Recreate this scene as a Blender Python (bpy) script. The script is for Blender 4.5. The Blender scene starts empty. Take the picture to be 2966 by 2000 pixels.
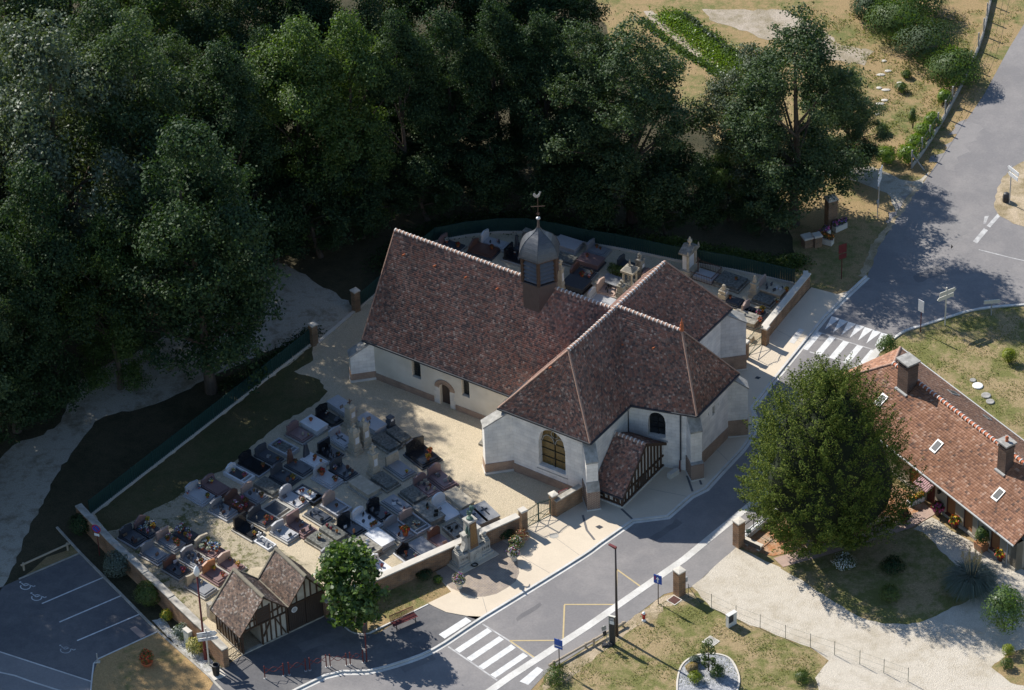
import bpy, math, random
import numpy as np
from mathutils import Vector, Matrix
from mathutils.geometry import tessellate_polygon

random.seed(7)
rng = np.random.default_rng(7)
SC = bpy.context.scene
COL = SC.collection
R = math.radians
PI = math.pi

# ------------------------------------------------------------------ camera
cam_d = bpy.data.cameras.new('camera')
cam_d.sensor_fit = 'HORIZONTAL'
cam_d.sensor_width = 36.0
cam_d.lens = 127.44
cam_d.clip_start = 1.0
cam_d.clip_end = 3000.0
cam = bpy.data.objects.new('camera', cam_d)
COL.objects.link(cam)
PITCH, ROLL, DIST = R(36.0), R(-2.1), 276.0
fw = Vector((0, math.cos(PITCH), -math.sin(PITCH)))
u0 = Vector((0, math.sin(PITCH), math.cos(PITCH)))
r0 = Vector((1, 0, 0))
rr = r0 * math.cos(ROLL) + u0 * math.sin(ROLL)
uu = -r0 * math.sin(ROLL) + u0 * math.cos(ROLL)
cp = -fw * DIST
cam.matrix_world = Matrix(((rr.x, uu.x, -fw.x, cp.x), (rr.y, uu.y, -fw.y, cp.y), (rr.z, uu.z, -fw.z, cp.z), (0, 0, 0, 1)))
SC.camera = cam

# ------------------------------------------------------------------ light
SUN_EL, SUN_SH = 40.0, -44.5            # elevation; ground direction of the shadows
world = bpy.data.worlds.new('World')
SC.world = world
world.use_nodes = True
wn = world.node_tree
sky = wn.nodes.new('ShaderNodeTexSky')
sky.sky_type = 'NISHITA'
sky.sun_disc = False
sky.sun_elevation = R(SUN_EL)
sdx, sdy = -math.cos(R(SUN_SH)), -math.sin(R(SUN_SH))     # horizontal direction towards the sun
sky.sun_rotation = math.atan2(sdx, sdy)
sky.air_density = 1.0
sky.dust_density = 0.2
sky.ozone_density = 3.0
wn.links.new(sky.outputs[0], wn.nodes['Background'].inputs[0])
wn.nodes['Background'].inputs[1].default_value = 0.105
sun_d = bpy.data.lights.new('sun', 'SUN')
sun_d.energy = 5.0
sun_d.angle = R(0.53)
sun_d.color = (1.0, 0.955, 0.88)
sun = bpy.data.objects.new('sun', sun_d)
COL.objects.link(sun)
sun.rotation_euler = Vector((sdx * math.cos(R(SUN_EL)), sdy * math.cos(R(SUN_EL)), math.sin(R(SUN_EL)))).to_track_quat('Z', 'Y').to_euler()
sun.location = (-60, 70, 90)
SC.view_settings.view_transform = 'Standard'
SC.view_settings.look = 'None'
SC.view_settings.exposure = 0.45
SC.view_settings.gamma = 1.0
SC.view_settings.use_curve_mapping = False
SC.render.engine = 'CYCLES'

# ------------------------------------------------------------------ materials
M = {}

def mat(name, cols, scale=2.0, rough=0.8, bump=0.0, bscale=None, metal=0.0, spec=0.35, island=False,
        pos=None, detail=6.0, dirt=0.0, dirt_scale=0.6, trans=0.0, coords='Object', stretch=None, const=False, dist=0.06):
    """Colours spread by noise (or one per loose piece), optional large dirt blotches, bump and leaf translucency."""
    m = bpy.data.materials.new(name)
    m.use_nodes = True
    nt = m.node_tree
    N, L = nt.nodes, nt.links
    b = N['Principled BSDF']
    b.inputs['Roughness'].default_value = rough
    b.inputs['Metallic'].default_value = metal
    b.inputs['Specular IOR Level'].default_value = spec
    tc = N.new('ShaderNodeTexCoord')
    vec = tc.outputs[coords]
    if stretch:
        mp = N.new('ShaderNodeMapping')
        mp.inputs['Scale'].default_value = stretch
        L.new(vec, mp.inputs[0])
        vec = mp.outputs[0]
    ramp = N.new('ShaderNodeValToRGB')
    if const:
        ramp.color_ramp.interpolation = 'CONSTANT'
    el = ramp.color_ramp.elements
    n = len(cols)
    if pos is None:
        pos = [i / max(1, n) if const else (0.28 + 0.44 * i / max(1, n - 1) if not island else i / max(1, n - 1)) for i in range(n)]
    while len(el) < n:
        el.new(0.5)
    for i in range(n):
        el[i].position = pos[i]
        el[i].color = (*cols[i], 1)
    if n == 1:
        el[1].color = (*cols[0], 1)
    if island:
        g = N.new('ShaderNodeNewGeometry')
        L.new(g.outputs['Random Per Island'], ramp.inputs[0])
    else:
        nz = N.new('ShaderNodeTexNoise')
        nz.inputs['Scale'].default_value = scale
        nz.inputs['Detail'].default_value = detail
        nz.inputs['Roughness'].default_value = 0.6
        L.new(vec, nz.inputs['Vector'])
        L.new(nz.outputs['Fac'], ramp.inputs[0])
    out = ramp.outputs[0]
    if dirt > 0:
        d = N.new('ShaderNodeTexNoise')
        d.inputs['Scale'].default_value = dirt_scale
        d.inputs['Detail'].default_value = 8
        L.new(tc.outputs[coords], d.inputs['Vector'])
        dr = N.new('ShaderNodeValToRGB')
        dr.color_ramp.elements[0].position = 0.35
        dr.color_ramp.elements[0].color = (1 - dirt, 1 - dirt, 1 - dirt, 1)
        dr.color_ramp.elements[1].position = 0.65
        dr.color_ramp.elements[1].color = (1, 1, 1, 1)
        L.new(d.outputs['Fac'], dr.inputs[0])
        mx = N.new('ShaderNodeMix')
        mx.data_type = 'RGBA'
        mx.blend_type = 'MULTIPLY'
        mx.inputs[0].default_value = 1.0
        L.new(out, mx.inputs[6])
        L.new(dr.outputs[0], mx.inputs[7])
        out = mx.outputs[2]
    L.new(out, b.inputs['Base Color'])
    if bump > 0:
        bn = N.new('ShaderNodeTexNoise')
        bn.inputs['Scale'].default_value = bscale or scale * 4
        bn.inputs['Detail'].default_value = 5
        L.new(tc.outputs[coords], bn.inputs['Vector'])
        bp = N.new('ShaderNodeBump')
        bp.inputs['Strength'].default_value = bump
        bp.inputs['Distance'].default_value = dist
        L.new(bn.outputs['Fac'], bp.inputs['Height'])
        L.new(bp.outputs[0], b.inputs['Normal'])
    if trans > 0:
        t = N.new('ShaderNodeBsdfTranslucent')
        ht = N.new('ShaderNodeMix')
        ht.data_type = 'RGBA'
        ht.blend_type = 'MULTIPLY'
        ht.inputs[0].default_value = 1.0
        L.new(out, ht.inputs[6])
        ht.inputs[7].default_value = (1.9, 2.0, 0.7, 1)
        L.new(ht.outputs[2], t.inputs[0])
        ms = N.new('ShaderNodeMixShader')
        ms.inputs[0].default_value = trans
        L.new(b.outputs[0], ms.inputs[1])
        L.new(t.outputs[0], ms.inputs[2])
        L.new(ms.outputs[0], N['Material Output'].inputs[0])
    M[name] = m
    return m

def brick_mat(name, c1, c2, mortar, bw=0.24, bh=0.075, msize=0.012, rough=0.9, bump=0.6, bias=0.0, dirt=0.3, offset=0.5):
    m = bpy.data.materials.new(name)
    m.use_nodes = True
    nt = m.node_tree
    N, L = nt.nodes, nt.links
    b = N['Principled BSDF']
    b.inputs['Roughness'].default_value = rough
    b.inputs['Specular IOR Level'].default_value = 0.2
    uv = N.new('ShaderNodeTexCoord')
    bt = N.new('ShaderNodeTexBrick')
    bt.offset = offset
    bt.inputs['Scale'].default_value = 1.0
    bt.inputs['Color1'].default_value = (*c1, 1)
    bt.inputs['Color2'].default_value = (*c2, 1)
    bt.inputs['Mortar'].default_value = (*mortar, 1)
    bt.inputs['Mortar Size'].default_value = msize
    bt.inputs['Brick Width'].default_value = bw
    bt.inputs['Row Height'].default_value = bh
    bt.inputs['Bias'].default_value = bias
    L.new(uv.outputs['UV'], bt.inputs['Vector'])
    nz = N.new('ShaderNodeTexNoise')
    nz.inputs['Scale'].default_value = 1.3
    nz.inputs['Detail'].default_value = 8
    L.new(uv.outputs['Object'], nz.inputs['Vector'])
    rp = N.new('ShaderNodeValToRGB')
    rp.color_ramp.elements[0].position = 0.3
    rp.color_ramp.elements[0].color = (1 - dirt, 1 - dirt, 1 - dirt, 1)
    rp.color_ramp.elements[1].position = 0.7
    rp.color_ramp.elements[1].color = (1.1, 1.08, 1.05, 1)
    L.new(nz.outputs['Fac'], rp.inputs[0])
    mx = N.new('ShaderNodeMix')
    mx.data_type = 'RGBA'
    mx.blend_type = 'MULTIPLY'
    mx.inputs[0].default_value = 1
    L.new(bt.outputs[0], mx.inputs[6])
    L.new(rp.outputs[0], mx.inputs[7])
    L.new(mx.outputs[2], b.inputs['Base Color'])
    bp = N.new('ShaderNodeBump')
    bp.inputs['Strength'].default_value = bump
    bp.inputs['Distance'].default_value = 0.02
    bp.invert = True
    L.new(bt.outputs['Fac'], bp.inputs['Height'])
    L.new(bp.outputs[0], b.inputs['Normal'])
    M[name] = m
    return m

def ground_mat(name, base, patch, grain, p_scale=0.12, p_lo=0.4, p_hi=0.62, g_scale=9.0, rough=0.95, bump=0.5, bscale=14.0, bdist=0.08, f_scale=1.4, f_amt=0.5):
    """Base and patch colours mixed by broken-up large noise, then multiplied by fine grain."""
    m = bpy.data.materials.new(name)
    m.use_nodes = True
    nt = m.node_tree
    N, L = nt.nodes, nt.links
    b = N['Principled BSDF']
    b.inputs['Roughness'].default_value = rough
    b.inputs['Specular IOR Level'].default_value = 0.15
    tc = N.new('ShaderNodeTexCoord')
    v = tc.outputs['Object']
    n1 = N.new('ShaderNodeTexNoise')
    n1.inputs['Scale'].default_value = p_scale
    n1.inputs['Detail'].default_value = 9
    n1.inputs['Roughness'].default_value = 0.65
    L.new(v, n1.inputs['Vector'])
    n2 = N.new('ShaderNodeTexNoise')
    n2.inputs['Scale'].default_value = f_scale
    n2.inputs['Detail'].default_value = 8
    n2.inputs['Roughness'].default_value = 0.7
    L.new(v, n2.inputs['Vector'])
    ad = N.new('ShaderNodeMath')
    ad.operation = 'MULTIPLY_ADD'
    ad.inputs[1].default_value = f_amt
    L.new(n2.outputs['Fac'], ad.inputs[0])
    sb = N.new('ShaderNodeMath')
    sb.operation = 'SUBTRACT'
    L.new(n1.outputs['Fac'], sb.inputs[0])
    sb.inputs[1].default_value = f_amt * 0.5
    L.new(sb.outputs[0], ad.inputs[2])
    r1 = N.new('ShaderNodeValToRGB')
    r1.color_ramp.elements[0].position = p_lo
    r1.color_ramp.elements[1].position = p_hi
    L.new(ad.outputs[0], r1.inputs[0])
    mx = N.new('ShaderNodeMix')
    mx.data_type = 'RGBA'
    L.new(r1.outputs[0], mx.inputs[0])
    mx.inputs[6].default_value = (*base, 1)
    mx.inputs[7].default_value = (*patch, 1)
    n3 = N.new('ShaderNodeTexNoise')
    n3.inputs['Scale'].default_value = g_scale
    n3.inputs['Detail'].default_value = 6
    n3.inputs['Roughness'].default_value = 0.75
    L.new(v, n3.inputs['Vector'])
    r3 = N.new('ShaderNodeValToRGB')
    r3.color_ramp.elements[0].position = 0.32
    r3.color_ramp.elements[1].position = 0.68
    lo, hi = 1 - grain, 1 + grain
    r3.color_ramp.elements[0].color = (lo, lo, lo, 1)
    r3.color_ramp.elements[1].color = (hi, hi, hi, 1)
    L.new(n3.outputs['Fac'], r3.inputs[0])
    m2 = N.new('ShaderNodeMix')
    m2.data_type = 'RGBA'
    m2.blend_type = 'MULTIPLY'
    m2.inputs[0].default_value = 1
    L.new(mx.outputs[2], m2.inputs[6])
    L.new(r3.outputs[0], m2.inputs[7])
    L.new(m2.outputs[2], b.inputs['Base Color'])
    if bump > 0:
        n4 = N.new('ShaderNodeTexNoise')
        n4.inputs['Scale'].default_value = bscale
        n4.inputs['Detail'].default_value = 4
        L.new(v, n4.inputs['Vector'])
        bp = N.new('ShaderNodeBump')
        bp.inputs['Strength'].default_value = bump
        bp.inputs['Distance'].default_value = bdist
        L.new(n4.outputs['Fac'], bp.inputs['Height'])
        L.new(bp.outputs[0], b.inputs['Normal'])
    M[name] = m
    return m

# ground
ground_mat('dry_grass', (0.315, 0.225, 0.115), (0.150, 0.155, 0.055), 0.30, p_scale=0.22, p_lo=0.46, p_hi=0.64, f_amt=0.7, bump=0.7)
ground_mat('green_grass', (0.160, 0.160, 0.055), (0.325, 0.245, 0.135), 0.30, p_scale=0.30, p_lo=0.42, p_hi=0.60, f_amt=0.7, bump=0.7)
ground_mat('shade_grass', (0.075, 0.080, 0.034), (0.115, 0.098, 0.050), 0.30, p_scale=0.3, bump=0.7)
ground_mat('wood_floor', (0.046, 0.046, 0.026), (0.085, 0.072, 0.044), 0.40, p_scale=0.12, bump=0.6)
ground_mat('straw', (0.400, 0.265, 0.125), (0.200, 0.180, 0.066), 0.26, p_scale=0.25, p_lo=0.55, p_hi=0.72, f_amt=0.6, bump=0.7)
ground_mat('gravel', (0.560, 0.470, 0.335), (0.400, 0.345, 0.235), 0.36, p_scale=0.25, p_lo=0.52, p_hi=0.75, g_scale=16, bump=0.9, bscale=18)
ground_mat('gravel_path', (0.440, 0.400, 0.330), (0.250, 0.215, 0.155), 0.24, p_scale=0.35, p_lo=0.48, p_hi=0.72, f_amt=0.7, g_scale=10, bump=0.6)
ground_mat('drive_gravel', (0.570, 0.510, 0.420), (0.460, 0.400, 0.310), 0.22, p_scale=0.35, p_lo=0.45, p_hi=0.7, g_scale=14, bump=0.8, bscale=18)
ground_mat('grave_soil', (0.410, 0.350, 0.250), (0.130, 0.130, 0.056), 0.30, p_scale=0.35, p_lo=0.52, p_hi=0.66, f_amt=0.8, g_scale=12, bump=0.8)
ground_mat('needles', (0.420, 0.200, 0.095), (0.500, 0.400, 0.290), 0.30, p_scale=0.3, p_lo=0.45, p_hi=0.65, f_amt=0.8, g_scale=12, bump=0.7)
ground_mat('bare_soil', (0.430, 0.365, 0.290), (0.280, 0.235, 0.160), 0.26, p_scale=0.5, g_scale=7, bump=0.8)
ground_mat('sandy_verge', (0.470, 0.375, 0.260), (0.270, 0.215, 0.125), 0.28, p_scale=0.5, g_scale=10, bump=0.7)
ground_mat('asphalt_road', (0.205, 0.195, 0.193), (0.265, 0.248, 0.238), 0.10, p_scale=0.16, p_lo=0.42, p_hi=0.66, f_scale=0.7, g_scale=6, rough=0.9, bump=0.12, bscale=30, bdist=0.02)
ground_mat('asphalt_lot', (0.120, 0.118, 0.122), (0.170, 0.163, 0.160), 0.13, p_scale=0.18, g_scale=7, rough=0.9, bump=0.15, bscale=30, bdist=0.02)
ground_mat('asphalt_pale', (0.255, 0.240, 0.232), (0.205, 0.196, 0.192), 0.09, p_scale=0.14, g_scale=7, rough=0.9, bump=0.1, bscale=30, bdist=0.02)
ground_mat('asphalt_patch', (0.155, 0.149, 0.150), (0.19, 0.18, 0.176), 0.10, p_scale=0.4, g_scale=8, rough=0.9, bump=0.1, bscale=30, bdist=0.02)
ground_mat('concrete_pave', (0.640, 0.545, 0.420), (0.590, 0.500, 0.385), 0.06, p_scale=0.12, g_scale=9, bump=0.1, bscale=30, bdist=0.015)
ground_mat('kerb', (0.640, 0.620, 0.580), (0.520, 0.500, 0.460), 0.08, p_scale=0.5, g_scale=6, bump=0.15)
ground_mat('slate_chips', (0.240, 0.250, 0.265), (0.420, 0.420, 0.425), 0.60, p_scale=4, p_lo=0.4, p_hi=0.6, g_scale=14, bump=1.0, bscale=12)
ground_mat('white_chips', (0.560, 0.550, 0.520), (0.300, 0.290, 0.250), 0.50, p_scale=2, g_scale=12, bump=1.0, bscale=14)
mat('road_paint', [(0.60, 0.60, 0.58), (0.78, 0.77, 0.75)], scale=2.5, rough=0.7, bump=0.1, dirt=0.15, dirt_scale=3)
mat('worn_paint', [(0.26, 0.25, 0.245), (0.62, 0.61, 0.59)], scale=1.6, rough=0.75, detail=10)
mat('yellow_paint', [(0.46, 0.36, 0.19), (0.56, 0.43, 0.22)], scale=3, rough=0.75)
brick_mat('cobbles', (0.36, 0.29, 0.23), (0.29, 0.24, 0.215), (0.40, 0.345, 0.28), bw=0.20, bh=0.14, msize=0.018, bump=0.8, dirt=0.25)
brick_mat('path_brick', (0.50, 0.345, 0.285), (0.44, 0.31, 0.26), (0.43, 0.35, 0.29), bw=0.2, bh=0.1, msize=0.01, dirt=0.2)
# masonry
brick_mat('old_brick', (0.30, 0.155, 0.085), (0.16, 0.088, 0.060), (0.37, 0.30, 0.21), bw=0.23, bh=0.075, msize=0.014, dirt=0.35, bias=-0.1)
brick_mat('wall_brick', (0.36, 0.185, 0.095), (0.20, 0.11, 0.075), (0.38, 0.29, 0.20), bw=0.30, bh=0.09, msize=0.014, dirt=0.4)
brick_mat('dark_brick', (0.135, 0.060, 0.045), (0.19, 0.085, 0.06), (0.40, 0.35, 0.29), bw=0.24, bh=0.085, msize=0.020, dirt=0.2)
brick_mat('chimney_brick', (0.135, 0.078, 0.058), (0.085, 0.055, 0.045), (0.22, 0.18, 0.15), bw=0.22, bh=0.075, msize=0.012, dirt=0.3)
brick_mat('plinth_brick', (0.400, 0.265, 0.190), (0.320, 0.205, 0.150), (0.45, 0.37, 0.29), bw=0.24, bh=0.075, msize=0.012, dirt=0.25)
brick_mat('limestone', (0.82, 0.80, 0.765), (0.765, 0.74, 0.70), (0.640, 0.605, 0.550), bw=0.62, bh=0.30, msize=0.010, bump=0.3, dirt=0.20)
mat('render_wall', [(0.640, 0.585, 0.480), (0.745, 0.700, 0.610)], scale=0.7, rough=0.92, bump=0.15, bscale=12, dirt=0.18, dirt_scale=0.5)
mat('weathered_stone', [(0.30, 0.29, 0.265), (0.47, 0.45, 0.41)], scale=3, rough=0.9, bump=0.3, dirt=0.25, dirt_scale=1.5)
mat('white_stone', [(0.60, 0.575, 0.52), (0.72, 0.69, 0.63)], scale=1.5, rough=0.85, bump=0.2, dirt=0.15)
mat('old_coping', [(0.36, 0.33, 0.28), (0.54, 0.50, 0.43)], scale=2.5, rough=0.9, bump=0.3, dirt=0.3, dirt_scale=1.2)
mat('pale_coping', [(0.58, 0.53, 0.45), (0.66, 0.61, 0.53)], scale=1.5, rough=0.85, bump=0.15, dirt=0.12)
mat('church_tile', [(0.130, 0.100, 0.098), (0.185, 0.130, 0.118), (0.255, 0.145, 0.120), (0.310, 0.160, 0.126), (0.390, 0.230, 0.185), (0.300, 0.205, 0.172), (0.47, 0.355, 0.300), (0.215, 0.162, 0.146), (0.330, 0.168, 0.134)],
    island=True, const=True, rough=0.8, spec=0.2, pos=[0, .13, .28, .43, .58, .72, .85, .89, .95], dirt=0.25, dirt_scale=0.35)
mat('house_tile', [(0.33, 0.165, 0.100), (0.40, 0.205, 0.128), (0.46, 0.25, 0.165), (0.26, 0.135, 0.092), (0.52, 0.325, 0.235), (0.36, 0.18, 0.11), (0.17, 0.105, 0.08)],
    island=True, const=True, rough=0.85, pos=[0, .22, .48, .66, .78, .84, .95], dirt=0.25, dirt_scale=0.35)
mat('shed_tile', [(0.235, 0.165, 0.130), (0.33, 0.225, 0.170), (0.165, 0.130, 0.112), (0.42, 0.29, 0.215), (0.285, 0.215, 0.175), (0.50, 0.43, 0.365)],
    island=True, const=True, rough=0.92, pos=[0, .25, .44, .6, .74, .9], dirt=0.35, dirt_scale=0.7)
mat('ridge_tile', [(0.34, 0.205, 0.145), (0.42, 0.27, 0.20), (0.26, 0.14, 0.10)], scale=3, rough=0.8)
mat('mortar', [(0.60, 0.565, 0.52), (0.70, 0.665, 0.62)], scale=3, rough=0.9)
mat('old_ridge', [(0.15, 0.13, 0.095), (0.27, 0.24, 0.185)], scale=4, rough=0.95, bump=0.3)
mat('terracotta', [(0.42, 0.11, 0.045), (0.50, 0.16, 0.07)], scale=5, rough=0.6)
mat('zinc', [(0.05, 0.055, 0.065), (0.075, 0.08, 0.09)], scale=2, rough=0.5, metal=0.4)
mat('slate', [(0.055, 0.060, 0.068), (0.085, 0.090, 0.100), (0.125, 0.125, 0.125)], scale=3, rough=0.38, spec=0.5, bump=0.15, bscale=6, stretch=(1, 1, 7))
mat('louvre', [(0.075, 0.085, 0.105), (0.10, 0.11, 0.13)], scale=3, rough=0.45)
mat('turret_wood', [(0.085, 0.062, 0.052), (0.125, 0.095, 0.080)], scale=4, rough=0.8, stretch=(8, 8, 0.6))
mat('lead', [(0.40, 0.41, 0.42), (0.52, 0.53, 0.54)], scale=4, rough=0.4, metal=0.5)
mat('timber', [(0.062, 0.036, 0.022), (0.105, 0.065, 0.042)], scale=5, rough=0.85, stretch=(4, 4, 1), bump=0.2)
mat('dark_door', [(0.050, 0.036, 0.028), (0.078, 0.056, 0.044)], scale=5, rough=0.7, stretch=(6, 6, 0.5))
mat('infill', [(0.66, 0.635, 0.575), (0.73, 0.70, 0.64)], scale=1.2, rough=0.92, bump=0.1, dirt=0.12)
mat('old_infill', [(0.50, 0.45, 0.355), (0.63, 0.58, 0.485)], scale=1.2, rough=0.92, bump=0.2, dirt=0.25)
mat('stained_glass', [(0.030, 0.028, 0.020), (0.105, 0.072, 0.022), (0.165, 0.105, 0.028), (0.085, 0.045, 0.028)], scale=6, rough=0.3, spec=0.5, detail=10)
mat('dark_glass', [(0.016, 0.019, 0.022), (0.032, 0.036, 0.040)], scale=4, rough=0.2, spec=0.5)
mat('sky_glass', [(0.03, 0.035, 0.04), (0.05, 0.055, 0.06)], scale=2, rough=0.3, spec=0.3)
# metals, paints
mat('fence_green', [(0.016, 0.050, 0.044), (0.022, 0.064, 0.056)], scale=3, rough=0.5)
mat('iron_black', [(0.020, 0.024, 0.024), (0.035, 0.038, 0.036)], scale=5, rough=0.5, metal=0.3)
mat('iron_green', [(0.030, 0.060, 0.045), (0.05, 0.085, 0.065)], scale=5, rough=0.55)
mat('rust_iron', [(0.090, 0.055, 0.042), (0.15, 0.09, 0.065)], scale=6, rough=0.85)
mat('maroon_metal', [(0.115, 0.020, 0.020), (0.145, 0.028, 0.026)], scale=3, rough=0.5)
mat('brown_metal', [(0.050, 0.037, 0.034), (0.065, 0.050, 0.045)], scale=3, rough=0.45)
mat('galvanised', [(0.42, 0.42, 0.41), (0.52, 0.52, 0.50)], scale=4, rough=0.45, metal=0.3)
mat('cream_metal', [(0.62, 0.59, 0.50), (0.68, 0.65, 0.56)], scale=3, rough=0.45)
mat('sign_white', [(0.74, 0.74, 0.73), (0.80, 0.80, 0.79)], scale=3, rough=0.4)
mat('sign_blue', [(0.012, 0.075, 0.36), (0.018, 0.09, 0.42)], scale=3, rough=0.4)
mat('sign_red', [(0.42, 0.012, 0.020), (0.48, 0.018, 0.024)], scale=3, rough=0.4)
mat('letter_blue', [(0.020, 0.035, 0.10), (0.026, 0.045, 0.13)], scale=3, rough=0.5)
mat('letter_dark', [(0.06, 0.05, 0.04), (0.09, 0.075, 0.06)], scale=3, rough=0.7)
mat('gold_letter', [(0.42, 0.25, 0.075), (0.50, 0.31, 0.10)], scale=5, rough=0.4, metal=0.4)
mat('hydrant_red', [(0.38, 0.020, 0.022), (0.44, 0.030, 0.028)], scale=3, rough=0.4)
mat('bronze', [(0.060, 0.115, 0.092), (0.115, 0.185, 0.150), (0.035, 0.055, 0.045)], scale=6, rough=0.6, metal=0.2)
mat('marble_brown', [(0.125, 0.072, 0.040), (0.185, 0.110, 0.062)], scale=4, rough=0.4)
mat('monument_stone', [(0.43, 0.405, 0.355), (0.53, 0.50, 0.44)], scale=2, rough=0.9, bump=0.25, dirt=0.25, dirt_scale=2)
mat('house_wall', [(0.365, 0.315, 0.240), (0.43, 0.375, 0.29)], scale=1.0, rough=0.95, bump=0.25, bscale=20, dirt=0.15)
mat('shutter', [(0.300, 0.135, 0.055), (0.345, 0.16, 0.068)], scale=3, rough=0.6, stretch=(0.3, 0.3, 16))
mat('house_frame', [(0.075, 0.028, 0.022), (0.10, 0.04, 0.03)], scale=4, rough=0.6)
mat('awning', [(0.330, 0.165, 0.165), (0.38, 0.20, 0.20)], scale=3, rough=0.55)
mat('pvc_grey', [(0.28, 0.29, 0.30), (0.34, 0.35, 0.36)], scale=3, rough=0.5)
mat('white_box', [(0.62, 0.60, 0.55), (0.70, 0.68, 0.63)], scale=3, rough=0.6)
mat('plastic_dark', [(0.035, 0.035, 0.038), (0.05, 0.05, 0.052)], scale=3, rough=0.5)
mat('bark', [(0.070, 0.052, 0.038), (0.13, 0.10, 0.075)], scale=3, rough=0.95, bump=0.6, stretch=(3, 3, 0.6))
mat('pale_bark', [(0.20, 0.18, 0.145), (0.29, 0.265, 0.22)], scale=3, rough=0.95, bump=0.4)
mat('log', [(0.34, 0.27, 0.19), (0.45, 0.37, 0.27)], scale=4, rough=0.9, stretch=(1, 6, 6))
# foliage
mat('leaf_ash', [(0.030, 0.056, 0.026), (0.044, 0.076, 0.032), (0.058, 0.092, 0.036), (0.078, 0.110, 0.046)], island=True, rough=0.6, spec=0.25, trans=0.22)
mat('leaf_dark', [(0.018, 0.040, 0.018), (0.028, 0.056, 0.022), (0.038, 0.070, 0.026), (0.050, 0.080, 0.028)], island=True, rough=0.62, spec=0.22, trans=0.18)
mat('leaf_light', [(0.040, 0.075, 0.022), (0.060, 0.105, 0.028), (0.085, 0.135, 0.034), (0.11, 0.155, 0.040)], island=True, rough=0.55, spec=0.3, trans=0.28)
mat('leaf_silver', [(0.055, 0.080, 0.048), (0.082, 0.112, 0.066), (0.115, 0.142, 0.088), (0.072, 0.098, 0.052)], island=True, rough=0.5, spec=0.4, trans=0.2)
mat('leaf_maple', [(0.042, 0.082, 0.024), (0.064, 0.115, 0.030), (0.088, 0.148, 0.036), (0.13, 0.19, 0.050)], island=True, rough=0.45, spec=0.45, trans=0.32)
mat('leaf_yew', [(0.036, 0.060, 0.013), (0.062, 0.092, 0.017), (0.100, 0.130, 0.024), (0.165, 0.185, 0.040)], island=True, rough=0.8, spec=0.1, trans=0.14)
mat('leaf_box', [(0.045, 0.075, 0.020), (0.075, 0.115, 0.026), (0.11, 0.15, 0.032)], island=True, rough=0.5, spec=0.35, trans=0.2)
mat('leaf_lime', [(0.14, 0.19, 0.022), (0.21, 0.25, 0.030), (0.26, 0.28, 0.040)], island=True, rough=0.5, trans=0.25)
mat('leaf_yellow', [(0.40, 0.34, 0.12), (0.48, 0.42, 0.17), (0.22, 0.24, 0.07), (0.32, 0.29, 0.10)], island=True, rough=0.6, trans=0.2)
mat('leaf_bluegrey', [(0.070, 0.100, 0.078), (0.105, 0.140, 0.112), (0.15, 0.18, 0.15)], island=True, rough=0.5, trans=0.15)
mat('leaf_dry', [(0.36, 0.27, 0.14), (0.45, 0.35, 0.20), (0.28, 0.22, 0.11)], island=True, rough=0.8, trans=0.2)
mat('grass_blade', [(0.10, 0.13, 0.032), (0.15, 0.17, 0.045), (0.25, 0.21, 0.085)], island=True, rough=0.7, trans=0.25)
mat('vine_leaf', [(0.085, 0.145, 0.024), (0.13, 0.20, 0.030), (0.17, 0.24, 0.038)], island=True, rough=0.4, trans=0.3)
for nm, c in (('red', (0.50, 0.028, 0.018)), ('pink', (0.52, 0.10, 0.24)), ('white', (0.70, 0.69, 0.66)), ('yellow', (0.62, 0.43, 0.03)), ('orange', (0.58, 0.19, 0.02)), ('purple', (0.24, 0.12, 0.42)), ('blue', (0.10, 0.20, 0.52)), ('peach', (0.62, 0.32, 0.20)), ('crimson', (0.26, 0.022, 0.022)), ('russet', (0.19, 0.07, 0.02))):
    mat('bloom_' + nm, [tuple(x * 0.75 for x in c), c, tuple(min(0.8, x * 1.2 + 0.02) for x in c)], island=True, rough=0.6, trans=0.1)
# grave stones
mat('g_black', [(0.014, 0.015, 0.017), (0.024, 0.025, 0.028)], scale=12, rough=0.16, spec=0.55)
mat('g_dark', [(0.055, 0.060, 0.068), (0.085, 0.092, 0.102)], scale=14, rough=0.25, spec=0.5)
mat('g_grey', [(0.22, 0.225, 0.235), (0.30, 0.305, 0.315)], scale=14, rough=0.35, spec=0.45, dirt=0.1)
mat('g_pale', [(0.40, 0.40, 0.41), (0.50, 0.50, 0.505)], scale=14, rough=0.4, spec=0.45, dirt=0.1)
mat('g_white', [(0.66, 0.66, 0.66), (0.74, 0.74, 0.735)], scale=6, rough=0.4, spec=0.4, dirt=0.06)
mat('g_mauve', [(0.185, 0.120, 0.115), (0.255, 0.170, 0.160)], scale=14, rough=0.28, spec=0.5)
mat('g_brown', [(0.120, 0.062, 0.045), (0.175, 0.095, 0.07)], scale=12, rough=0.28, spec=0.5)
mat('g_orange', [(0.36, 0.155, 0.070), (0.44, 0.21, 0.105)], scale=10, rough=0.35, spec=0.4)
mat('g_beige', [(0.43, 0.37, 0.275), (0.53, 0.465, 0.36)], scale=3, rough=0.85, bump=0.15, dirt=0.2, dirt_scale=1.5)
mat('g_pink', [(0.43, 0.30, 0.24), (0.52, 0.385, 0.315)], scale=10, rough=0.5, dirt=0.12)
mat('g_lichen', [(0.070, 0.072, 0.066), (0.19, 0.19, 0.165), (0.36, 0.35, 0.31)], scale=5, rough=0.95, bump=0.3, pos=[0.35, 0.6, 0.78], detail=10)
mat('g_old', [(0.22, 0.205, 0.17), (0.42, 0.39, 0.33)], scale=4, rough=0.95, bump=0.3, dirt=0.35, dirt_scale=2)
mat('g_concrete', [(0.36, 0.34, 0.30), (0.46, 0.44, 0.395)], scale=2, rough=0.92, bump=0.15, dirt=0.2)

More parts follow.
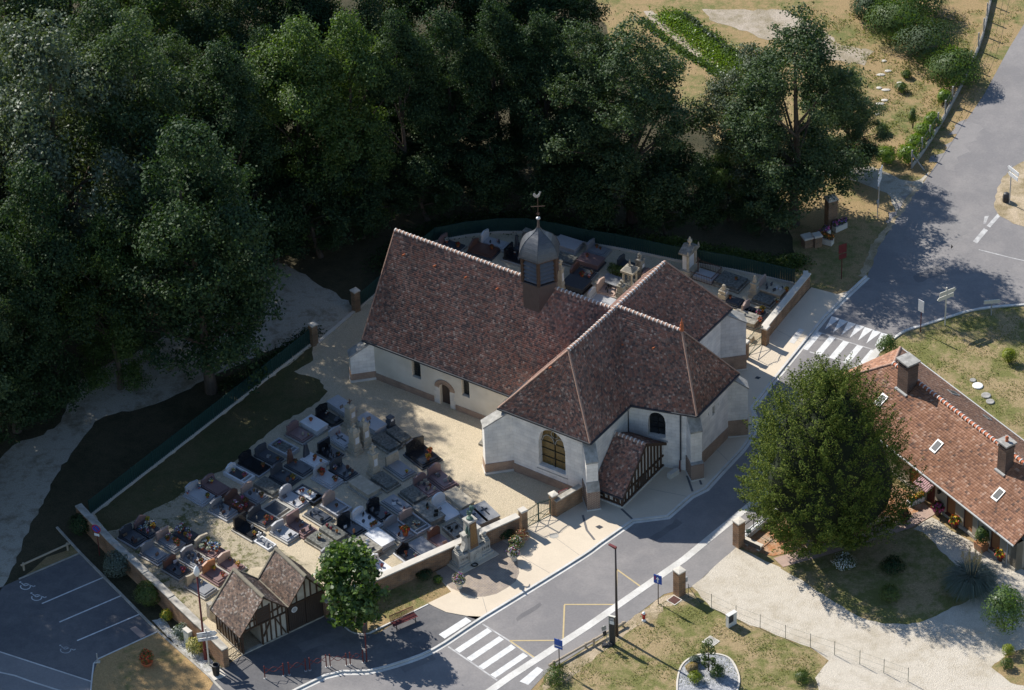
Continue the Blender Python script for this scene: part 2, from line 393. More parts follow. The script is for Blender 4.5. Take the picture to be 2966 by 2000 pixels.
# ------------------------------------------------------------------ mesh helpers
class MB:
    def __init__(s):
        s.v, s.f, s.m, s.cm = [], [], [], 0
    def slot(s, i):
        s.cm = i
        return s
    def add(s, vs, fs):
        o = len(s.v)
        s.v += [tuple(p) for p in vs]
        s.f += [[i + o for i in f] for f in fs]
        s.m += [s.cm] * len(fs)
        return s
    def hexa(s, b, t):
        return s.add(list(b) + list(t), [(3, 2, 1, 0), (4, 5, 6, 7), (0, 1, 5, 4), (1, 2, 6, 5), (2, 3, 7, 6), (3, 0, 4, 7)])
    def box(s, x0, x1, y0, y1, z0, z1):
        return s.hexa([(x0, y0, z0), (x1, y0, z0), (x1, y1, z0), (x0, y1, z0)], [(x0, y0, z1), (x1, y0, z1), (x1, y1, z1), (x0, y1, z1)])
    def obox(s, c, lx, ly, z0, z1, rz=0.0, top=1.0):
        ca, sa = math.cos(rz), math.sin(rz)
        def q(k, z):
            return [(c[0] + (x * ca - y * sa) * k, c[1] + (x * sa + y * ca) * k, z) for x, y in ((-lx / 2, -ly / 2), (lx / 2, -ly / 2), (lx / 2, ly / 2), (-lx / 2, ly / 2))]
        return s.hexa(q(1, z0), q(top, z1))
    def prism(s, poly, z0, z1):
        if sum(poly[i - 1][0] * poly[i][1] - poly[i][0] * poly[i - 1][1] for i in range(len(poly))) < 0:
            poly = poly[::-1]
        n = len(poly)
        b = [(p[0], p[1], z0) for p in poly]
        t = [(p[0], p[1], z1) for p in poly]
        tri = tessellate_polygon([[Vector(p) for p in t]])
        fs = []
        for a in tri:
            p0, p1, p2 = (t[i] for i in a)
            up = (p1[0] - p0[0]) * (p2[1] - p0[1]) - (p1[1] - p0[1]) * (p2[0] - p0[0]) > 0
            a = a if up else a[::-1]
            fs.append([i + n for i in a])
            fs.append(list(a[::-1]))
        fs += [(i, (i + 1) % n, n + (i + 1) % n, n + i) for i in range(n)]
        return s.add(b + t, fs)
    def sheet(s, poly, z):
        t = [Vector((p[0], p[1], z)) for p in poly]
        fs = []
        for a in tessellate_polygon([t]):
            p0, p1, p2 = (t[i] for i in a)
            up = (p1.x - p0.x) * (p2.y - p0.y) - (p1.y - p0.y) * (p2.x - p0.x) > 0
            fs.append(list(a) if up else list(a[::-1]))
        return s.add(t, fs)
    def slab(s, face, d):
        """flat 3D outline 'face' pushed back by vector d: a plate with thickness"""
        n = len(face)
        f = [Vector(p) for p in face]
        bk = [p + Vector(d) for p in f]
        tri = tessellate_polygon([f])
        nrm = Vector((0, 0, 0))
        for i in range(n):
            nrm += (f[i] - f[0]).cross(f[(i + 1) % n] - f[0])
        want = nrm if nrm.dot(Vector(d)) < 0 else -nrm
        fs = []
        for a in tri:
            g = (f[a[1]] - f[a[0]]).cross(f[a[2]] - f[a[0]])
            a = list(a) if g.dot(want) > 0 else list(a[::-1])
            fs.append(a)
            fs.append([i + n for i in a[::-1]])
        for i in range(n):
            j = (i + 1) % n
            fs.append((i, j, n + j, n + i) if nrm.dot(Vector(d)) > 0 else (j, i, n + i, n + j))
        return s.add(f + bk, fs)
    def bar(s, p, q, w, h=None, up=(0, 0, 1)):
        p, q = Vector(p), Vector(q)
        h = h or w
        d = (q - p).normalized()
        x = d.cross(Vector(up))
        if x.length < 1e-4:
            x = d.cross(Vector((1, 0, 0)))
        x.normalize()
        y = x.cross(d)
        x, y = x * w / 2, y * h / 2
        return s.hexa([p - x - y, p + x - y, p + x + y, p - x + y], [q - x - y, q + x - y, q + x + y, q - x + y])
    def tube(s, pts, rad, n=8, cap=True):
        pts = [Vector(p) for p in pts]
        if not hasattr(rad, '__len__'):
            rad = [rad] * len(pts)
        ref = Vector((0.31, 0.17, 0.93))
        vs, fs = [], []
        for i, p in enumerate(pts):
            d = (pts[min(i + 1, len(pts) - 1)] - pts[max(i - 1, 0)]).normalized()
            if abs(d.dot(ref)) > 0.98:
                ref = Vector((0.93, 0.17, 0.31))
            x = d.cross(ref).normalized()
            y = d.cross(x)
            vs += [p + (x * math.cos(2 * PI * k / n) + y * math.sin(2 * PI * k / n)) * rad[i] for k in range(n)]
        for i in range(len(pts) - 1):
            for k in range(n):
                a, b = i * n + k, i * n + (k + 1) % n
                fs.append((a, a + n, b + n, b))
        if cap:
            fs.append(tuple(range(n)))
            fs.append(tuple(range((len(pts) - 1) * n, len(pts) * n))[::-1])
        return s.add(vs, fs)
    def lathe(s, prof, n=12, c=(0, 0, 0)):
        vs, fs = [], []
        for r, z in prof:
            vs += [(c[0] + r * math.cos(2 * PI * k / n), c[1] + r * math.sin(2 * PI * k / n), c[2] + z) for k in range(n)]
        for i in range(len(prof) - 1):
            for k in range(n):
                a, b = i * n + k, i * n + (k + 1) % n
                fs.append((a, b, b + n, a + n))
        fs.append(tuple(range(n))[::-1])
        fs.append(tuple(range((len(prof) - 1) * n, len(prof) * n)))
        return s.add(vs, fs)
    def ball(s, c, r, n=10, sz=1.0):
        return s.lathe([(max(0.001, r * math.sin(PI * i / 8)), -r * sz * math.cos(PI * i / 8)) for i in range(9)], n, c)
    def build(s, name, mats, parent=None, smooth=False, uv=True):
        me = bpy.data.meshes.new(name)
        me.from_pydata(s.v, [], s.f)
        mats = mats if isinstance(mats, (list, tuple)) else [mats]
        for m in mats:
            me.materials.append(M[m])
        if len(mats) > 1:
            me.polygons.foreach_set('material_index', s.m)
        if smooth:
            me.polygons.foreach_set('use_smooth', [True] * len(me.polygons))
        if uv and len(s.f) < 6000:
            add_uv(me)
        return obj(name, me, parent)

def add_uv(me):
    lay = me.uv_layers.new(name='uv')
    for p in me.polygons:
        n = p.normal
        if abs(n.z) > 0.92:
            t, b = Vector((1, 0, 0)), Vector((0, 1, 0))
        else:
            t = Vector((-n.y, n.x, 0)).normalized()
            b = n.cross(t)
        for li in p.loop_indices:
            co = me.vertices[me.loops[li].vertex_index].co
            lay.data[li].uv = (co.dot(t), co.dot(b))

def obj(name, me, parent=None):
    o = bpy.data.objects.new(name, me)
    COL.objects.link(o)
    if parent is not None:
        o.parent = parent
    return o

def np_mesh(name, verts, k, mats, idx=None, smooth=False):
    """loose faces of k corners each from an (n*k,3) array"""
    n = len(verts) // k
    me = bpy.data.meshes.new(name)
    me.vertices.add(n * k)
    me.vertices.foreach_set('co', np.asarray(verts, dtype=np.float32).ravel())
    me.loops.add(n * k)
    me.loops.foreach_set('vertex_index', np.arange(n * k, dtype=np.int32))
    me.polygons.add(n)
    me.polygons.foreach_set('loop_start', np.arange(0, n * k, k, dtype=np.int32))
    for m in (mats if isinstance(mats, (list, tuple)) else [mats]):
        me.materials.append(M[m])
    if idx is not None:
        me.polygons.foreach_set('material_index', np.asarray(idx, dtype=np.int32))
    me.update(calc_edges=True)
    return me

def tag(o, label, cat, group=None):
    o['label'] = label
    o['category'] = cat
    if group:
        o['group'] = group
    return o

def thing(name, label, cat, loc=(0, 0, 0), rz=0.0, group=None):
    o = obj(name, None)
    o.empty_display_size = 0.3
    o.location = loc if len(loc) == 3 else (loc[0], loc[1], 0)
    o.rotation_euler = (0, 0, rz)
    return tag(o, label, cat, group)

def struct(name, mb, m):
    o = mb.build(name, m)
    o['kind'] = 'structure'
    return o

def stuff(o):
    o['kind'] = 'stuff'
    return o

def dup(root, loc=None, rz=None, scale=None, label=None, group=None):
    r = root.copy()
    COL.objects.link(r)
    if loc is not None:
        r.location = loc if len(loc) == 3 else (loc[0], loc[1], 0)
    if rz is not None:
        r.rotation_euler = (0, 0, rz)
    if scale is not None:
        r.scale = scale if hasattr(scale, '__len__') else (scale,) * 3
    if label:
        r['label'] = label
    if group:
        r['group'] = group
    for ch in list(root.children):
        c = ch.copy()
        COL.objects.link(c)
        c.parent = r
        for g in list(ch.children):
            d = g.copy()
            COL.objects.link(d)
            d.parent = c
    return r

def place(me, name, parent, loc, rot=(0, 0, 0), scale=(1, 1, 1)):
    o = obj(name, me, parent)
    o.location = loc
    o.rotation_euler = rot
    o.scale = scale
    return o

def text_mesh(body, size, m, ext=0.004, align='CENTER'):
    cu = bpy.data.curves.new('lettering', 'FONT')
    cu.body = body
    cu.size = size
    cu.extrude = ext
    cu.align_x = align
    cu.align_y = 'CENTER'
    cu.resolution_u = 2
    o = bpy.data.objects.new('lettering', cu)
    COL.objects.link(o)
    dg = bpy.context.evaluated_depsgraph_get()
    me = bpy.data.meshes.new_from_object(o.evaluated_get(dg))
    me.materials.clear()
    me.materials.append(M[m])
    bpy.data.objects.remove(o)
    return me

def lerp(a, b, t):
    return tuple(x + (y - x) * t for x, y in zip(a, b))

# ================================================================== SETTING
def flat(name, pts, m, z):
    return struct(name, MB().sheet(pts, z), m)

def offset_line(pts, d):
    out = []
    for i, p in enumerate(pts):
        a = pts[max(0, i - 1)]
        b = pts[min(len(pts) - 1, i + 1)]
        dx, dy = b[0] - a[0], b[1] - a[1]
        l = math.hypot(dx, dy) or 1
        out.append((p[0] - dy / l * d, p[1] + dx / l * d))
    return out

def smooth_line(pts, n=4):
    """Catmull-Rom through the points"""
    out = []
    P = [pts[0]] + list(pts) + [pts[-1]]
    for i in range(1, len(P) - 2):
        p0, p1, p2, p3 = P[i - 1], P[i], P[i + 1], P[i + 2]
        for k in range(n):
            t = k / n
            out.append(tuple(0.5 * (2 * p1[j] + (p2[j] - p0[j]) * t + (2 * p0[j] - 5 * p1[j] + 4 * p2[j] - p3[j]) * t * t + (3 * p1[j] - p0[j] - 3 * p2[j] + p3[j]) * t ** 3) for j in (0, 1)))
    out.append(pts[-1])
    return out

def ragged(pts, step=0.5, amp=0.12, seed=1, closed=True):
    """outline with an uneven edge (grass, gravel)"""
    rnd = random.Random(seed)
    out = []
    n = len(pts)
    for i in range(n if closed else n - 1):
        a, b = pts[i], pts[(i + 1) % n]
        l = math.hypot(b[0] - a[0], b[1] - a[1])
        k = max(1, min(60, int(l / step)))
        for j in range(k):
            t = j / k
            out.append((a[0] + (b[0] - a[0]) * t + rnd.uniform(-amp, amp), a[1] + (b[1] - a[1]) * t + rnd.uniform(-amp, amp)))
    return out

def band(mb, pts, a, b, z0, z1):
    """strip between offsets a and b of a line, from z0 up to z1"""
    A, B = offset_line(pts, a), offset_line(pts, b)
    n = len(pts)
    vs = [(p[0], p[1], z1) for p in A] + [(p[0], p[1], z1) for p in B] + [(p[0], p[1], z0) for p in A] + [(p[0], p[1], z0) for p in B]
    fs = []
    for i in range(n - 1):
        top = (i, i + 1, n + i + 1, n + i)
        fs.append(top if b > a else top[::-1])
        s1 = (2 * n + i, 2 * n + i + 1, i + 1, i)
        s2 = (n + i, n + i + 1, 3 * n + i + 1, 3 * n + i)
        fs.append(s1 if b > a else s1[::-1])
        fs.append(s2 if b > a else s2[::-1])
    fs.append((0, n, 3 * n, 2 * n) if b > a else (0, 2 * n, 3 * n, n))
    fs.append((n - 1, 3 * n - 1, 4 * n - 1, 2 * n - 1) if b > a else (n - 1, 2 * n - 1, 4 * n - 1, 3 * n - 1))
    return mb.add(vs, fs)

g = MB().sheet([(-700, -260), (700, -260), (700, 900), (-700, 900)], 0.0)
struct('ground', g, 'dry_grass')
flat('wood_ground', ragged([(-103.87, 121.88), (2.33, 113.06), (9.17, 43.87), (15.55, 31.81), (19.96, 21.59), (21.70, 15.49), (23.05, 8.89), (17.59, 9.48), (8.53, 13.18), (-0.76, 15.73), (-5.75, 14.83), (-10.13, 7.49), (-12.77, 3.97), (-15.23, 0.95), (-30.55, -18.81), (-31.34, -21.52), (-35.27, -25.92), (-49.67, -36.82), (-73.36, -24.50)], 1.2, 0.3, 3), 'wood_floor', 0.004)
flat('woodland_path', ragged(smooth_line([(-39.66, -14.66), (-36.98, -10.28), (-34.13, -8.35), (-33.15, -4.34), (-32.42, -1.98), (-31.07, -0.74), (-28.04, 1.30), (-23.51, 6.02), (-18.75, 12.01), (-15.42, 9.47), (-11.98, 5.06), (-15.23, 0.95), (-17.99, 0.67), (-22.08, -2.18), (-27.33, -6.20), (-30.62, -7.07), (-32.08, -9.95), (-33.04, -12.39), (-34.03, -15.80), (-35.11, -20.72), (-35.76, -23.98), (-37.49, -31.75)], 3), 0.5, 0.14, 5), 'gravel_path', 0.010)
flat('churchyard_ground', [(-30.72, -19.20), (-15.23, 0.95), (-11.98, 5.06), (-10.13, 7.49), (-6.77, 12.72), (-5.75, 14.20), (-3.28, 14.87), (-0.77, 15.19), (1.48, 15.05), (3.84, 14.21), (6.16, 13.19), (8.50, 12.36), (12.99, 10.40), (17.53, 8.73), (19.82, 7.97), (22.70, 6.71), (23.32, 5.83), (18.90, -1.18), (10.47, -9.36), (2.46, -20.35), (-0.07, -22.76), (-9.84, -29.07), (-13.65, -31.26), (-19.23, -35.13), (-20.62, -35.77), (-26.32, -27.19)], 'gravel', 0.014)
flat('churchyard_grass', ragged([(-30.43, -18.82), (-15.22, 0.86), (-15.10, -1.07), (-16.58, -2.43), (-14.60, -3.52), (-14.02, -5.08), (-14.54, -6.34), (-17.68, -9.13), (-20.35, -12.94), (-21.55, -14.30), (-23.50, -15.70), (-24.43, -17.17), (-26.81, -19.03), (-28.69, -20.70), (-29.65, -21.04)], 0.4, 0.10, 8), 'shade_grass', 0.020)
flat('grave_plot_ground', ragged([(-29.88, -21.30), (-28.69, -20.70), (-26.81, -19.03), (-24.43, -17.17), (-23.97, -16.40), (-21.30, -20.15), (-18.25, -22.48), (-14.74, -25.57), (-18.64, -25.35), (-20.91, -29.00), (-22.02, -31.16), (-23.23, -30.72), (-24.79, -28.59)], 0.4, 0.14, 9), 'grave_soil', 0.026)

LK = smooth_line([(-18.98, -41.64), (-13.50, -37.48), (-10.62, -37.14), (-8.51, -36.44), (-6.14, -35.18), (-3.85, -33.06), (-2.52, -31.82), (-0.24, -29.84), (4.41, -25.72), (5.75, -24.34), (8.17, -21.91)], 3)[:-1] + [(8.17, -21.91), (10.65, -21.58), (12.44, -19.35), (13.58, -18.54), (14.92, -16.48), (16.51, -14.11), (17.40, -12.38), (17.70, -10.43), (17.62, -9.11), (19.08, -6.50), (24.05, 2.10), (26.23, 5.18), (27.77, 7.22)]
LN = [(29.12, 11.51), (31.28, 15.55), (33.11, 19.16), (34.54, 21.95), (36.86, 26.54), (40.16, 33.08), (43.27, 40.45), (46.87, 48.14), (55.32, 65.97)]
RS = [(-3.26, -40.43), (-0.91, -38.10), (4.43, -33.27), (11.49, -26.40), (18.38, -18.54), (20.44, -15.99), (25.84, -5.79), (27.54, -2.52), (28.53, -1.33)]
RC = smooth_line([(28.88, -0.95), (29.91, 0.01), (31.35, 0.64), (33.46, 1.60), (35.28, 2.35), (38.35, 2.80), (48.31, 3.22)], 3)
flat('road', LK + LN + [(67.70, 65.04), (58.45, 30.48)] + RC[::-1] + RS[::-1], 'asphalt_road', 0.010)
for i, (pts, m) in enumerate((([(29.89, 14.95), (32.51, 18.74), (35.58, 16.55), (37.12, 13.50), (34.88, 10.75), (31.75, 11.91)], 'asphalt_pale'), ([(34.68, 23.16), (37.95, 29.21), (39.23, 28.06), (35.90, 21.55)], 'asphalt_pale'), ([(-0.52, -32.00), (1.19, -30.44), (1.47, -30.71), (-0.29, -32.38)], 'asphalt_patch'), ([(9.20, -23.88), (11.27, -21.85), (11.62, -22.27), (9.54, -24.36)], 'asphalt_patch'), ([(31.23, 7.19), (33.53, 8.46), (33.95, 7.49), (31.65, 6.13)], 'asphalt_patch'), ([(-8.37, -36.80), (-6.26, -35.67), (-5.98, -36.05), (-8.09, -37.28)], 'asphalt_patch'))):
    flat('asphalt_patch', ragged(pts, 0.5, 0.10 if m == 'asphalt_patch' else 0.5, 50 + i), m, 0.0125)
flat('street_sidewalk', RS[:8] + [(27.89, -4.17), (26.57, -6.92), (21.30, -17.06), (15.31, -25.24), (11.91, -29.41), (9.90, -30.08), (7.01, -33.09), (4.35, -35.37), (1.64, -37.72), (-0.49, -40.93)], 'asphalt_pale', 0.013)
mb = MB()
band(mb, RS, -0.28, 0.28, 0.012, 0.024)
struct('drain_strip', mb, 'kerb')
mb = MB()
band(mb, LK, 0.0, 0.16, 0.0, 0.13)
struct('kerb', mb, 'kerb')
mb = MB()
band(mb, LK, -0.27, -0.03, 0.008, 0.020)
struct('gutter', mb, 'kerb')
mb = MB()
band(mb, RC, -0.22, -0.02, 0.0, 0.12)
struct('kerb', mb, 'kerb')
i0 = [i for i, p in enumerate(LK) if p[1] >= (-3.85, -33.06)[1] - 0.01][0]
PV = offset_line(LK, 0.16)[i0:-1]
struct('church_pavement', MB().prism(PV + [(26.24, 5.36), (25.25, 4.96), (23.34, 6.01), (18.90, -1.18), (13.41, -3.05), (10.47, -9.36), (5.05, -17.31), (2.37, -20.74), (-0.07, -22.76), (-5.01, -26.13), (-5.58, -27.77), (-4.86, -29.09), (-6.48, -30.23), (-6.09, -30.58), (-5.21, -31.26), (-3.81, -31.74), (-2.79, -31.88)], -0.05, 0.112), 'concrete_pave')
flat('monument_paving', [(-5.58, -27.77), (-5.93, -26.84), (-1.56, -23.33), (-0.55, -24.32), (-0.21, -25.65), (-0.08, -27.25), (-0.34, -28.22), (-0.94, -28.86), (-1.72, -29.49), (-2.51, -29.74), (-3.26, -29.74), (-4.07, -29.28), (-4.86, -28.71)], 'cobbles', 0.118)
# dark stone bands laid in the pavement
mb = MB()
for a, b in (((4.60, -21.11), (4.83, -22.85)), ((4.83, -22.85), (5.33, -23.96)), ((7.39, -20.56), (8.12, -21.79)), ((12.30, -17.01), (12.59, -18.88)), ((13.06, -16.89), (13.28, -18.12)), ((16.72, -11.34), (17.55, -11.14))):
    d = Vector((b[0] - a[0], b[1] - a[1])).normalized() * 0.08
    mb.add([(a[0] - d.y, a[1] + d.x, 0.120), (a[0] + d.y, a[1] - d.x, 0.120), (b[0] + d.y, b[1] - d.x, 0.120), (b[0] - d.y, b[1] + d.x, 0.120)], [(0, 1, 2, 3)])
struct('paving_band', mb, 'asphalt_lot')
# expansion joints
mb = MB()
for a, b in (((-2.68, -29.85), (-2.38, -31.68)), ((-0.97, -24.45), (2.04, -27.45)), ((2.13, -23.00), (4.19, -25.59)), ((9.48, -18.37), (12.16, -19.41)), ((15.41, -15.49), (14.29, -13.36)), ((20.22, 0.53), (22.16, -1.38))):
    d = Vector((b[0] - a[0], b[1] - a[1])).normalized() * 0.012
    mb.add([(a[0] - d.y, a[1] + d.x, 0.1165), (a[0] + d.y, a[1] - d.x, 0.1165), (b[0] + d.y, b[1] - d.x, 0.1165), (b[0] - d.y, b[1] + d.x, 0.1165)], [(0, 1, 2, 3)])
struct('paving_joint', mb, 'asphalt_pale')
flat('forecourt', [(-22.22, -41.46), (-20.60, -36.30), (-19.17, -34.92), (-13.68, -31.08), (-11.97, -31.72), (-11.23, -33.16), (-10.05, -33.29), (-6.48, -30.23), (-6.09, -30.58), (-5.21, -31.26), (-3.81, -31.74), (-2.64, -31.85)] + offset_line(LK, 0.16)[:i0 + 1][::-1], 'asphalt_lot', 0.070)
struct('front_lawn', MB().prism(smooth_line([(-13.89, -30.88), (-9.85, -28.13), (-5.57, -26.86), (-5.58, -27.77), (-4.86, -29.09), (-6.48, -30.30), (-10.05, -32.78), (-10.71, -33.18), (-11.71, -32.98), (-12.56, -31.91), (-13.29, -31.36)], 3), 0.0, 0.095), 'dry_grass')
mb = MB()
band(mb, smooth_line([(-13.29, -31.36), (-12.56, -31.91), (-11.71, -32.98), (-10.71, -33.18), (-10.05, -32.78), (-6.48, -30.30)], 4), -0.07, 0.03, 0.0, 0.105)
struct('lawn_edging', mb, 'kerb')
flat('asphalt_patch', ragged([(-15.48, -34.08), (-12.20, -32.44), (-11.81, -33.05), (-14.99, -34.90)], 0.5, 0.06, 58), 'asphalt_patch', 0.073)
flat('car_park', [(-56.20, -39.95), (-35.27, -25.88), (-31.16, -23.24), (-25.11, -32.16), (-29.02, -34.80), (-29.33, -36.49), (-29.02, -44.83), (-53.03, -59.50)], 'asphalt_lot', 0.010)
flat('side_road', [(-59.22, -21.35), (-34.82, -34.19), (-26.08, -38.79), (-25.29, -51.60), (-54.56, -50.05)], 'asphalt_pale', 0.014)
mb = MB()
band(mb, [(-43.46, -29.65), (-34.82, -34.19), (-30.26, -36.59), (-26.08, -38.79)], -0.05, 0.05, 0.014, 0.022)
struct('gutter', mb, 'kerb')
mb = MB()
band(mb, [(-40.60, -33.94), (-34.64, -36.16), (-33.48, -36.83), (-30.79, -38.21)], -0.06, 0.06, 0.014, 0.022)
struct('gutter', mb, 'kerb')
struct('dry_verge', MB().prism([(-25.11, -32.16), (-29.02, -34.80), (-29.33, -36.49), (-29.30, -41.08), (-19.44, -41.61), (-21.46, -36.93), (-24.04, -33.42)], 0.0, 0.06), 'straw')
struct('planting_bed', MB().prism([(-33.05, -20.25), (-31.16, -23.24), (-25.11, -32.16), (-21.46, -36.93), (-19.99, -39.51), (-19.92, -36.70), (-22.64, -32.95), (-24.97, -29.70), (-26.31, -27.38), (-28.76, -23.23), (-30.68, -19.80), (-31.50, -18.76)], 0.0, 0.05), 'wood_floor')
flat('chippings', ragged([(-25.61, -30.95), (-24.91, -30.62), (-23.60, -32.90), (-21.61, -34.82), (-20.35, -36.67), (-20.50, -38.43), (-21.52, -36.68), (-23.54, -33.99)], 0.3, 0.08, 12), 'white_chips', 0.056)
mb = MB()
band(mb, [(-33.05, -20.25), (-31.16, -23.24), (-25.11, -32.16), (-21.46, -36.93), (-19.51, -39.88)], -0.08, 0.08, 0.0, 0.12)
struct('kerb', mb, 'old_coping')
mb = MB()
band(mb, [(-35.27, -25.88), (-31.16, -23.24)], -0.05, 0.05, 0.0, 0.08)
struct('kerb', mb, 'old_coping')
mb = MB()
band(mb, [(-25.11, -32.16), (-29.02, -34.80), (-29.32, -35.28), (-29.33, -36.49), (-29.30, -41.08)], -0.06, 0.04, 0.0, 0.09)
struct('kerb', mb, 'kerb')

# right-hand garden
flat('garden_lawn', ragged([(1.64, -37.89), (4.35, -35.55), (7.00, -33.23), (9.89, -30.26), (11.98, -30.20), (13.09, -31.67), (14.88, -33.24), (16.24, -34.12), (17.80, -35.22), (19.48, -36.25), (20.66, -37.53), (19.80, -39.25), (19.63, -43.75), (-0.53, -42.65)], 0.5, 0.10, 14), 'green_grass', 0.018)
flat('sandy_strip', ragged([(1.64, -37.82), (4.35, -35.48), (7.00, -33.20), (9.90, -30.19), (12.00, -29.94), (11.95, -30.68), (9.87, -31.49), (8.96, -32.91), (7.75, -33.39), (6.75, -34.60), (5.39, -35.97), (4.04, -37.49), (2.82, -38.84), (1.17, -39.63)], 0.4, 0.12, 15), 'sandy_verge', 0.023)
flat('gravel_drive', ragged([(15.31, -25.24), (11.91, -29.41), (13.13, -31.75), (14.89, -33.17), (16.29, -34.12), (19.48, -36.25), (20.64, -37.71), (19.60, -39.42), (20.08, -43.77), (31.47, -44.39), (36.50, -41.23), (38.02, -30.86), (34.21, -28.39), (29.39, -22.72), (28.04, -23.81), (18.41, -27.86), (17.16, -26.84)], 0.6, 0.08, 16), 'drive_gravel', 0.020)
flat('needle_litter', ragged([(15.48, -24.94), (16.18, -23.70), (18.52, -20.50), (22.43, -18.34), (26.39, -18.57), (28.25, -19.68), (29.28, -21.53), (28.17, -22.65), (24.33, -24.18), (17.80, -26.38), (16.39, -25.84)], 0.5, 0.14, 17), 'needles', 0.026)
flat('shaded_lawn', ragged(smooth_line([(18.22, -27.77), (22.99, -25.45), (27.79, -23.87), (29.47, -26.21), (30.64, -28.56), (32.01, -30.15), (31.99, -31.26), (29.68, -32.61), (27.13, -34.11), (24.77, -34.02), (23.18, -33.34), (21.68, -31.60), (20.81, -30.70), (19.07, -28.58)], 3), 0.4, 0.07, 18), 'green_grass', 0.030)
flat('brick_path', [(17.79, -26.61), (21.81, -25.08), (25.87, -23.49), (28.22, -22.18), (29.28, -21.53), (29.74, -22.27), (27.80, -23.80), (25.75, -24.69), (22.18, -26.25), (18.38, -27.63)], 'path_brick', 0.034)
struct('chip_bed', MB().prism(smooth_line([(10.19, -41.17), (10.30, -39.25), (10.70, -37.69), (11.57, -36.81), (12.76, -36.59), (13.90, -37.08), (14.39, -38.42), (14.41, -39.83), (13.81, -41.71), (10.19, -41.17)], 4), 0.0, 0.06), 'slate_chips')
mb = MB()
band(mb, smooth_line([(10.19, -41.17), (10.30, -39.25), (10.70, -37.69), (11.57, -36.81), (12.76, -36.59), (13.90, -37.08), (14.39, -38.42), (14.41, -39.83), (13.81, -41.71)], 5), -0.06, 0.06, 0.0, 0.11)
struct('bed_edging', mb, 'pale_coping')
flat('house_corner_lawn', ragged([(28.87, -1.09), (31.33, 0.47), (33.44, 1.42), (35.25, 2.17), (38.33, 2.61), (48.28, 3.04), (43.98, -23.57), (36.20, -13.43), (31.33, -5.91), (28.95, -4.02)], 0.5, 0.06, 19), 'green_grass', 0.018)
flat('corner_verge', ragged(smooth_line([(41.92, 22.68), (40.55, 21.24), (39.48, 19.03), (39.04, 17.31), (38.96, 15.83), (39.35, 14.82), (40.68, 13.51), (43.76, 12.10), (45.48, 23.98)], 3), 0.4, 0.1, 20), 'sandy_verge', 0.022)
# upper right: verge, farm track and kitchen garden
flat('farm_track', ragged(smooth_line([(22.11, 24.01), (25.02, 25.10), (27.50, 24.42), (30.12, 22.45), (32.70, 20.49), (34.23, 21.66), (32.92, 18.72), (31.36, 15.84), (30.92, 16.86), (30.58, 18.87), (28.25, 20.54), (25.59, 21.98), (22.27, 22.46)], 3), 0.5, 0.15, 21), 'gravel_path', 0.012)
flat('road_shoulder', ragged([(27.77, 7.22), (29.12, 11.51), (31.28, 15.55), (33.11, 19.16), (32.56, 19.19), (30.78, 15.58), (28.58, 11.54), (27.17, 7.45)], 0.4, 0.12, 22), 'sandy_verge', 0.014)
flat('garden_soil', ragged([(12.37, 48.56), (13.14, 48.80), (16.23, 42.81), (19.66, 36.96), (19.02, 36.18), (15.86, 41.70)], 0.6, 0.12, 23), 'bare_soil', 0.012)
flat('garden_soil', ragged([(17.48, 48.49), (24.94, 47.95), (26.28, 46.11), (29.17, 41.89), (31.69, 40.59), (30.59, 38.42), (27.79, 39.74), (25.64, 42.14), (22.20, 43.52), (21.66, 44.13), (19.69, 45.71), (18.26, 46.68)], 0.6, 0.2, 24), 'bare_soil', 0.012)
flat('crop_strip', ragged([(14.00, 48.03), (15.80, 48.02), (18.62, 43.21), (20.44, 39.69), (20.01, 37.77), (17.87, 40.71), (16.00, 43.96)], 0.6, 0.15, 25), 'green_grass', 0.016)

# painted markings -------------------------------------------------
def paint(name, polys, m, z):
    mb = MB()
    for p in polys:
        mb.add([(q[0], q[1], z) for q in p], [tuple(range(len(p)))] if sum(p[i - 1][0] * p[i][1] - p[i][0] * p[i - 1][1] for i in range(len(p))) > 0 else [tuple(range(len(p)))[::-1]])
    return struct(name, mb, m)

s0 = [(-2.41, -33.00), (-2.09, -33.37), (-4.34, -35.50), (-4.68, -35.15)]
pv = ((-0.81, -34.81)[0] - (-2.41, -33.00)[0], (-0.81, -34.81)[1] - (-2.41, -33.00)[1])
for i in range(4):
    paint('crossing_stripe', [[(p[0] + pv[0] * i / 2, p[1] + pv[1] * i / 2) for p in s0]], 'road_paint', 0.016)
paint('crossing_stripe', [[(-3.88, -31.85), (-3.48, -32.28), (-5.35, -34.03), (-5.75, -33.57)]], 'road_paint', 0.078)
paint('crossing_stripe', [[(0.93, -37.22), (1.32, -37.59), (0.25, -39.05), (-0.32, -38.67)]], 'road_paint', 0.020)
mb = MB()
band(mb, [(-2.75, -32.54), (-0.82, -34.54), (0.83, -36.50)], -0.06, 0.06, 0.0145, 0.0155)
band(mb, [(-5.12, -34.80), (-3.21, -36.91), (-1.83, -38.48)], -0.06, 0.06, 0.0145, 0.0155)
struct('crossing_border', mb, 'worn_paint')
s0 = [(24.15, -0.40), (24.59, -0.63), (23.32, -2.72), (22.87, -2.48)]
pv = ((27.10, -2.30)[0] - (24.15, -0.40)[0], (27.10, -2.30)[1] - (24.15, -0.40)[1])
for i in range(-1, 4):
    paint('crossing_stripe', [[(p[0] + pv[0] * i / 3, p[1] + pv[1] * i / 3) for p in s0]], 'road_paint', 0.016)
t0, t1, t2 = (24.56, 2.21), (25.14, 1.85), (23.87, 0.48)
q = (28.72, -0.54)
for i in range(7):
    d = ((q[0] - t0[0]) * i / 7, (q[1] - t0[1]) * i / 7)
    paint('ramp_triangle', [[(p[0] + d[0], p[1] + d[1]) for p in (t0, t1, t2)]], 'road_paint', 0.016)
mb = MB()
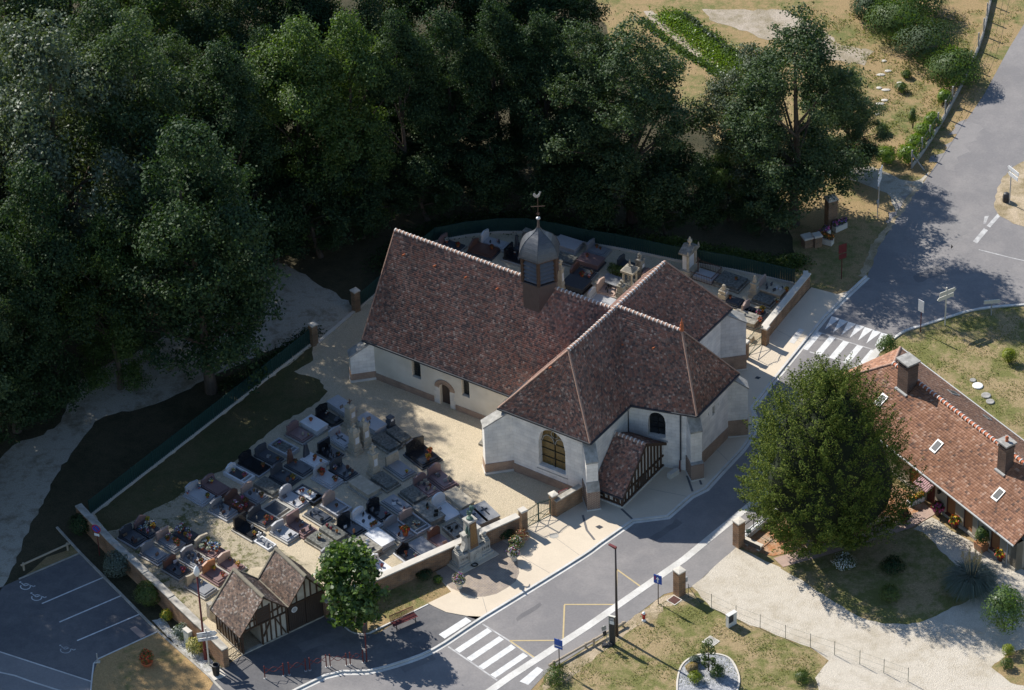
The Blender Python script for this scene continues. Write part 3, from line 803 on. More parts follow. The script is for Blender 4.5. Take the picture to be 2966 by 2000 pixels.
band(mb, [(23.25, 0.30), (25.33, -1.13), (27.55, -2.47)], -0.05, 0.05, 0.0145, 0.0155)
band(mb, [(22.47, -2.29), (24.82, -3.72), (26.17, -4.72)], -0.05, 0.05, 0.0145, 0.0155)
struct('crossing_border', mb, 'worn_paint')
# bus-stop zigzag
mb = MB()
for p in ([(-0.91, -34.42), (2.68, -34.59)], [(2.75, -34.59), (2.97, -30.87)], [(2.95, -30.80), (6.48, -31.00)], [(6.66, -29.07), (6.75, -27.19)], [(6.75, -27.19), (8.39, -29.24)], [(-0.86, -34.46), (0.79, -36.32)]):
    band(mb, p, -0.055, 0.055, 0.016, 0.0175)
struct('zigzag_marking', mb, 'yellow_paint')
# give-way dashes far right and side-road line
paint('worn_dash', [[(39.00, 15.34), (39.18, 15.03), (38.15, 13.43), (37.91, 13.69)], [(37.65, 13.37), (37.94, 13.06), (36.85, 11.29), (36.56, 11.60)], [(37.92, 15.01), (38.26, 15.09), (37.90, 14.04), (37.67, 13.95)]], 'worn_paint', 0.016)
mb = MB()
band(mb, [(36.87, 10.43), (39.28, 9.13), (42.31, 7.66)], -0.05, 0.05, 0.0145, 0.016)
struct('lane_line', mb, 'worn_paint')
# car-park bays
mb = MB()
for p in ([(-33.43, -28.64), (-29.24, -25.96)], [(-32.04, -30.70), (-27.86, -28.04)], [(-30.66, -32.75), (-26.41, -30.10)]):
    band(mb, p, -0.055, 0.055, 0.014, 0.0165)
struct('bay_line', mb, 'road_paint')

def wheelchair_mark(c, worn):
    """parking symbol: wheel ring, seated body, leg and head painted on the asphalt"""
    mb = MB()
    ex, ey = Vector((0.84, 0.36)), Vector((-0.5, 0.80))
    def w(x, y):
        return (c[0] + ex.x * x * 0.42 + ey.x * y * 0.42, c[1] + ex.y * x * 0.42 + ey.y * y * 0.42, 0.0165)
    n = 18
    ring = [(math.cos(2 * PI * (k * 0.78 / n) + 2.2) * r, math.sin(2 * PI * (k * 0.78 / n) + 2.2) * r) for r in (0.75, 0.95) for k in range(n + 1)]
    mb.add([w(*p) for p in ring], [(k, n + 1 + k, n + 2 + k, k + 1) for k in range(n)])
    for a, b in (((-0.15, 1.25), (0.0, 0.25)), ((0.0, 0.25), (0.85, 0.2)), ((0.8, 0.2), (1.25, -0.75)), ((1.2, -0.7), (1.6, -0.55)), ((-0.1, 0.75), (0.6, 0.7))):
        d = Vector((b[0] - a[0], b[1] - a[1])).normalized() * 0.11
        mb.add([w(a[0] - d.y, a[1] + d.x), w(a[0] + d.y, a[1] - d.x), w(b[0] + d.y, b[1] - d.x), w(b[0] - d.y, b[1] + d.x)], [(0, 1, 2, 3)])
    mb.add([w(-0.2 + 0.2 * math.cos(k), 1.6 + 0.2 * math.sin(k)) for k in [i * PI / 4 for i in range(8)]], [tuple(range(8))])
    o = mb.build('wheelchair_marking', worn)
    o['kind'] = 'structure'
wheelchair_mark((-34.74, -26.71), 'road_paint')
wheelchair_mark((-33.85, -27.96), 'road_paint')
wheelchair_mark((-31.38, -33.69), 'worn_paint')
# covers and grates let into the ground
for nm, pts, m, z in (('manhole_cover', [(2.17, -23.16), (2.47, -23.06), (2.79, -23.20), (2.78, -23.51), (2.45, -23.64), (2.16, -23.51)], 'g_concrete', 0.122), ('drain_grate', [(5.44, -22.49), (5.74, -22.32), (6.02, -22.57), (5.72, -22.78)], 'zinc', 0.122), ('drain_grate', [(18.05, -5.53), (18.25, -5.28), (18.55, -5.43), (18.35, -5.68)], 'zinc', 0.122),
                      ('tactile_plate', [(21.00, -1.09), (21.94, 0.65), (22.31, 0.40), (21.38, -1.33)], 'kerb', 0.119), ('access_cover', [(-27.10, -31.68), (-26.73, -31.41), (-25.91, -32.40), (-26.27, -32.75)], 'house_frame', 0.018)):
    flat(nm, pts, 'path_brick' if nm == 'access_cover' else m, z)

# ================================================================== ROOF TILES
def tile_patch(name, parent, P0, P1, Q1, Q0, m, expo=0.15, width=0.17, lift=0.016, jit=0.003, seed=1, sag=0.0):
    """courses of separate plain tiles on the ruled face P0-P1 (eave, left to right from outside) to Q0-Q1 (ridge)"""
    rg = np.random.default_rng(seed)
    P0, P1, Q0, Q1 = (np.array(p, float) for p in (P0, P1, Q0, Q1))
    nrm = np.cross((P1 + Q1) / 2 - (P0 + Q0) / 2, (Q0 + Q1) / 2 - (P0 + P1) / 2)
    nrm /= np.linalg.norm(nrm)
    slope = np.linalg.norm((Q0 + Q1) / 2 - (P0 + P1) / 2)
    rows = max(2, int(slope / expo))
    V = []
    for i in range(rows):
        v0, v1 = i / rows, min(1.0, (i + 1.25) / rows)
        a0, b0 = P0 + (Q0 - P0) * v0, P1 + (Q1 - P1) * v0
        a1, b1 = P0 + (Q0 - P0) * v1, P1 + (Q1 - P1) * v1
        L = np.linalg.norm(b0 - a0)
        if L < 0.08:
            continue
        off = (i % 2) * 0.5 + rg.uniform(-0.12, 0.12)
        k = int(L / width) + 2
        e = np.clip((np.arange(k + 1) - off) * width / L, 0, 1)
        lo, hi = e[:-1], e[1:]
        ok = hi - lo > 0.015 / L
        lo, hi = lo[ok], hi[ok]
        n = len(lo)
        if n == 0:
            continue
        gp = 0.006 / L
        j = rg.uniform(-jit, jit, (n, 1))
        skew = rg.uniform(-0.008, 0.008, (n, 1))
        dn = (P0 + P1 - Q0 - Q1) / 2 / slope
        up = nrm[None, :]
        l0 = a0 + (b0 - a0) * (lo + gp)[:, None] + dn * skew
        l1 = a0 + (b0 - a0) * (hi - gp)[:, None] + dn * skew
        u0_ = a1 + (b1 - a1) * (lo + gp)[:, None]
        u1_ = a1 + (b1 - a1) * (hi - gp)[:, None]
        h = up * (lift + j)
        V.append(np.stack([l0 + h, l1 + h, u1_ + up * 0.006, u0_ + up * 0.006, l0 - up * 0.004, l1 - up * 0.004], 1))
    V = np.concatenate(V)
    n = len(V)
    base = np.arange(n)[:, None] * 6
    F = np.concatenate([base + np.array([[0, 1, 2, 3]]), base + np.array([[4, 5, 1, 0]])], 1).reshape(-1)
    me = bpy.data.meshes.new(name)
    me.vertices.add(n * 6)
    me.vertices.foreach_set('co', V.astype(np.float32).ravel())
    me.loops.add(n * 8)
    me.loops.foreach_set('vertex_index', F.astype(np.int32))
    me.polygons.add(n * 2)
    me.polygons.foreach_set('loop_start', np.arange(0, n * 8, 4, dtype=np.int32))
    me.materials.append(M[m])
    me.update(calc_edges=True)
    return stuff(obj(name, me, parent))

def half_pipe(r, l, n=7, t=0.02, flare=1.0):
    """half-round ridge tile along +x"""
    mb = MB()
    vs = []
    for x, k in ((0, 1.0), (l, flare)):
        for rad in (r * k, (r - t) * k):
            vs += [(x, rad * math.cos(PI * i / (n - 1)), rad * math.sin(PI * i / (n - 1))) for i in range(n)]
    fs = []
    for i in range(n - 1):
        fs += [(i + 1, i, 2 * n + i, 2 * n + i + 1), (n + i, n + i + 1, 3 * n + i + 1, 3 * n + i), (i, i + 1, n + i + 1, n + i), (2 * n + i + 1, 2 * n + i, 3 * n + i, 3 * n + i + 1)]
    return mb.add(vs, fs)

RIDGE_ME = {}
def ridge_run(parent, A, B, step=0.34, r=0.135, m='ridge_tile', collar=True, lift=-0.02):
    A, B = Vector(A), Vector(B)
    d = B - A
    L = d.length
    n = max(1, round(L / step))
    s = L / n
    key = (m, round(r, 3), round(s, 2))
    if key not in RIDGE_ME:
        t = half_pipe(r, s * 0.98).build('ridge_tile', m)
        c = half_pipe(r * 1.28, 0.085, t=0.07).build('mortar_collar', 'mortar')
        RIDGE_ME[key] = (t.data, c.data)
        bpy.data.objects.remove(t)
        bpy.data.objects.remove(c)
    tm, cm = RIDGE_ME[key]
    rz = math.atan2(d.y, d.x)
    ry = -math.asin(d.z / L)
    for i in range(n):
        p = A + d * (i / n) + Vector((0, 0, lift))
        j = random.uniform(-0.012, 0.012)
        place(tm, 'ridge_tile', parent, (p.x, p.y, p.z + j), (0, ry, rz + random.uniform(-0.015, 0.015)))
        if collar:
            place(cm, 'mortar_collar', parent, (p.x, p.y, p.z + j), (0, ry, rz))

# ================================================================== CHURCH (local frame: s along the nave, t towards the north)
CH_O, CH_R = (7.86, -10.61, 0.0), R(-35.2)
church = thing('church', 'small white village church with brown tiled roofs and a hexagonal slate bell turret', 'church', CH_O, CH_R)

def arch(s0, s1, z0, spring, apex, n=7):
    """opening outline: flat sill, jambs, pointed or round head"""
    w = s1 - s0
    h = apex - spring
    pts = [(s0, z0), (s1, z0), (s1, spring)]
    for i in range(1, n):
        a = i / n
        x = a * w / 2
        pts.append((s1 - x, spring + h * math.sqrt(max(0, 1 - (1 - a) ** 2)) ** (0.9 if h > w * 0.55 else 1.0)))
    pts.append(((s0 + s1) / 2, apex))
    for i in range(n - 1, 0, -1):
        a = i / n
        x = a * w / 2
        pts.append((s0 + x, spring + h * math.sqrt(max(0, 1 - (1 - a) ** 2)) ** (0.9 if h > w * 0.55 else 1.0)))
    pts.append((s0, spring))
    return pts

def wall_panel(A, B, outline, holes, depth=0.38, off=0.0):
    """vertical wall through A->B (outside on the right of A->B); outline and holes in (distance, z)"""
    d = Vector((B[0] - A[0], B[1] - A[1], 0)).normalized()
    n = Vector((d.y, -d.x, 0))
    def P(q, k=0.0):
        v = Vector((A[0], A[1], 0)) + d * q[0] + n * (off - k)
        return Vector((v.x, v.y, q[1]))
    polys = [[Vector((q[0], q[1], 0)) for q in outline]] + [[Vector((q[0], q[1], 0)) for q in h] for h in holes]
    flatp = [q for p in polys for q in p]
    mb = MB()
    vs = [P((q.x, q.y)) for q in flatp]
    fs = []
    for t in tessellate_polygon(polys):
        a, b, c = (flatp[i] for i in t)
        up = (b.x - a.x) * (c.y - a.y) - (b.y - a.y) * (c.x - a.x) > 0
        fs.append(t if up else t[::-1])
    mb.add(vs, fs)
    for h in holes:
        m = len(h)
        vs = [P(q) for q in h] + [P(q, depth) for q in h]
        mb.add(vs, [(i, i + m, (i + 1) % m + m, (i + 1) % m) for i in range(m)])
    # top and back so that the wall has thickness
    m = len(outline)
    vs = [P(q) for q in outline] + [P(q, 0.6) for q in outline]
    mb.add(vs, [((i + 1) % m, i, i + m, (i + 1) % m + m) for i in range(m)])
    return mb, P

def glazing(parent, P, hole, depth, m, bars_u=(), bars_z=(), barm='iron_black', bw=0.035):
    w = MB()
    pts = [P(q, depth - 0.06) for q in hole]
    back = P(hole[0], depth + 0.03) - P(hole[0], depth - 0.06)
    w.slab(pts, back)
    g_ = w.build('window', m, parent)
    us = [q[0] for q in hole]
    zs = [q[1] for q in hole]
    if bars_u or bars_z:
        for u in bars_u:
            top = max(z for (x, z) in zip(us, zs) if True) if abs(u - (min(us) + max(us)) / 2) < 0.05 else None
            if top is None:
                e = sorted(zip(us, zs), key=lambda q: abs(q[0] - u))
                top = max(q[1] for q in e[:3])
            MB().bar(P((u, min(zs)), depth - 0.10), P((u, top - 0.02), depth - 0.10), bw * 1.6, bw).build('mullion', barm, g_)
        for z in bars_z:
            x0, x1 = min(us), max(us)
            MB().bar(P((x0, z), depth - 0.09), P((x1, z), depth - 0.09), bw, bw).build('glazing_bar', barm, g_)
    return g_

def buttress(corner, ang, ln, wid, z_in, z_out, brick=1.0, step=None):
    """diagonal buttress with sloped weathering, brick foot and optional projecting lower stage"""
    c, s_ = math.cos(ang), math.sin(ang)
    def Q(u, v, z):
        return (corner[0] + u * c - v * s_, corner[1] + u * s_ + v * c, z)
    h = wid / 2
    mb = MB()
    mb.hexa([Q(-0.5, -h, brick), Q(ln, -h, brick), Q(ln, h, brick), Q(-0.5, h, brick)], [Q(-0.5, -h, z_in + 0.3), Q(ln, -h, z_out), Q(ln, h, z_out), Q(-0.5, h, z_in + 0.3)])
    b = mb.build('buttress', 'limestone', church)
    w = MB()
    k = (z_in - z_out) / ln
    w.hexa([Q(0.05, -h - 0.04, z_in - 0.02), Q(ln + 0.08, -h - 0.04, z_out - 0.10), Q(ln + 0.08, h + 0.04, z_out - 0.10), Q(0.05, h + 0.04, z_in - 0.02)],
           [Q(0.05, -h - 0.04, z_in + 0.10), Q(ln + 0.08, -h - 0.04, z_out + 0.03), Q(ln + 0.08, h + 0.04, z_out + 0.03), Q(0.05, h + 0.04, z_in + 0.10)])
    w.build('weathering', 'weathered_stone', b)
    f = MB()
    l2 = ln + (0.32 if step else 0.05)
    f.hexa([Q(-0.5, -h - 0.05, 0.18), Q(l2, -h - 0.05, 0.18), Q(l2, h + 0.05, 0.18), Q(-0.5, h + 0.05, 0.18)], [Q(-0.5, -h - 0.05, brick), Q(l2, -h - 0.05, brick), Q(l2, h + 0.05, brick), Q(-0.5, h + 0.05, brick)])
    f.build('brick_foot', 'dark_brick' if step else 'plinth_brick', b)
    e = MB()
    e.hexa([Q(-0.5, -h - 0.10, 0.0), Q(l2 + 0.06, -h - 0.10, 0.0), Q(l2 + 0.06, h + 0.10, 0.0), Q(-0.5, h + 0.10, 0.0)], [Q(-0.5, -h - 0.10, 0.20), Q(l2 + 0.06, -h - 0.10, 0.20), Q(l2 + 0.06, h + 0.10, 0.20), Q(-0.5, h + 0.10, 0.20)])
    e.build('foot_stone', 'white_stone', b)
    if step:
        o = MB()
        o.hexa([Q(ln - 0.02, -h - 0.05, brick), Q(l2 + 0.02, -h - 0.05, brick), Q(l2 + 0.02, h + 0.05, brick), Q(ln - 0.02, h + 0.05, brick)],
               [Q(ln - 0.02, -h - 0.05, step), Q(ln + 0.02, -h - 0.05, step), Q(ln + 0.02, h + 0.05, step), Q(ln - 0.02, h + 0.05, step)])
        o.build('offset_stone', 'weathered_stone', b)

ZE, ZR, ZN, ZNR = 5.5, 10.75, 3.5, 10.6
TW, TE, TS, TN = -4.71, 3.15, -8.95, 10.4           # transept eaves
RS_, RT_S, RT_N = -0.25, -6.36, 6.55                 # transept ridge
NS, NN, NW, NRT = -5.1, 4.6, -19.7, -0.25            # nave eaves, west end, ridge
CI, CSE, CNE, CN = (3.29, -3.61), (7.9, -2.25), (7.8, 3.71), (3.2, 5.2)
CR = (5.25, 0.0)

# --- walls
door = [(6.55, -0.05), (7.45, -0.05), (7.45, 1.70), (7.30, 1.86), (7.0, 1.95), (6.70, 1.86), (6.55, 1.70)]
w1 = arch(4.05, 4.85, 1.58, 2.9, 3.24, 6)
w2 = arch(8.55, 9.25, 1.60, 2.9, 3.24, 6)
mb, P = wall_panel((-19.45, -4.85), (-4.4, -4.85), [(0, -0.1), (15.05, -0.1), (15.05, 3.46), (0, 3.46)], [door, w1, w2])
nave_wall = mb.build('nave_wall', 'render_wall', church)
for h in (w1, w2):
    g_ = glazing(nave_wall, P, h, 0.38, 'dark_glass')
    for k in range(7):
        z = 1.66 + k * 0.22
        MB().bar(P((min(q[0] for q in h), z), 0.22), P((max(q[0] for q in h), z), 0.22), 0.018).build('lattice_bar', 'iron_black', g_)
    for k in range(4):
        u = min(q[0] for q in h) + 0.15 + k * 0.17
        MB().bar(P((u, 1.62), 0.23), P((u, 3.1), 0.23), 0.018).build('lattice_bar', 'iron_black', g_)
dl = MB().slab([P(q, 0.30) for q in door], P((0, 0), 0.4) - P((0, 0), 0.30)).build('door', 'dark_door', nave_wall)
for k in range(1, 5):
    u = 6.55 + k * 0.18
    MB().bar(P((u, 0), 0.295), P((u, 1.80), 0.295), 0.02, 0.02).build('door_seam', 'timber', dl)
# brick arch and stone jambs round the door
for i in range(13):
    a = PI * (i + 0.5) / 13
    u, z = 7.0 + 0.72 * math.cos(a), 1.55 + 0.62 * math.sin(a)
    mb = MB()
    p = P((u, z), -0.03)
    tx = P((7.0 + 0.92 * math.cos(a), 1.55 + 0.82 * math.sin(a)), -0.03)
    mb.bar(P((7.0 + 0.50 * math.cos(a), 1.55 + 0.42 * math.sin(a)), 0.05), P((7.0 + 0.90 * math.cos(a), 1.55 + 0.80 * math.sin(a)), 0.05), 0.17, 0.22, up=tuple(P((0, 0), 1) - P((0, 0), 0)))
    mb.build('brick', 'plinth_brick', nave_wall)
for i, (u, z, w) in enumerate(((6.28, 0.2, 0.5), (6.36, 0.58, 0.36), (6.27, 0.96, 0.5), (6.36, 1.34, 0.36), (7.66, 0.2, 0.40), (7.70, 0.58, 0.46), (7.64, 0.96, 0.36), (7.68, 1.34, 0.44))):
    MB().bar(P((u - w / 2, z), -0.012), P((u + w / 2, z), -0.012), 0.03, 0.36).build('jamb_stone', 'white_stone', nave_wall)
mb, P = wall_panel((-19.45, -4.85), (-4.4, -4.85), [(0, -0.1), (6.0, -0.1), (6.0, 0.55), (0, 0.62)], [], off=0.05)
mb2, _ = wall_panel((-19.45, -4.85), (-4.4, -4.85), [(7.95, -0.1), (15.05, -0.1), (15.05, 0.5), (7.95, 0.5)], [], off=0.05)
mb.add(mb2.v, mb2.f)
mb2, _ = wall_panel((-19.45, -4.85), (-4.4, -4.85), [(13.2, 0.5), (15.05, 0.5), (15.05, 1.35), (13.2, 1.35)], [], off=0.02)
mb.add(mb2.v, mb2.f)
mb.build('plinth', 'plinth_brick', nave_wall)
mb, P = wall_panel((-4.4, 4.35), (-19.45, 4.35), [(0, -0.1), (15.05, -0.1), (15.05, 3.46), (0, 3.46)], [])
mb.build('nave_wall', 'render_wall', church)
mb, P = wall_panel((-19.45, 4.35), (-19.45, -4.85), [(0, -0.1), (9.2, -0.1), (9.2, 3.46), (4.6, 10.4), (0, 3.46)], [])
mb.build('gable_wall', 'limestone', church)

win = arch(2.90, 5.20, 1.45, 3.55, 4.98)
mb, P = wall_panel((-4.41, -8.65), (2.85, -8.65), [(0, -0.1), (7.26, -0.1), (7.26, 5.46), (0, 5.46)], [win], depth=0.5)
tw = mb.build('transept_wall', 'limestone', church)
g_ = glazing(tw, P, win, 0.5, 'stained_glass', bars_u=(4.05,), bars_z=(2.15, 2.85, 3.5), bw=0.045)
for sgn in (-1, 1):     # tracery: two lancet heads and an oculus
    pts = [P((4.05 + sgn * (0.55 + 0.5 * math.cos(a)), 3.5 + 0.62 * math.sin(a)), 0.40) for a in [PI * k / 8 for k in range(9)]]
    MB().tube(pts, 0.035, 5).build('tracery', 'weathered_stone', g_)
pts = [P((4.05 + 0.3 * math.cos(a), 4.35 + 0.3 * math.sin(a)), 0.40) for a in [2 * PI * k / 10 for k in range(11)]]
MB().tube(pts, 0.032, 5).build('tracery', 'weathered_stone', g_)
MB().slab([P((2.7, 1.18), -0.03), P((5.4, 1.18), -0.03), P((5.2, 1.45), 0.40), P((2.9, 1.45), 0.40)], (0, 0, -0.05)).build('window_sill', 'weathered_stone', g_)
mb, _ = wall_panel((-4.41, -8.65), (2.85, -8.65), [(0, -0.1), (7.26, -0.1), (7.26, 0.62), (0, 0.75)], [], off=0.07)
mb.build('plinth', 'plinth_brick', tw)
mb, P = wall_panel((2.85, -8.65), (2.85, -3.55), [(0, -0.1), (5.1, -0.1), (5.1, 5.46), (0, 5.46)], [])
mb.build('transept_wall', 'limestone', church)
mb, P = wall_panel((-4.41, -4.4), (-4.41, -8.65), [(0, -0.1), (4.25, -0.1), (4.25, 5.46), (0, 5.46)], [])
mb.build('transept_wall', 'limestone', church)
mb, P = wall_panel((2.85, 4.8), (2.85, 10.1), [(0, -0.1), (5.3, -0.1), (5.3, 5.46), (0, 5.46)], [])
mb.build('transept_wall', 'limestone', church)
mb, P = wall_panel((2.85, 10.1), (-4.41, 10.1), [(0, -0.1), (7.26, -0.1), (7.26, 5.46), (0, 5.46)], [])
mb.build('transept_wall', 'limestone', church)
mb, P = wall_panel((-4.41, 10.1), (-4.41, 4.4), [(0, -0.1), (5.7, -0.1), (5.7, 5.46), (0, 5.46)], [])
mb.build('transept_wall', 'limestone', church)
win = arch(1.45, 2.75, 2.75, 4.1, 4.95)
mb, P = wall_panel((2.85, -3.42), (7.55, -2.02), [(0, -0.1), (4.90, -0.1), (4.90, 5.46), (0, 5.46)], [win], depth=0.5)
cw = mb.build('choir_wall', 'limestone', church)
g_ = glazing(cw, P, win, 0.5, 'dark_glass', bars_u=(2.1,), bars_z=(3.3, 3.8, 4.3))
MB().slab([P((1.3, 2.52), -0.10), P((2.95, 2.52), -0.10), P((2.75, 2.76), 0.40), P((1.45, 2.76), 0.40)], (0, 0, -0.06)).build('window_sill', 'weathered_stone', g_)
win2 = [(2.55, 3.55), (2.90, 3.55), (2.90, 4.35), (2.55, 4.35)]
sl1 = [(1.92, 3.95), (2.02, 3.95), (2.02, 4.25), (1.92, 4.25)]
sl2 = [(3.30, 3.95), (3.40, 3.95), (3.40, 4.25), (3.30, 4.25)]
mb, P = wall_panel((7.55, -2.02), (7.47, 3.45), [(0, -0.1), (5.48, -0.1), (5.48, 5.46), (0, 5.46)], [win2, sl1, sl2], depth=0.2)
ce = mb.build('choir_wall', 'limestone', church)
for h in (win2, sl1, sl2):
    glazing(ce, P, h, 0.2, 'g_old' if h is win2 else 'dark_glass')
mb, _ = wall_panel((7.55, -2.02), (7.47, 3.45), [(0, -0.1), (5.48, -0.1), (5.48, 1.05), (0, 1.25)], [], off=0.03)
mb.build('plinth', 'plinth_brick', ce)
mb, P = wall_panel((7.47, 3.45), (2.85, 4.8), [(0, -0.1), (4.81, -0.1), (4.81, 5.46), (0, 5.46)], [])
mb.build('choir_wall', 'limestone', church)

# --- buttresses
buttress((-19.35, -4.75), R(-135), 1.55, 0.85, 3.25, 2.35, 0.75)
buttress((-19.35, 4.25), R(135), 1.55, 0.85, 3.25, 2.35, 0.75)
buttress((-4.30, -8.55), R(-135), 1.75, 0.90, 5.20, 4.25, 0.95)
buttress((2.72, -8.52), R(-45), 1.15, 0.85, 5.35, 4.20, 1.75, step=2.45)
buttress((7.35, -1.95), R(-40), 0.85, 0.85, 5.30, 4.30, 1.55, step=1.57)
buttress((7.30, 3.30), R(40), 1.25, 0.95, 5.35, 4.40, 1.60)
buttress((2.72, 9.95), R(45), 1.60, 1.10, 5.35, 4.40, 1.45)

# --- roof: solid deck under the tiles, then courses, then ridge and hip tiles
roof = obj('roof', None, church)
deck = MB()
def face(*p):
    deck.add(p, [tuple(range(len(p)))])
D = 0.05
def dn(p):
    return (p[0], p[1], p[2] - D)
NV = [(NW, NS, ZN), (-0.6, NS, ZN), (-0.6, NRT, ZNR), (NW, NRT, ZNR), (NW, NN, ZN), (-0.6, NN, ZN)]
face(*[dn(NV[i]) for i in (0, 1, 2, 3)])
face(*[dn(NV[i]) for i in (5, 4, 3, 2)])
TR = dict(sw=(TW, TS, ZE), se=(TE, TS, ZE), ne=(TE, TN, ZE), nw=(TW, TN, ZE), rs=(RS_, RT_S, ZR), rn=(RS_, RT_N, ZR))
face(*[dn(TR[k]) for k in ('sw', 'se', 'rs')])
face(*[dn(TR[k]) for k in ('se', 'ne', 'rn', 'rs')])
face(*[dn(TR[k]) for k in ('ne', 'nw', 'rn')])
face(*[dn(TR[k]) for k in ('nw', 'sw', 'rs', 'rn')])
c0 = (RS_, 0.0, ZR)
cs0 = (RS_, CI[1] - (CI[0] - RS_) * 0.295, ZE)
cn0 = (RS_, CN[1] + (CN[0] - RS_) * 0.3, ZE)
cse, cne, cre = (*CSE, ZE), (*CNE, ZE), (*CR, ZR - 0.12)
def ruled_deck(P0, P1, Q1, Q0, n=16):
    for i in range(n):
        for j in range(n):
            def at(u, v):
                q = lerp(lerp(P0, P1, u), lerp(Q0, Q1, u), v)
                return (q[0], q[1], q[2] - 0.09)
            face(at(i / n, j / n), at((i + 1) / n, j / n), at((i + 1) / n, (j + 1) / n), at(i / n, (j + 1) / n))
ruled_deck(cs0, cse, cre, c0)
face(dn(cse), dn(cne), dn(cre))
ruled_deck(cne, cn0, c0, cre)
# soffit sheet closes the eaves from below
deck.build('deck', 'timber', roof)
T = 'church_tile'
tile_patch('tiles', roof, NV[0], NV[1], NV[2], NV[3], T, seed=1)
tile_patch('tiles', roof, NV[5], NV[4], NV[3], NV[2], T, seed=2, expo=0.2, width=0.25)
tile_patch('tiles', roof, TR['sw'], TR['se'], TR['rs'], TR['rs'], T, seed=3)
tile_patch('tiles', roof, TR['se'], TR['ne'], TR['rn'], TR['rs'], T, seed=4)
tile_patch('tiles', roof, TR['ne'], TR['nw'], TR['rn'], TR['rn'], T, seed=5)
tile_patch('tiles', roof, TR['nw'], TR['sw'], TR['rs'], TR['rn'], T, seed=6)
tile_patch('tiles', roof, cs0, cse, cre, c0, T, seed=7)
tile_patch('tiles', roof, cse, cne, cre, cre, T, seed=8)
tile_patch('tiles', roof, cne, cn0, c0, cre, T, seed=9)
ridge_run(roof, (NW, NRT, ZNR), (-0.45, NRT, ZNR))
ridge_run(roof, TR['rs'], TR['rn'])
ridge_run(roof, c0, cre)
for a, b in ((TR['se'], TR['rs']), (TR['sw'], TR['rs']), (TR['ne'], TR['rn']), (TR['nw'], TR['rn']), (cse, cre), (cne, cre)):
    ridge_run(roof, a, b, step=0.30, r=0.085, collar=False, lift=0.0)
# verge boards and gutters
def trim(a, b, name='gutter', w=0.13, h=0.12, m='zinc', dz=-0.06):
    MB().bar((a[0], a[1], a[2] + dz), (b[0], b[1], b[2] + dz), w, h).build(name, m, roof)
trim((NW, NS - 0.05, ZN), (TW + 0.3, NS - 0.05, ZN))
trim((TW - 0.05, TS - 0.05, ZE), (TE + 0.05, TS - 0.05, ZE))
trim((TE + 0.05, TS, ZE), (TE + 0.05, CI[1] + 0.1, ZE))
trim((TE + 0.05, 4.9, ZE), (TE + 0.05, TN, ZE))
trim((CI[0] - 0.1, CI[1] - 0.08, ZE), (CSE[0] + 0.02, CSE[1] - 0.05, ZE))
trim((CSE[0] + 0.05, CSE[1], ZE), (CNE[0] + 0.05, CNE[1], ZE))
trim((TW - 0.05, TS, ZE), (TW - 0.05, NS, ZE))
trim((NW - 0.02, NS, ZN), (NW - 0.02, NRT, ZNR), 'verge', 0.06, 0.16, 'ridge_tile', 0.02)
trim((NW - 0.02, NN, ZN), (NW - 0.02, NRT, ZNR), 'verge', 0.06, 0.16, 'ridge_tile', 0.02)
for p, z1, z0 in (((-19.15, -4.98), 3.4, 1.0), ((-19.15, -4.98), 1.0, 0.0), ((6.62, -2.42), 5.35, 1.1), ((6.62, -2.52), 1.1, 0.1)):
    MB().tube([(p[0], p[1], z0), (p[0], p[1], z1)], 0.055, 8).build('downpipe', 'zinc' if z1 > 1.2 else 'maroon_metal', church)
# roof vents
vm = MB().tube([(0, 0, 0), (0.0, -0.30, 0.06)], [0.055, 0.075], 7).build('vent_tile', 'terracotta')
vd = vm.data
bpy.data.objects.remove(vm)
for s in (-18.3, -15.5, -12.7, -9.9):
    t = NRT - 0.85
    place(vd, 'vent_tile', roof, (s, t, ZNR - 0.85 * 7.1 / 4.85 + 0.05))
for s, t in ((1.2, -1.0), (3.6, -0.75)):
    place(vd, 'vent_tile', roof, (s, t - 0.3, ZR - (abs(t) + 0.3) * 1.62 + 0.12))
place(vd, 'vent_tile', roof, (-1.25, -7.1, 9.35))
# terracotta finial on the choir ridge
MB().lathe([(0.16, 0), (0.18, 0.10), (0.10, 0.2), (0.13, 0.32), (0.15, 0.45), (0.07, 0.55), (0.11, 0.66), (0.05, 0.78), (0.03, 1.0), (0.005, 1.12)], 10, (CR[0], CR[1], ZR - 0.1)).build('finial', 'terracotta', roof, smooth=True)

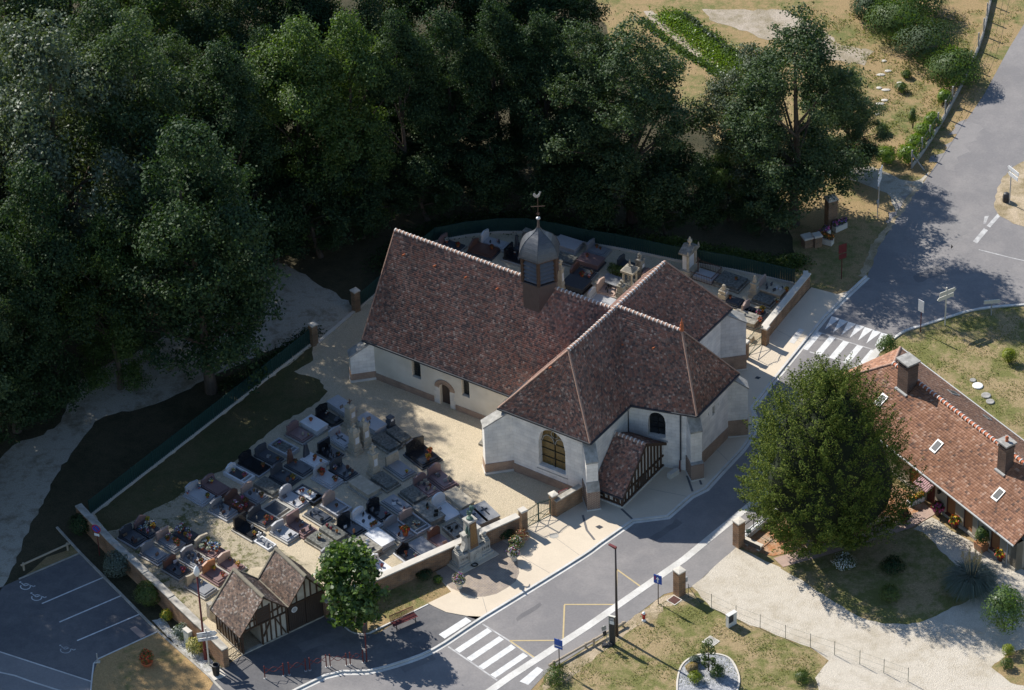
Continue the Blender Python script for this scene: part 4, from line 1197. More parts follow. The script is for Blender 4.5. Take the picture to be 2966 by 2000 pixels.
# --- bell turret
tur = obj('bell_turret', None, church)
TC = (-6.73, -0.25)
def hexp(r, z, ph=0):
    return [(TC[0] + r * math.cos(k * PI / 3 + ph), TC[1] + r * math.sin(k * PI / 3 + ph), z) for k in range(6)]
mb = MB()
a, b = hexp(1.40, 7.6), hexp(1.40, 11.15)
mb.add(a + b, [(i, (i + 1) % 6, 6 + (i + 1) % 6, 6 + i) for i in range(6)])
mb.build('shaft', 'turret_wood', tur)
mb = MB()
a, b = hexp(1.22, 11.1), hexp(1.22, 13.4)
mb.add(a + b, [(i, (i + 1) % 6, 6 + (i + 1) % 6, 6 + i) for i in range(6)])
mb.build('core', 'plastic_dark', tur)
v0, v1 = hexp(1.38, 11.15), hexp(1.38, 13.3)
for i in range(6):
    MB().bar(v0[i], v1[i], 0.20).build('corner_post', 'timber', tur)
    j = (i + 1) % 6
    MB().bar(v1[i], v1[j], 0.14, 0.34).build('head_beam', 'timber', tur)
    MB().bar((v0[i][0], v0[i][1], 11.17), (v0[j][0], v0[j][1], 11.17), 0.16, 0.10).build('sill_beam', 'zinc', tur)
    n = Vector(((v0[i][0] + v0[j][0]) / 2 - TC[0], (v0[i][1] + v0[j][1]) / 2 - TC[1], 0)).normalized()
    for k in range(5):
        z = 11.35 + k * 0.345
        p, q = Vector(v0[i]), Vector(v0[j])
        d = (q - p) * 0.09
        p, q = p + d, q - d
        p.z = q.z = z
        MB().hexa([p + n * 0.06, q + n * 0.06, q - n * 0.15 + Vector((0, 0, 0.24)), p - n * 0.15 + Vector((0, 0, 0.24))],
                  [p + n * 0.06 + Vector((0, 0, 0.03)), q + n * 0.06 + Vector((0, 0, 0.03)), q - n * 0.15 + Vector((0, 0, 0.27)), p - n * 0.15 + Vector((0, 0, 0.27))]).build('louvre_board', 'louvre', tur)
prof = [(1.66, -0.06), (1.66, 0.02), (1.60, 0.22), (1.49, 0.52), (1.33, 0.84), (1.10, 1.14), (0.80, 1.40), (0.50, 1.60), (0.28, 1.80), (0.14, 2.02), (0.10, 2.12)]
dome = MB().lathe(prof, 6, (TC[0], TC[1], 13.38)).build('dome', 'slate', tur)
for k in range(1, 15):      # slate courses stand a little proud of each other
    f = k / 15
    z = 0.05 + f * 1.9
    r = np.interp(z, [p[1] for p in prof], [p[0] for p in prof])
    ring = MB()
    a, b = hexp(r + 0.012, 13.38 + z), hexp(np.interp(z + 0.06, [p[1] for p in prof], [p[0] for p in prof]) + 0.004, 13.38 + z + 0.06)
    ring.add(a + b, [(i, (i + 1) % 6, 6 + (i + 1) % 6, 6 + i) for i in range(6)])
    ring.build('slate_course', 'slate', dome)
for i in range(6):
    pts = [(TC[0] + r * 1.006 * math.cos(i * PI / 3), TC[1] + r * 1.006 * math.sin(i * PI / 3), 13.38 + z) for r, z in prof]
    MB().tube(pts, 0.022, 4).build('hip_roll', 'zinc', dome)
MB().lathe([(0.13, 0), (0.10, 0.12), (0.06, 0.7)], 8, (*TC, 15.45)).build('spike', 'turret_wood', tur)
MB().ball((*TC, 16.22), 0.17, 10, 0.7).build('knob', 'lead', tur, smooth=True)
vane = MB().tube([(*TC, 16.2), (*TC, 18.05)], 0.025, 6)
vane.tube([(TC[0] - 0.5 * 0.8, TC[1] - 0.3, 17.25), (TC[0] + 0.5 * 0.8, TC[1] + 0.3, 17.25)], 0.022, 6)
for a in range(8):
    vane.tube([(*TC, 16.55), (TC[0] + 0.16 * math.cos(a * PI / 4), TC[1] + 0.16 * math.sin(a * PI / 4), 16.62)], 0.014, 4)
vane.build('cross', 'rust_iron', tur)
ck = [(-0.26, 0.02), (-0.16, -0.06), (0.0, -0.10), (0.14, -0.04), (0.20, 0.12), (0.24, 0.26), (0.30, 0.28), (0.22, 0.34), (0.16, 0.36), (0.12, 0.24), (0.02, 0.12), (-0.10, 0.14), (-0.20, 0.32), (-0.32, 0.34), (-0.36, 0.18)]
cr_, sr_ = math.cos(R(60)), math.sin(R(60))
MB().slab([(TC[0] + x * cr_, TC[1] + x * sr_, 18.12 + z) for x, z in ck], (0.03 * sr_, -0.03 * cr_, 0)).build('weathercock', 'lead', tur)

# --- timber-framed porch in the angle of transept and choir
porch = obj('porch', None, church)
PE, PS, PNN = 5.30, -8.20, -2.15
PR, PZ = -5.30, 3.95
zS, zN = 1.12, 1.95
def roofz(t):
    return PZ + (t - PR) * (PZ - zS) / (PR - PS + 0.2) * (1 if t < PR else 0) - (t - PR) * (PZ - zN) / (PNN - PR + 0.15) * (1 if t >= PR else 0)
mb = MB()
mb.slab([(PE - 0.05, PS, 0.2), (PE - 0.05, PNN, 0.2), (PE - 0.05, PNN, roofz(PNN) - 0.1), (PE - 0.05, PR, PZ - 0.1), (PE - 0.05, PS, roofz(PS) - 0.1)], (-0.12, 0, 0))
mb.slab([(2.9, PS + 0.05, 0.2), (PE, PS + 0.05, 0.2), (PE, PS + 0.05, 1.1), (2.9, PS + 0.05, 1.1)], (0, 0.12, 0))
pw = mb.build('infill', 'infill', porch)
MB().bar((PE - 0.02, PS - 0.1, 0.12), (PE - 0.02, PNN + 0.05, 0.12), 0.26, 0.24).build('sill_wall', 'white_stone', porch)
MB().bar((2.95, PS, 0.12), (PE - 0.16, PS, 0.12), 0.26, 0.24).build('sill_wall', 'white_stone', porch)
def tim(a, b, w=0.13):
    MB().bar(a, b, w, 0.12).build('timber_post' if abs(a[2] - b[2]) > 0.3 and abs(a[1] - b[1]) + abs(a[0] - b[0]) < 0.05 else 'timber_beam', 'timber', porch)
X = PE + 0.005
tim((X, PS, 0.24), (X, PS, roofz(PS) - 0.08), 0.24)
tim((X, PNN, 0.24), (X, PNN, roofz(PNN) - 0.05), 0.2)
tim((X, PS, 0.30), (X, PNN, 0.30), 0.12)
tim((X, PS + 0.1, 1.18), (X, PNN - 0.1, 1.18), 0.12)
n = 14
for i in range(1, n):
    t = PS + (PNN - PS) * i / n
    if 6 <= i <= 7:
        continue
    tim((X + 0.004, t, 0.34), (X + 0.004, t, 1.14), 0.09)
for i in range(1, n):
    t = PS + (PNN - PS) * i / n
    if roofz(t) - 0.15 > 1.35:
        tim((X + 0.004, t, 1.22), (X + 0.004, t, roofz(t) - 0.12), 0.09)
tim((X + 0.008, PS + 1.6, 0.32), (X + 0.008, PS + 2.35, 1.14), 0.09)
tim((X + 0.008, PNN - 2.0, 1.14), (X + 0.008, PNN - 1.1, 0.32), 0.09)
MB().box(X - 0.02, X + 0.05, PS + (PNN - PS) * 5.6 / n, PS + (PNN - PS) * 7.4 / n, 0.24, 1.12).build('half_door', 'dark_door', porch)
Y = PS - 0.005
for s in (3.05, 3.75, 4.15, 4.6, 5.0):
    tim((s, Y, 0.28), (s, Y, 1.06), 0.10)
tim((2.95, Y, 0.30), (PE, Y, 0.30), 0.12)
tim((2.95, Y, 1.02), (PE, Y, 1.02), 0.12)
tim((4.65, Y - 0.004, 1.0), (4.98, Y - 0.004, 0.34), 0.09)
MB().box(3.10, 3.70, PS - 0.02, PS + 0.06, 0.55, 1.0).build('grille', 'dark_glass', porch)
pr = obj('porch_roof', None, church)
A = [(2.9, PS - 0.22, zS), (PE + 0.22, PS - 0.22, zS), (PE + 0.22, PR, PZ), (2.9, PR, PZ)]
B = [(PE + 0.22, PNN + 0.15, zN), (2.9, PNN + 0.15, zN), (2.9, PR, PZ), (PE + 0.22, PR, PZ)]
mb = MB()
mb.slab([dn(p) for p in A], (0, 0, -0.08))
mb.slab([dn(p) for p in B], (0, 0, -0.08))
mb.build('deck', 'timber', pr)
tile_patch('tiles', pr, A[0], A[1], A[2], A[3], T, seed=11)
tile_patch('tiles', pr, B[0], B[1], B[2], B[3], T, seed=12)
ridge_run(pr, A[3], A[2])
MB().bar((PE + 0.24, PR, PZ - 0.05), (PE + 0.24, PNN + 0.15, zN - 0.05), 0.05, 0.22).build('barge_board', 'timber', pr)
MB().bar((PE + 0.24, PS - 0.22, zS - 0.05), (PE + 0.24, PR, PZ - 0.05), 0.05, 0.18).build('barge_board', 'timber', pr)
MB().bar((2.9, PS - 0.26, zS - 0.06), (PE + 0.2, PS - 0.26, zS - 0.06), 0.10, 0.10).build('gutter', 'zinc', pr)
MB().slab([(3.0, -2.95, 2.48), (4.6, -2.95, 2.48), (5.5, -2.45, 2.02), (3.0, -3.4, 2.4)], (0, 0, -0.05)).build('flashing', 'zinc', pr)

# ================================================================== CHURCHYARD WALLS, FENCES, GATES
def brick_wall(label, pts, h, th, cop_m, cop_len, brick='wall_brick', cop_w=None, step=0.0):
    """wall along pts with separate coping slabs"""
    t = thing('brick_wall', label, 'wall', (pts[0][0], pts[0][1], 0))
    o = pts[0]
    loc = [(p[0] - o[0], p[1] - o[1]) for p in pts]
    for i in range(len(loc) - 1):
        a, b = Vector(loc[i]), Vector(loc[i + 1])
        d = b - a
        L = d.length
        d.normalize()
        rz = math.atan2(d.y, d.x)
        c = (a + b) / 2
        MB().obox((c.x, c.y), L, th, -0.05, h - 0.10).build('masonry', brick, t)
        n = max(1, round(L / cop_len))
        for k in range(n):
            p = a + d * (L * (k + 0.5) / n)
            dz = step * (k % 2) + random.uniform(0, 0.008)
            m = MB().obox((0, 0), L / n - 0.006, cop_w or th + 0.10, 0, 0.10)
            x = m.build('coping', cop_m, t)
            x.location = (p.x, p.y, h - 0.10 + dz)
            x.rotation_euler = (0, 0, rz + random.uniform(-0.004, 0.004))
    # rotate masonry pieces with the run
    for ch, i in zip([c for c in t.children if c.name.startswith('masonry')], range(99)):
        a, b = Vector(loc[i]), Vector(loc[i + 1])
        me = ch.data
        c = (a + b) / 2
        rz = math.atan2(b.y - a.y, b.x - a.x)
        me.transform(Matrix.Translation((-c.x, -c.y, 0)))
        ch.location = (c.x, c.y, 0)
        ch.rotation_euler = (0, 0, rz)
    return t

brick_wall('long low brick wall with pale stone coping behind the war memorial', [(-0.03, -22.68), (-13.60, -31.32)], 1.6, 0.36, 'pale_coping', 1.6, cop_w=0.55)
brick_wall('old brick wall with weathered stepped coping beside the car park', [(-31.40, -19.78), (-28.81, -23.84), (-26.09, -27.66), (-23.18, -31.85), (-20.19, -36.15)], 1.7, 0.42, 'old_coping', 1.9, step=0.05)
brick_wall('brick wall with bright stone coping beside the upper pavement', [(22.69, 6.20), (23.08, 6.17), (19.16, -0.67)], 1.4, 0.36, 'pale_coping', 1.5, cop_w=0.52)
brick_wall('short brick wall with a white notice board between gate and buttress', [(2.62, -21.12), (4.55, -19.45)], 1.55, 0.32, 'old_coping', 1.0, brick='old_brick')

def pillar(label, p, h, w, rz, cap_m='pale_coping', brick='old_brick', pyr=0.10, capw=0.10, group=None):
    t = thing('brick_pillar', label, 'pillar', (*p, 0), rz, group)
    MB().obox((0, 0), w, w, -0.05, h - 0.16).build('shaft', brick, t)
    mb = MB().obox((0, 0), w + capw, w + capw, h - 0.16, h - 0.06)
    mb.obox((0, 0), w + capw, w + capw, h - 0.06, h - 0.06 + pyr, top=0.25 if pyr > 0.05 else 0.9)
    mb.build('cap', cap_m, t)
    return t

pillar('brick gate pillar with flat stone cap at the left of the lower gate', (0.33, -22.51), 2.0, 0.46, R(33), pyr=0.03)
pillar('brick gate pillar beside the white notice board', (2.54, -20.83), 2.0, 0.46, R(33), pyr=0.06)
pillar('brick gate pillar with stone cap at the foot of the upper wall', (19.19, -1.20), 1.75, 0.46, R(57), pyr=0.03)
pillar('narrow brick pier beside the upper gate and church buttress', (17.60, -2.87), 1.7, 0.36, R(57), pyr=0.05)
pillar('brick gatepost at the left of the shaded back entrance', (-15.10, 1.03), 2.0, 0.50, R(38), pyr=0.12)
pillar('brick gatepost at the right of the shaded back entrance', (-11.93, 5.29), 2.0, 0.50, R(38), pyr=0.12)
pillar('brick drive pillar with stone cap beside the blue bus-lane sign', (10.98, -30.14), 2.25, 0.62, R(-52), cap_m='pale_coping', brick='wall_brick', pyr=0.06, capw=0.06)
pillar('brick drive pillar at the end of the railing under the yew', (15.47, -25.02), 2.3, 0.62, R(-52), cap_m='pale_coping', brick='wall_brick', pyr=0.06, capw=0.06)

# notice board on the short wall
nb = thing('notice_board', 'white notice board in a red frame on the short brick wall', 'notice board', (*(3.15, -19.68), 0), R(30))
nb.location.z = 0.85
MB().box(-0.36, 0.36, -0.28, -0.24, 0, 0.62).build('panel', 'sign_white', nb)
mb = MB().box(-0.40, 0.40, -0.27, -0.21, -0.04, 0.02).box(-0.40, 0.40, -0.27, -0.21, 0.60, 0.66)
mb.box(-0.40, -0.34, -0.272, -0.212, 0.0, 0.62).box(0.34, 0.40, -0.272, -0.212, 0.0, 0.62).build('frame', 'maroon_metal', nb)

def mesh_fence(label, pts, h, plinth=True):
    t = thing('panel_fence', label, 'fence', (*pts[0], 0))
    o = pts[0]
    loc = [Vector((p[0] - o[0], p[1] - o[1], 0)) for p in pts]
    for i, p in enumerate(loc):
        MB().box(p.x - 0.035, p.x + 0.035, p.y - 0.035, p.y + 0.035, 0, h + 0.08).build('post', 'fence_green', t)
        if i + 1 < len(loc):
            q = loc[i + 1]
            d = (q - p).normalized()
            n = Vector((-d.y, d.x, 0))
            mb = MB()
            k = max(6, int((q - p).length / 0.10))
            a = p + d * 0.05
            b = q - d * 0.05
            for j in range(k):      # ribbed sheet: narrow upright strips, every other one set back
                u0_, u1_ = a + (b - a) * (j / k), a + (b - a) * ((j + 1) / k - 0.004)
                s = n * (0.014 if j % 2 else -0.014)
                mb.slab([u0_ + s + Vector((0, 0, 0.2)), u1_ + s + Vector((0, 0, 0.2)), u1_ + s + Vector((0, 0, h)), u0_ + s + Vector((0, 0, h))], n * 0.012)
            mb.build('panel', 'fence_green', t)
            MB().bar(a + Vector((0, 0, h)), b + Vector((0, 0, h)), 0.04).build('top_rail', 'fence_green', t)
            if plinth:
                MB().bar(p + Vector((0, 0, 0.11)), q + Vector((0, 0, 0.11)), 0.16, 0.22).build('plinth', 'pale_coping', t)
    return t

W0, W1 = (-30.73, -19.08), (-15.41, 0.83)
nW = 11
mesh_fence('dark green panel fence on a pale plinth along the grassy strip', [(W0[0] + (W1[0] - W0[0]) * i / nW, W0[1] + (W1[1] - W0[1]) * i / nW) for i in range(nW + 1)], 1.45)
mesh_fence('dark green panel fence curving round behind the church to the upper wall', [(-11.67, 5.50), (-10.27, 7.50), (-8.53, 9.97), (-6.85, 12.73), (-5.75, 14.20), (-3.28, 14.87), (-0.77, 15.19), (1.48, 15.05), (3.84, 14.21), (6.16, 13.19), (8.50, 12.36), (10.77, 11.40), (12.99, 10.40), (15.24, 9.58), (17.53, 8.73), (19.80, 7.69), (22.05, 6.61)], 1.40)
mb = MB().bar((*(-14.96, 0.93), 0.06), (*(-12.09, 5.07), 0.06), 0.28, 0.12)
struct('threshold_kerb', mb, 'pale_coping')

def iron_gate(label, A, B, h, m, arched=0.0, sag=0.0, name='iron_gate', diag=True):
    t = thing(name, label, 'gate', (*A, 0), math.atan2(B[1] - A[1], B[0] - A[0]))
    L = math.hypot(B[0] - A[0], B[1] - A[1])
    half = L / 2 if L > 2 else L
    for k in range(2 if L > 2 else 1):
        x0, x1 = k * half + 0.04, (k + 1) * half - 0.03
        mid = L / 2
        def top(x):
            return h + arched * (1 - abs(x - mid) / (L / 2)) ** 2
        fr = MB()
        for x in (x0, x1):
            fr.bar((x, 0, 0.08), (x, 0, top(x) + 0.05), 0.05)
        fr.bar((x0, 0, 0.12), (x1, 0, 0.12), 0.04)
        fr.bar((x0, 0, h * 0.52), (x1, 0, h * 0.52), 0.035)
        pts = [(x0 + (x1 - x0) * i / 8, 0, top(x0 + (x1 - x0) * i / 8)) for i in range(9)]
        fr.tube(pts, 0.025, 5)
        if diag:
            fr.bar((x0, 0, 0.14), (x1, 0, h * 0.52), 0.03)
            fr.bar((x0, 0, h * 0.52), (x1, 0, 0.14), 0.03)
        leaf = fr.build('gate_leaf', m, t)
        nb_ = int((x1 - x0) / 0.125)
        for i in range(1, nb_):
            x = x0 + (x1 - x0) * i / nb_
            MB().bar((x, 0, 0.12), (x, 0, top(x) + 0.10), 0.016).build('bar', m, leaf)
        if arched:
            sc = MB()
            for i in range(4):
                cx = x0 + (x1 - x0) * (i + 0.5) / 4
                sc.tube([(cx + 0.10 * math.cos(a), 0, top(cx) + 0.08 + 0.06 * math.sin(a)) for a in [2 * PI * q / 8 for q in range(9)]], 0.010, 4)
            sc.build('scrollwork', m, leaf)
    return t

iron_gate('double iron gate with arched scrollwork top at the lower churchyard entrance', (0.53, -22.28), (2.34, -20.98), 1.55, 'iron_green', 0.22)
iron_gate('tall green iron gate casting a barred shadow on the upper pavement', (17.80, -2.62), (19.00, -1.19), 1.75, 'iron_green', 0.25)
iron_gate('small black barred gate between the old wall and the timbered shed', (-20.15, -35.76), (-19.31, -34.94), 1.15, 'iron_black', 0.0)

# railing on a low wall from the drive pillar to behind the yew
RA, RB = (16.01, -24.35), (18.76, -21.23)
rl = thing('garden_railing', 'spiked black railing on a low white wall in front of the yew', 'railing', (*RA, 0), math.atan2(RB[1] - RA[1], RB[0] - RA[0]))
L = math.hypot(RB[0] - RA[0], RB[1] - RA[1]) + 3.5
MB().box(-0.3, L, -0.17, 0.17, -0.05, 0.42).build('low_wall', 'white_stone', rl)
MB().box(-0.3, L, -0.21, 0.21, 0.42, 0.50).build('coping', 'sign_white', rl)
for z in (0.62, 1.35):
    MB().bar((-0.2, 0, z), (L, 0, z), 0.04).build('rail', 'iron_black', rl)
bar_me = MB().bar((0, 0, 0.50), (0, 0, 1.50), 0.018).tube([(0, 0, 1.46), (0, 0, 1.60)], [0.022, 0.002], 5).build('railing_bar', 'iron_black')
bd = bar_me.data
bpy.data.objects.remove(bar_me)
for i in range(int(L / 0.14)):
    place(bd, 'railing_bar', rl, (-0.1 + i * 0.14, 0, 0))
for i in range(3):
    MB().bar((0.9 + i * 1.9, 0, 0.5), (0.9 + i * 1.9, 0, 1.55), 0.05).build('railing_post', 'iron_black', rl)

# ================================================================== GRAVES
GR_N = [0]
FL = {}
def leaf_quads(centers, size, jitter=0.5, up=0.3, asp=0.6, seed=0, outward=None):
    """small rhombic leaves: (n*4,3) array"""
    rg = np.random.default_rng(seed)
    n = len(centers)
    nr = rg.normal(size=(n, 3))
    if outward is not None:
        nr = nr * jitter + outward
    nr[:, 2] += up
    nr /= np.linalg.norm(nr, axis=1)[:, None] + 1e-9
    a = rg.normal(size=(n, 3))
    x = np.cross(nr, a)
    x /= np.linalg.norm(x, axis=1)[:, None] + 1e-9
    y = np.cross(nr, x)
    s = (size * rg.uniform(0.7, 1.3, n))[:, None]
    return np.stack([centers - x * s * 0.5, centers - y * s * asp * 0.5 + nr * s * 0.06, centers + x * s * 0.5, centers + y * s * asp * 0.5 + nr * s * 0.06], 1).reshape(-1, 3)

def flower_mesh(colors, pot='terracotta', n=110, r=0.20, h=0.26, leaf='leaf_box'):
    key = (tuple(colors), pot, n, leaf)
    if key in FL:
        return FL[key]
    rg = np.random.default_rng(len(FL) + 5)
    d = rg.normal(size=(n, 3))
    d /= np.linalg.norm(d, axis=1)[:, None]
    d[:, 2] = np.abs(d[:, 2]) * 0.9 - 0.15
    p = d * r * rg.uniform(0.55, 1.0, n)[:, None] + np.array([0, 0, h])
    q = leaf_quads(p, 0.11, seed=len(FL) + 3, outward=d)
    idx = rg.integers(2, 2 + len(colors), n)
    idx[:int(n * 0.42)] = 1
    V, F, I = [], [], []
    mb = MB().lathe([(0.085, 0), (0.12, 0.18), (0.13, 0.19), (0.11, 0.2)], 8)
    me = bpy.data.meshes.new('flower_pot')
    nb_ = len(mb.v)
    vs = mb.v + [tuple(x) for x in q]
    fs = mb.f + [[nb_ + 4 * i, nb_ + 4 * i + 1, nb_ + 4 * i + 2, nb_ + 4 * i + 3] for i in range(n)]
    me.from_pydata(vs, [], fs)
    for m in [pot, leaf] + ['bloom_' + c for c in colors]:
        me.materials.append(M[m])
    me.polygons.foreach_set('material_index', [0] * len(mb.f) + [int(i) for i in idx])
    FL[key] = me
    return me

PLQ = {}
def plaque_mesh(kind, m):
    if (kind, m) in PLQ:
        return PLQ[(kind, m)]
    mb = MB()
    if kind == 'book':
        mb.slab([(-0.16, 0, 0.02), (0.16, 0, 0.02), (0.16, 0.10, 0.20), (-0.16, 0.10, 0.20)], (0, 0.03, 0)).box(-0.12, 0.12, 0.05, 0.11, 0, 0.10)
    elif kind == 'oval':
        mb.slab([(0.13 * math.cos(a), 0.02 * math.sin(a), 0.17 + 0.17 * math.sin(a)) for a in [2 * PI * k / 10 for k in range(10)]], (0, 0.035, 0))
    elif kind == 'heart':
        mb.slab([(0, 0, 0), (0.15, 0, 0.17), (0.15, 0, 0.27), (0.08, 0, 0.31), (0, 0, 0.25), (-0.08, 0, 0.31), (-0.15, 0, 0.27), (-0.15, 0, 0.17)], (0, 0.04, 0))
    elif kind == 'cross':
        mb.box(-0.05, 0.05, -0.5, 0.5, 0, 0.05).box(-0.26, -0.05, 0.12, 0.24, 0, 0.05).box(0.05, 0.26, 0.12, 0.24, 0, 0.05)
    else:
        mb.slab([(-0.14, 0, 0), (0.14, 0, 0), (0.14, 0.03, 0.22), (-0.14, 0.03, 0.22)], (0, 0.035, 0))
    o = mb.build('memorial_plaque', m)
    PLQ[(kind, m)] = o.data
    bpy.data.objects.remove(o)
    return PLQ[(kind, m)]

def head_profile(kind, w, h):
    k = w / 2
    if kind == 'round':
        return [(-k, 0), (k, 0), (k, h * 0.62)] + [(k * math.cos(a), h * 0.62 + h * 0.38 * math.sin(a)) for a in [PI * i / 8 for i in range(1, 8)]] + [(-k, h * 0.62)]
    if kind == 'wave':
        return [(-k, 0), (k, 0), (k, h * 0.72)] + [(k - w * i / 8, h * (0.80 + 0.20 * math.sin(PI * (i / 8) * 1.15))) for i in range(1, 8)] + [(-k, h * 0.92)]
    if kind == 'slope':
        return [(-k, 0), (k, 0), (k, h * 0.82), (-k * 0.2, h), (-k, h * 0.86)]
    if kind == 'house':
        return [(-k, 0), (k, 0), (k, h * 0.6), (0, h), (-k, h * 0.6)]
    if kind == 'shoulder':
        return [(-k, 0), (k, 0), (k, h * 0.72), (k * 0.62, h * 0.84), (k * 0.35, h), (-k * 0.35, h), (-k * 0.62, h * 0.84), (-k, h * 0.72)]
    if kind == 'concave':
        return [(-k, 0), (k, 0), (k, h)] + [(k - w * i / 6, h * (1 - 0.13 * math.sin(PI * i / 6))) for i in range(1, 6)] + [(-k, h)]
    if kind == 'point':
        return [(-k * 0.5, 0), (k * 0.5, 0), (k * 0.5, h * 0.3), (k * 0.2, h), (-k * 0.2, h), (-k * 0.5, h * 0.3)]
    return [(-k, 0), (k, 0), (k, h), (-k, h)]

def grave(label, c, ang, L, W, style, stone, head=None, hh=0.75, base='g_concrete', group=None, head_m=None, hw=0.82):
    """local frame: +x towards the foot; headstone at -x"""
    t = thing('grave', label, 'grave', (c[0], c[1], 0.02), ang, group)
    if style == 'slab':
        MB().box(-L / 2, L / 2, -W / 2, W / 2, 0, 0.13).build('base', base, t)
        MB().box(-L / 2 + 0.10, L / 2 - 0.10, -W / 2 + 0.12, W / 2 - 0.12, 0.13, 0.26).build('plinth', stone, t)
        MB().box(-L / 2 + 0.26, L / 2 - 0.24, -W / 2 + 0.22, W / 2 - 0.22, 0.26, 0.33).build('slab', stone, t)
        top = 0.33
    elif style == 'block':
        MB().box(-L / 2, L / 2, -W / 2, W / 2, 0, 0.12).build('base', base, t)
        MB().box(-L / 2 + 0.10, L / 2 - 0.10, -W / 2 + 0.10, W / 2 - 0.10, 0.12, 0.42).build('chest', stone, t)
        mb = MB().box(-L / 2 + 0.04, L / 2 - 0.04, -W / 2 + 0.05, W / 2 - 0.05, 0.42, 0.54)
        mb.build('slab', stone, t)
        top = 0.54
    elif style == 'frame':
        mb = MB().box(-L / 2, L / 2, -W / 2, -W / 2 + 0.13, 0, 0.32).box(-L / 2, L / 2, W / 2 - 0.13, W / 2, 0, 0.32)
        mb.box(-L / 2, -L / 2 + 0.13, -W / 2 + 0.13, W / 2 - 0.13, 0, 0.32).box(L / 2 - 0.13, L / 2, -W / 2 + 0.13, W / 2 - 0.13, 0, 0.32)
        mb.box(L / 2 - 0.48, L / 2 - 0.40, -W / 2 + 0.13, W / 2 - 0.13, 0, 0.30)
        mb.build('kerb_frame', stone, t)
        MB().box(-L / 2 + 0.13, L / 2 - 0.48, -W / 2 + 0.13, W / 2 - 0.13, 0, 0.22).build('bed', base, t)
        top = 0.24
    elif style == 'lichen':
        MB().box(-L / 2, L / 2, -W / 2, W / 2, 0, 0.16).build('base', 'g_old', t)
        mb = MB()
        mb.hexa([(-L / 2 + 0.1, -W / 2 + 0.1, 0.16), (L / 2 - 0.1, -W / 2 + 0.1, 0.16), (L / 2 - 0.1, W / 2 - 0.1, 0.16), (-L / 2 + 0.1, W / 2 - 0.1, 0.16)],
                [(-L / 2 + 0.13, -W / 2 + 0.13, 0.42), (L / 2 - 0.13, -W / 2 + 0.13, 0.36), (L / 2 - 0.13, W / 2 - 0.13, 0.36), (-L / 2 + 0.13, W / 2 - 0.13, 0.42)])
        mb.build('slab', stone, t)
        top = 0.40
    else:                       # flat
        MB().box(-L / 2, L / 2, -W / 2, W / 2, 0, 0.17).build('slab', stone, t)
        top = 0.17
    if head:
        prof = head_profile(head, W * hw, hh)
        MB().slab([(-L / 2 + 0.32, y, 0.14 + z) for y, z in prof], (-0.15, 0, 0)).build('headstone', head_m or stone, t)
        if head_m is None and hh > 0.5 and style != 'lichen':
            MB().box(-L / 2 + 0.08, -L / 2 + 0.38, -W * hw / 2 - 0.04, W * hw / 2 + 0.04, 0.12, 0.30).build('headstone_base', stone, t)
    t['top'] = top
    return t

def fit(lab):
    w = lab.split()
    for drop in ('the', 'a', 'an', 'the', 'and'):
        if len(w) > 16 and drop in w[1:]:
            k = len(w) - 1 - w[::-1].index(drop)
            del w[k]
    return ' '.join(w[:16])

def on_grave(t, L, W, x, y, me, name, label, cat, group, rot=0.0, sc=1.0, dz=0.0):
    """a loose thing standing on a grave, its own top-level object"""
    ca, sa = math.cos(t.rotation_euler.z), math.sin(t.rotation_euler.z)
    o = obj(name, me)
    o.location = (t.location.x + x * ca - y * sa, t.location.y + x * sa + y * ca, t.location.z + t['top'] + dz)
    o.rotation_euler = (0, 0, t.rotation_euler.z + rot)
    o.scale = (sc, sc, sc)
    return tag(o, fit(label), cat, group)

def furnish(t, short, L, W, flowers, plaques, rnd, hasflat=None):
    fc = {}
    for f in flowers:
        fc[f[0]] = fc.get(f[0], 0) + 1
    for f in flowers:
        name, x, y, sc = f
        cols = name.split('_')
        pot = f[4] if len(f) > 4 else 'terracotta'
        me = flower_mesh(tuple(cols))
        lab = ' and '.join(cols) + ' flowers on the ' + short
        if len(lab.split()) > 16:
            lab = '-'.join(cols) + ' flowers on ' + short
        on_grave(t, L, W, x * L / 2, y * W / 2, me, 'flower_pot', lab, 'flowers', 'flowers on the ' + short if fc[name] > 1 else None, rnd.uniform(0, 6), sc)
    for kind, n, m in plaques:
        word = dict(g_black='black', g_dark='dark grey', g_grey='grey', g_white='white', g_mauve='mauve', g_brown='brown', g_beige='beige', g_orange='orange', iron_black='dark metal', g_pink='pink', bloom_blue='blue')[m]
        me = plaque_mesh(kind, m)
        if kind == 'cross':
            on_grave(t, L, W, 0.0, 0.0, me, 'grave_cross', word + ' cross lying on the ' + short, 'cross', None, PI / 2, 1.0)
            continue
        cells = [(-0.45 + 0.28 * (i % 5), -0.42 + 0.42 * (i // 5) * 1.0) for i in range(15)]
        rnd.shuffle(cells)
        for i in range(n):
            x, y = cells[i % 15]
            shape = dict(book='slanted', oval='oval', heart='heart-shaped', rect='upright')[kind]
            lab = '%s %s plaque on the ' % (shape, word.replace(' ', '-')) + short
            on_grave(t, L, W, x * L / 2 + rnd.uniform(-0.05, 0.05), y * W / 2 + rnd.uniform(-0.05, 0.05), me, 'memorial_plaque', lab, 'plaque', 'plaques on the ' + short if n > 1 else None, -PI / 2 + rnd.uniform(-0.5, 0.5) + PI, rnd.uniform(0.85, 1.15))

def fan_angle(x):
    return R(-43 - 14 * min(1, max(0, (x + 16) / 14)))

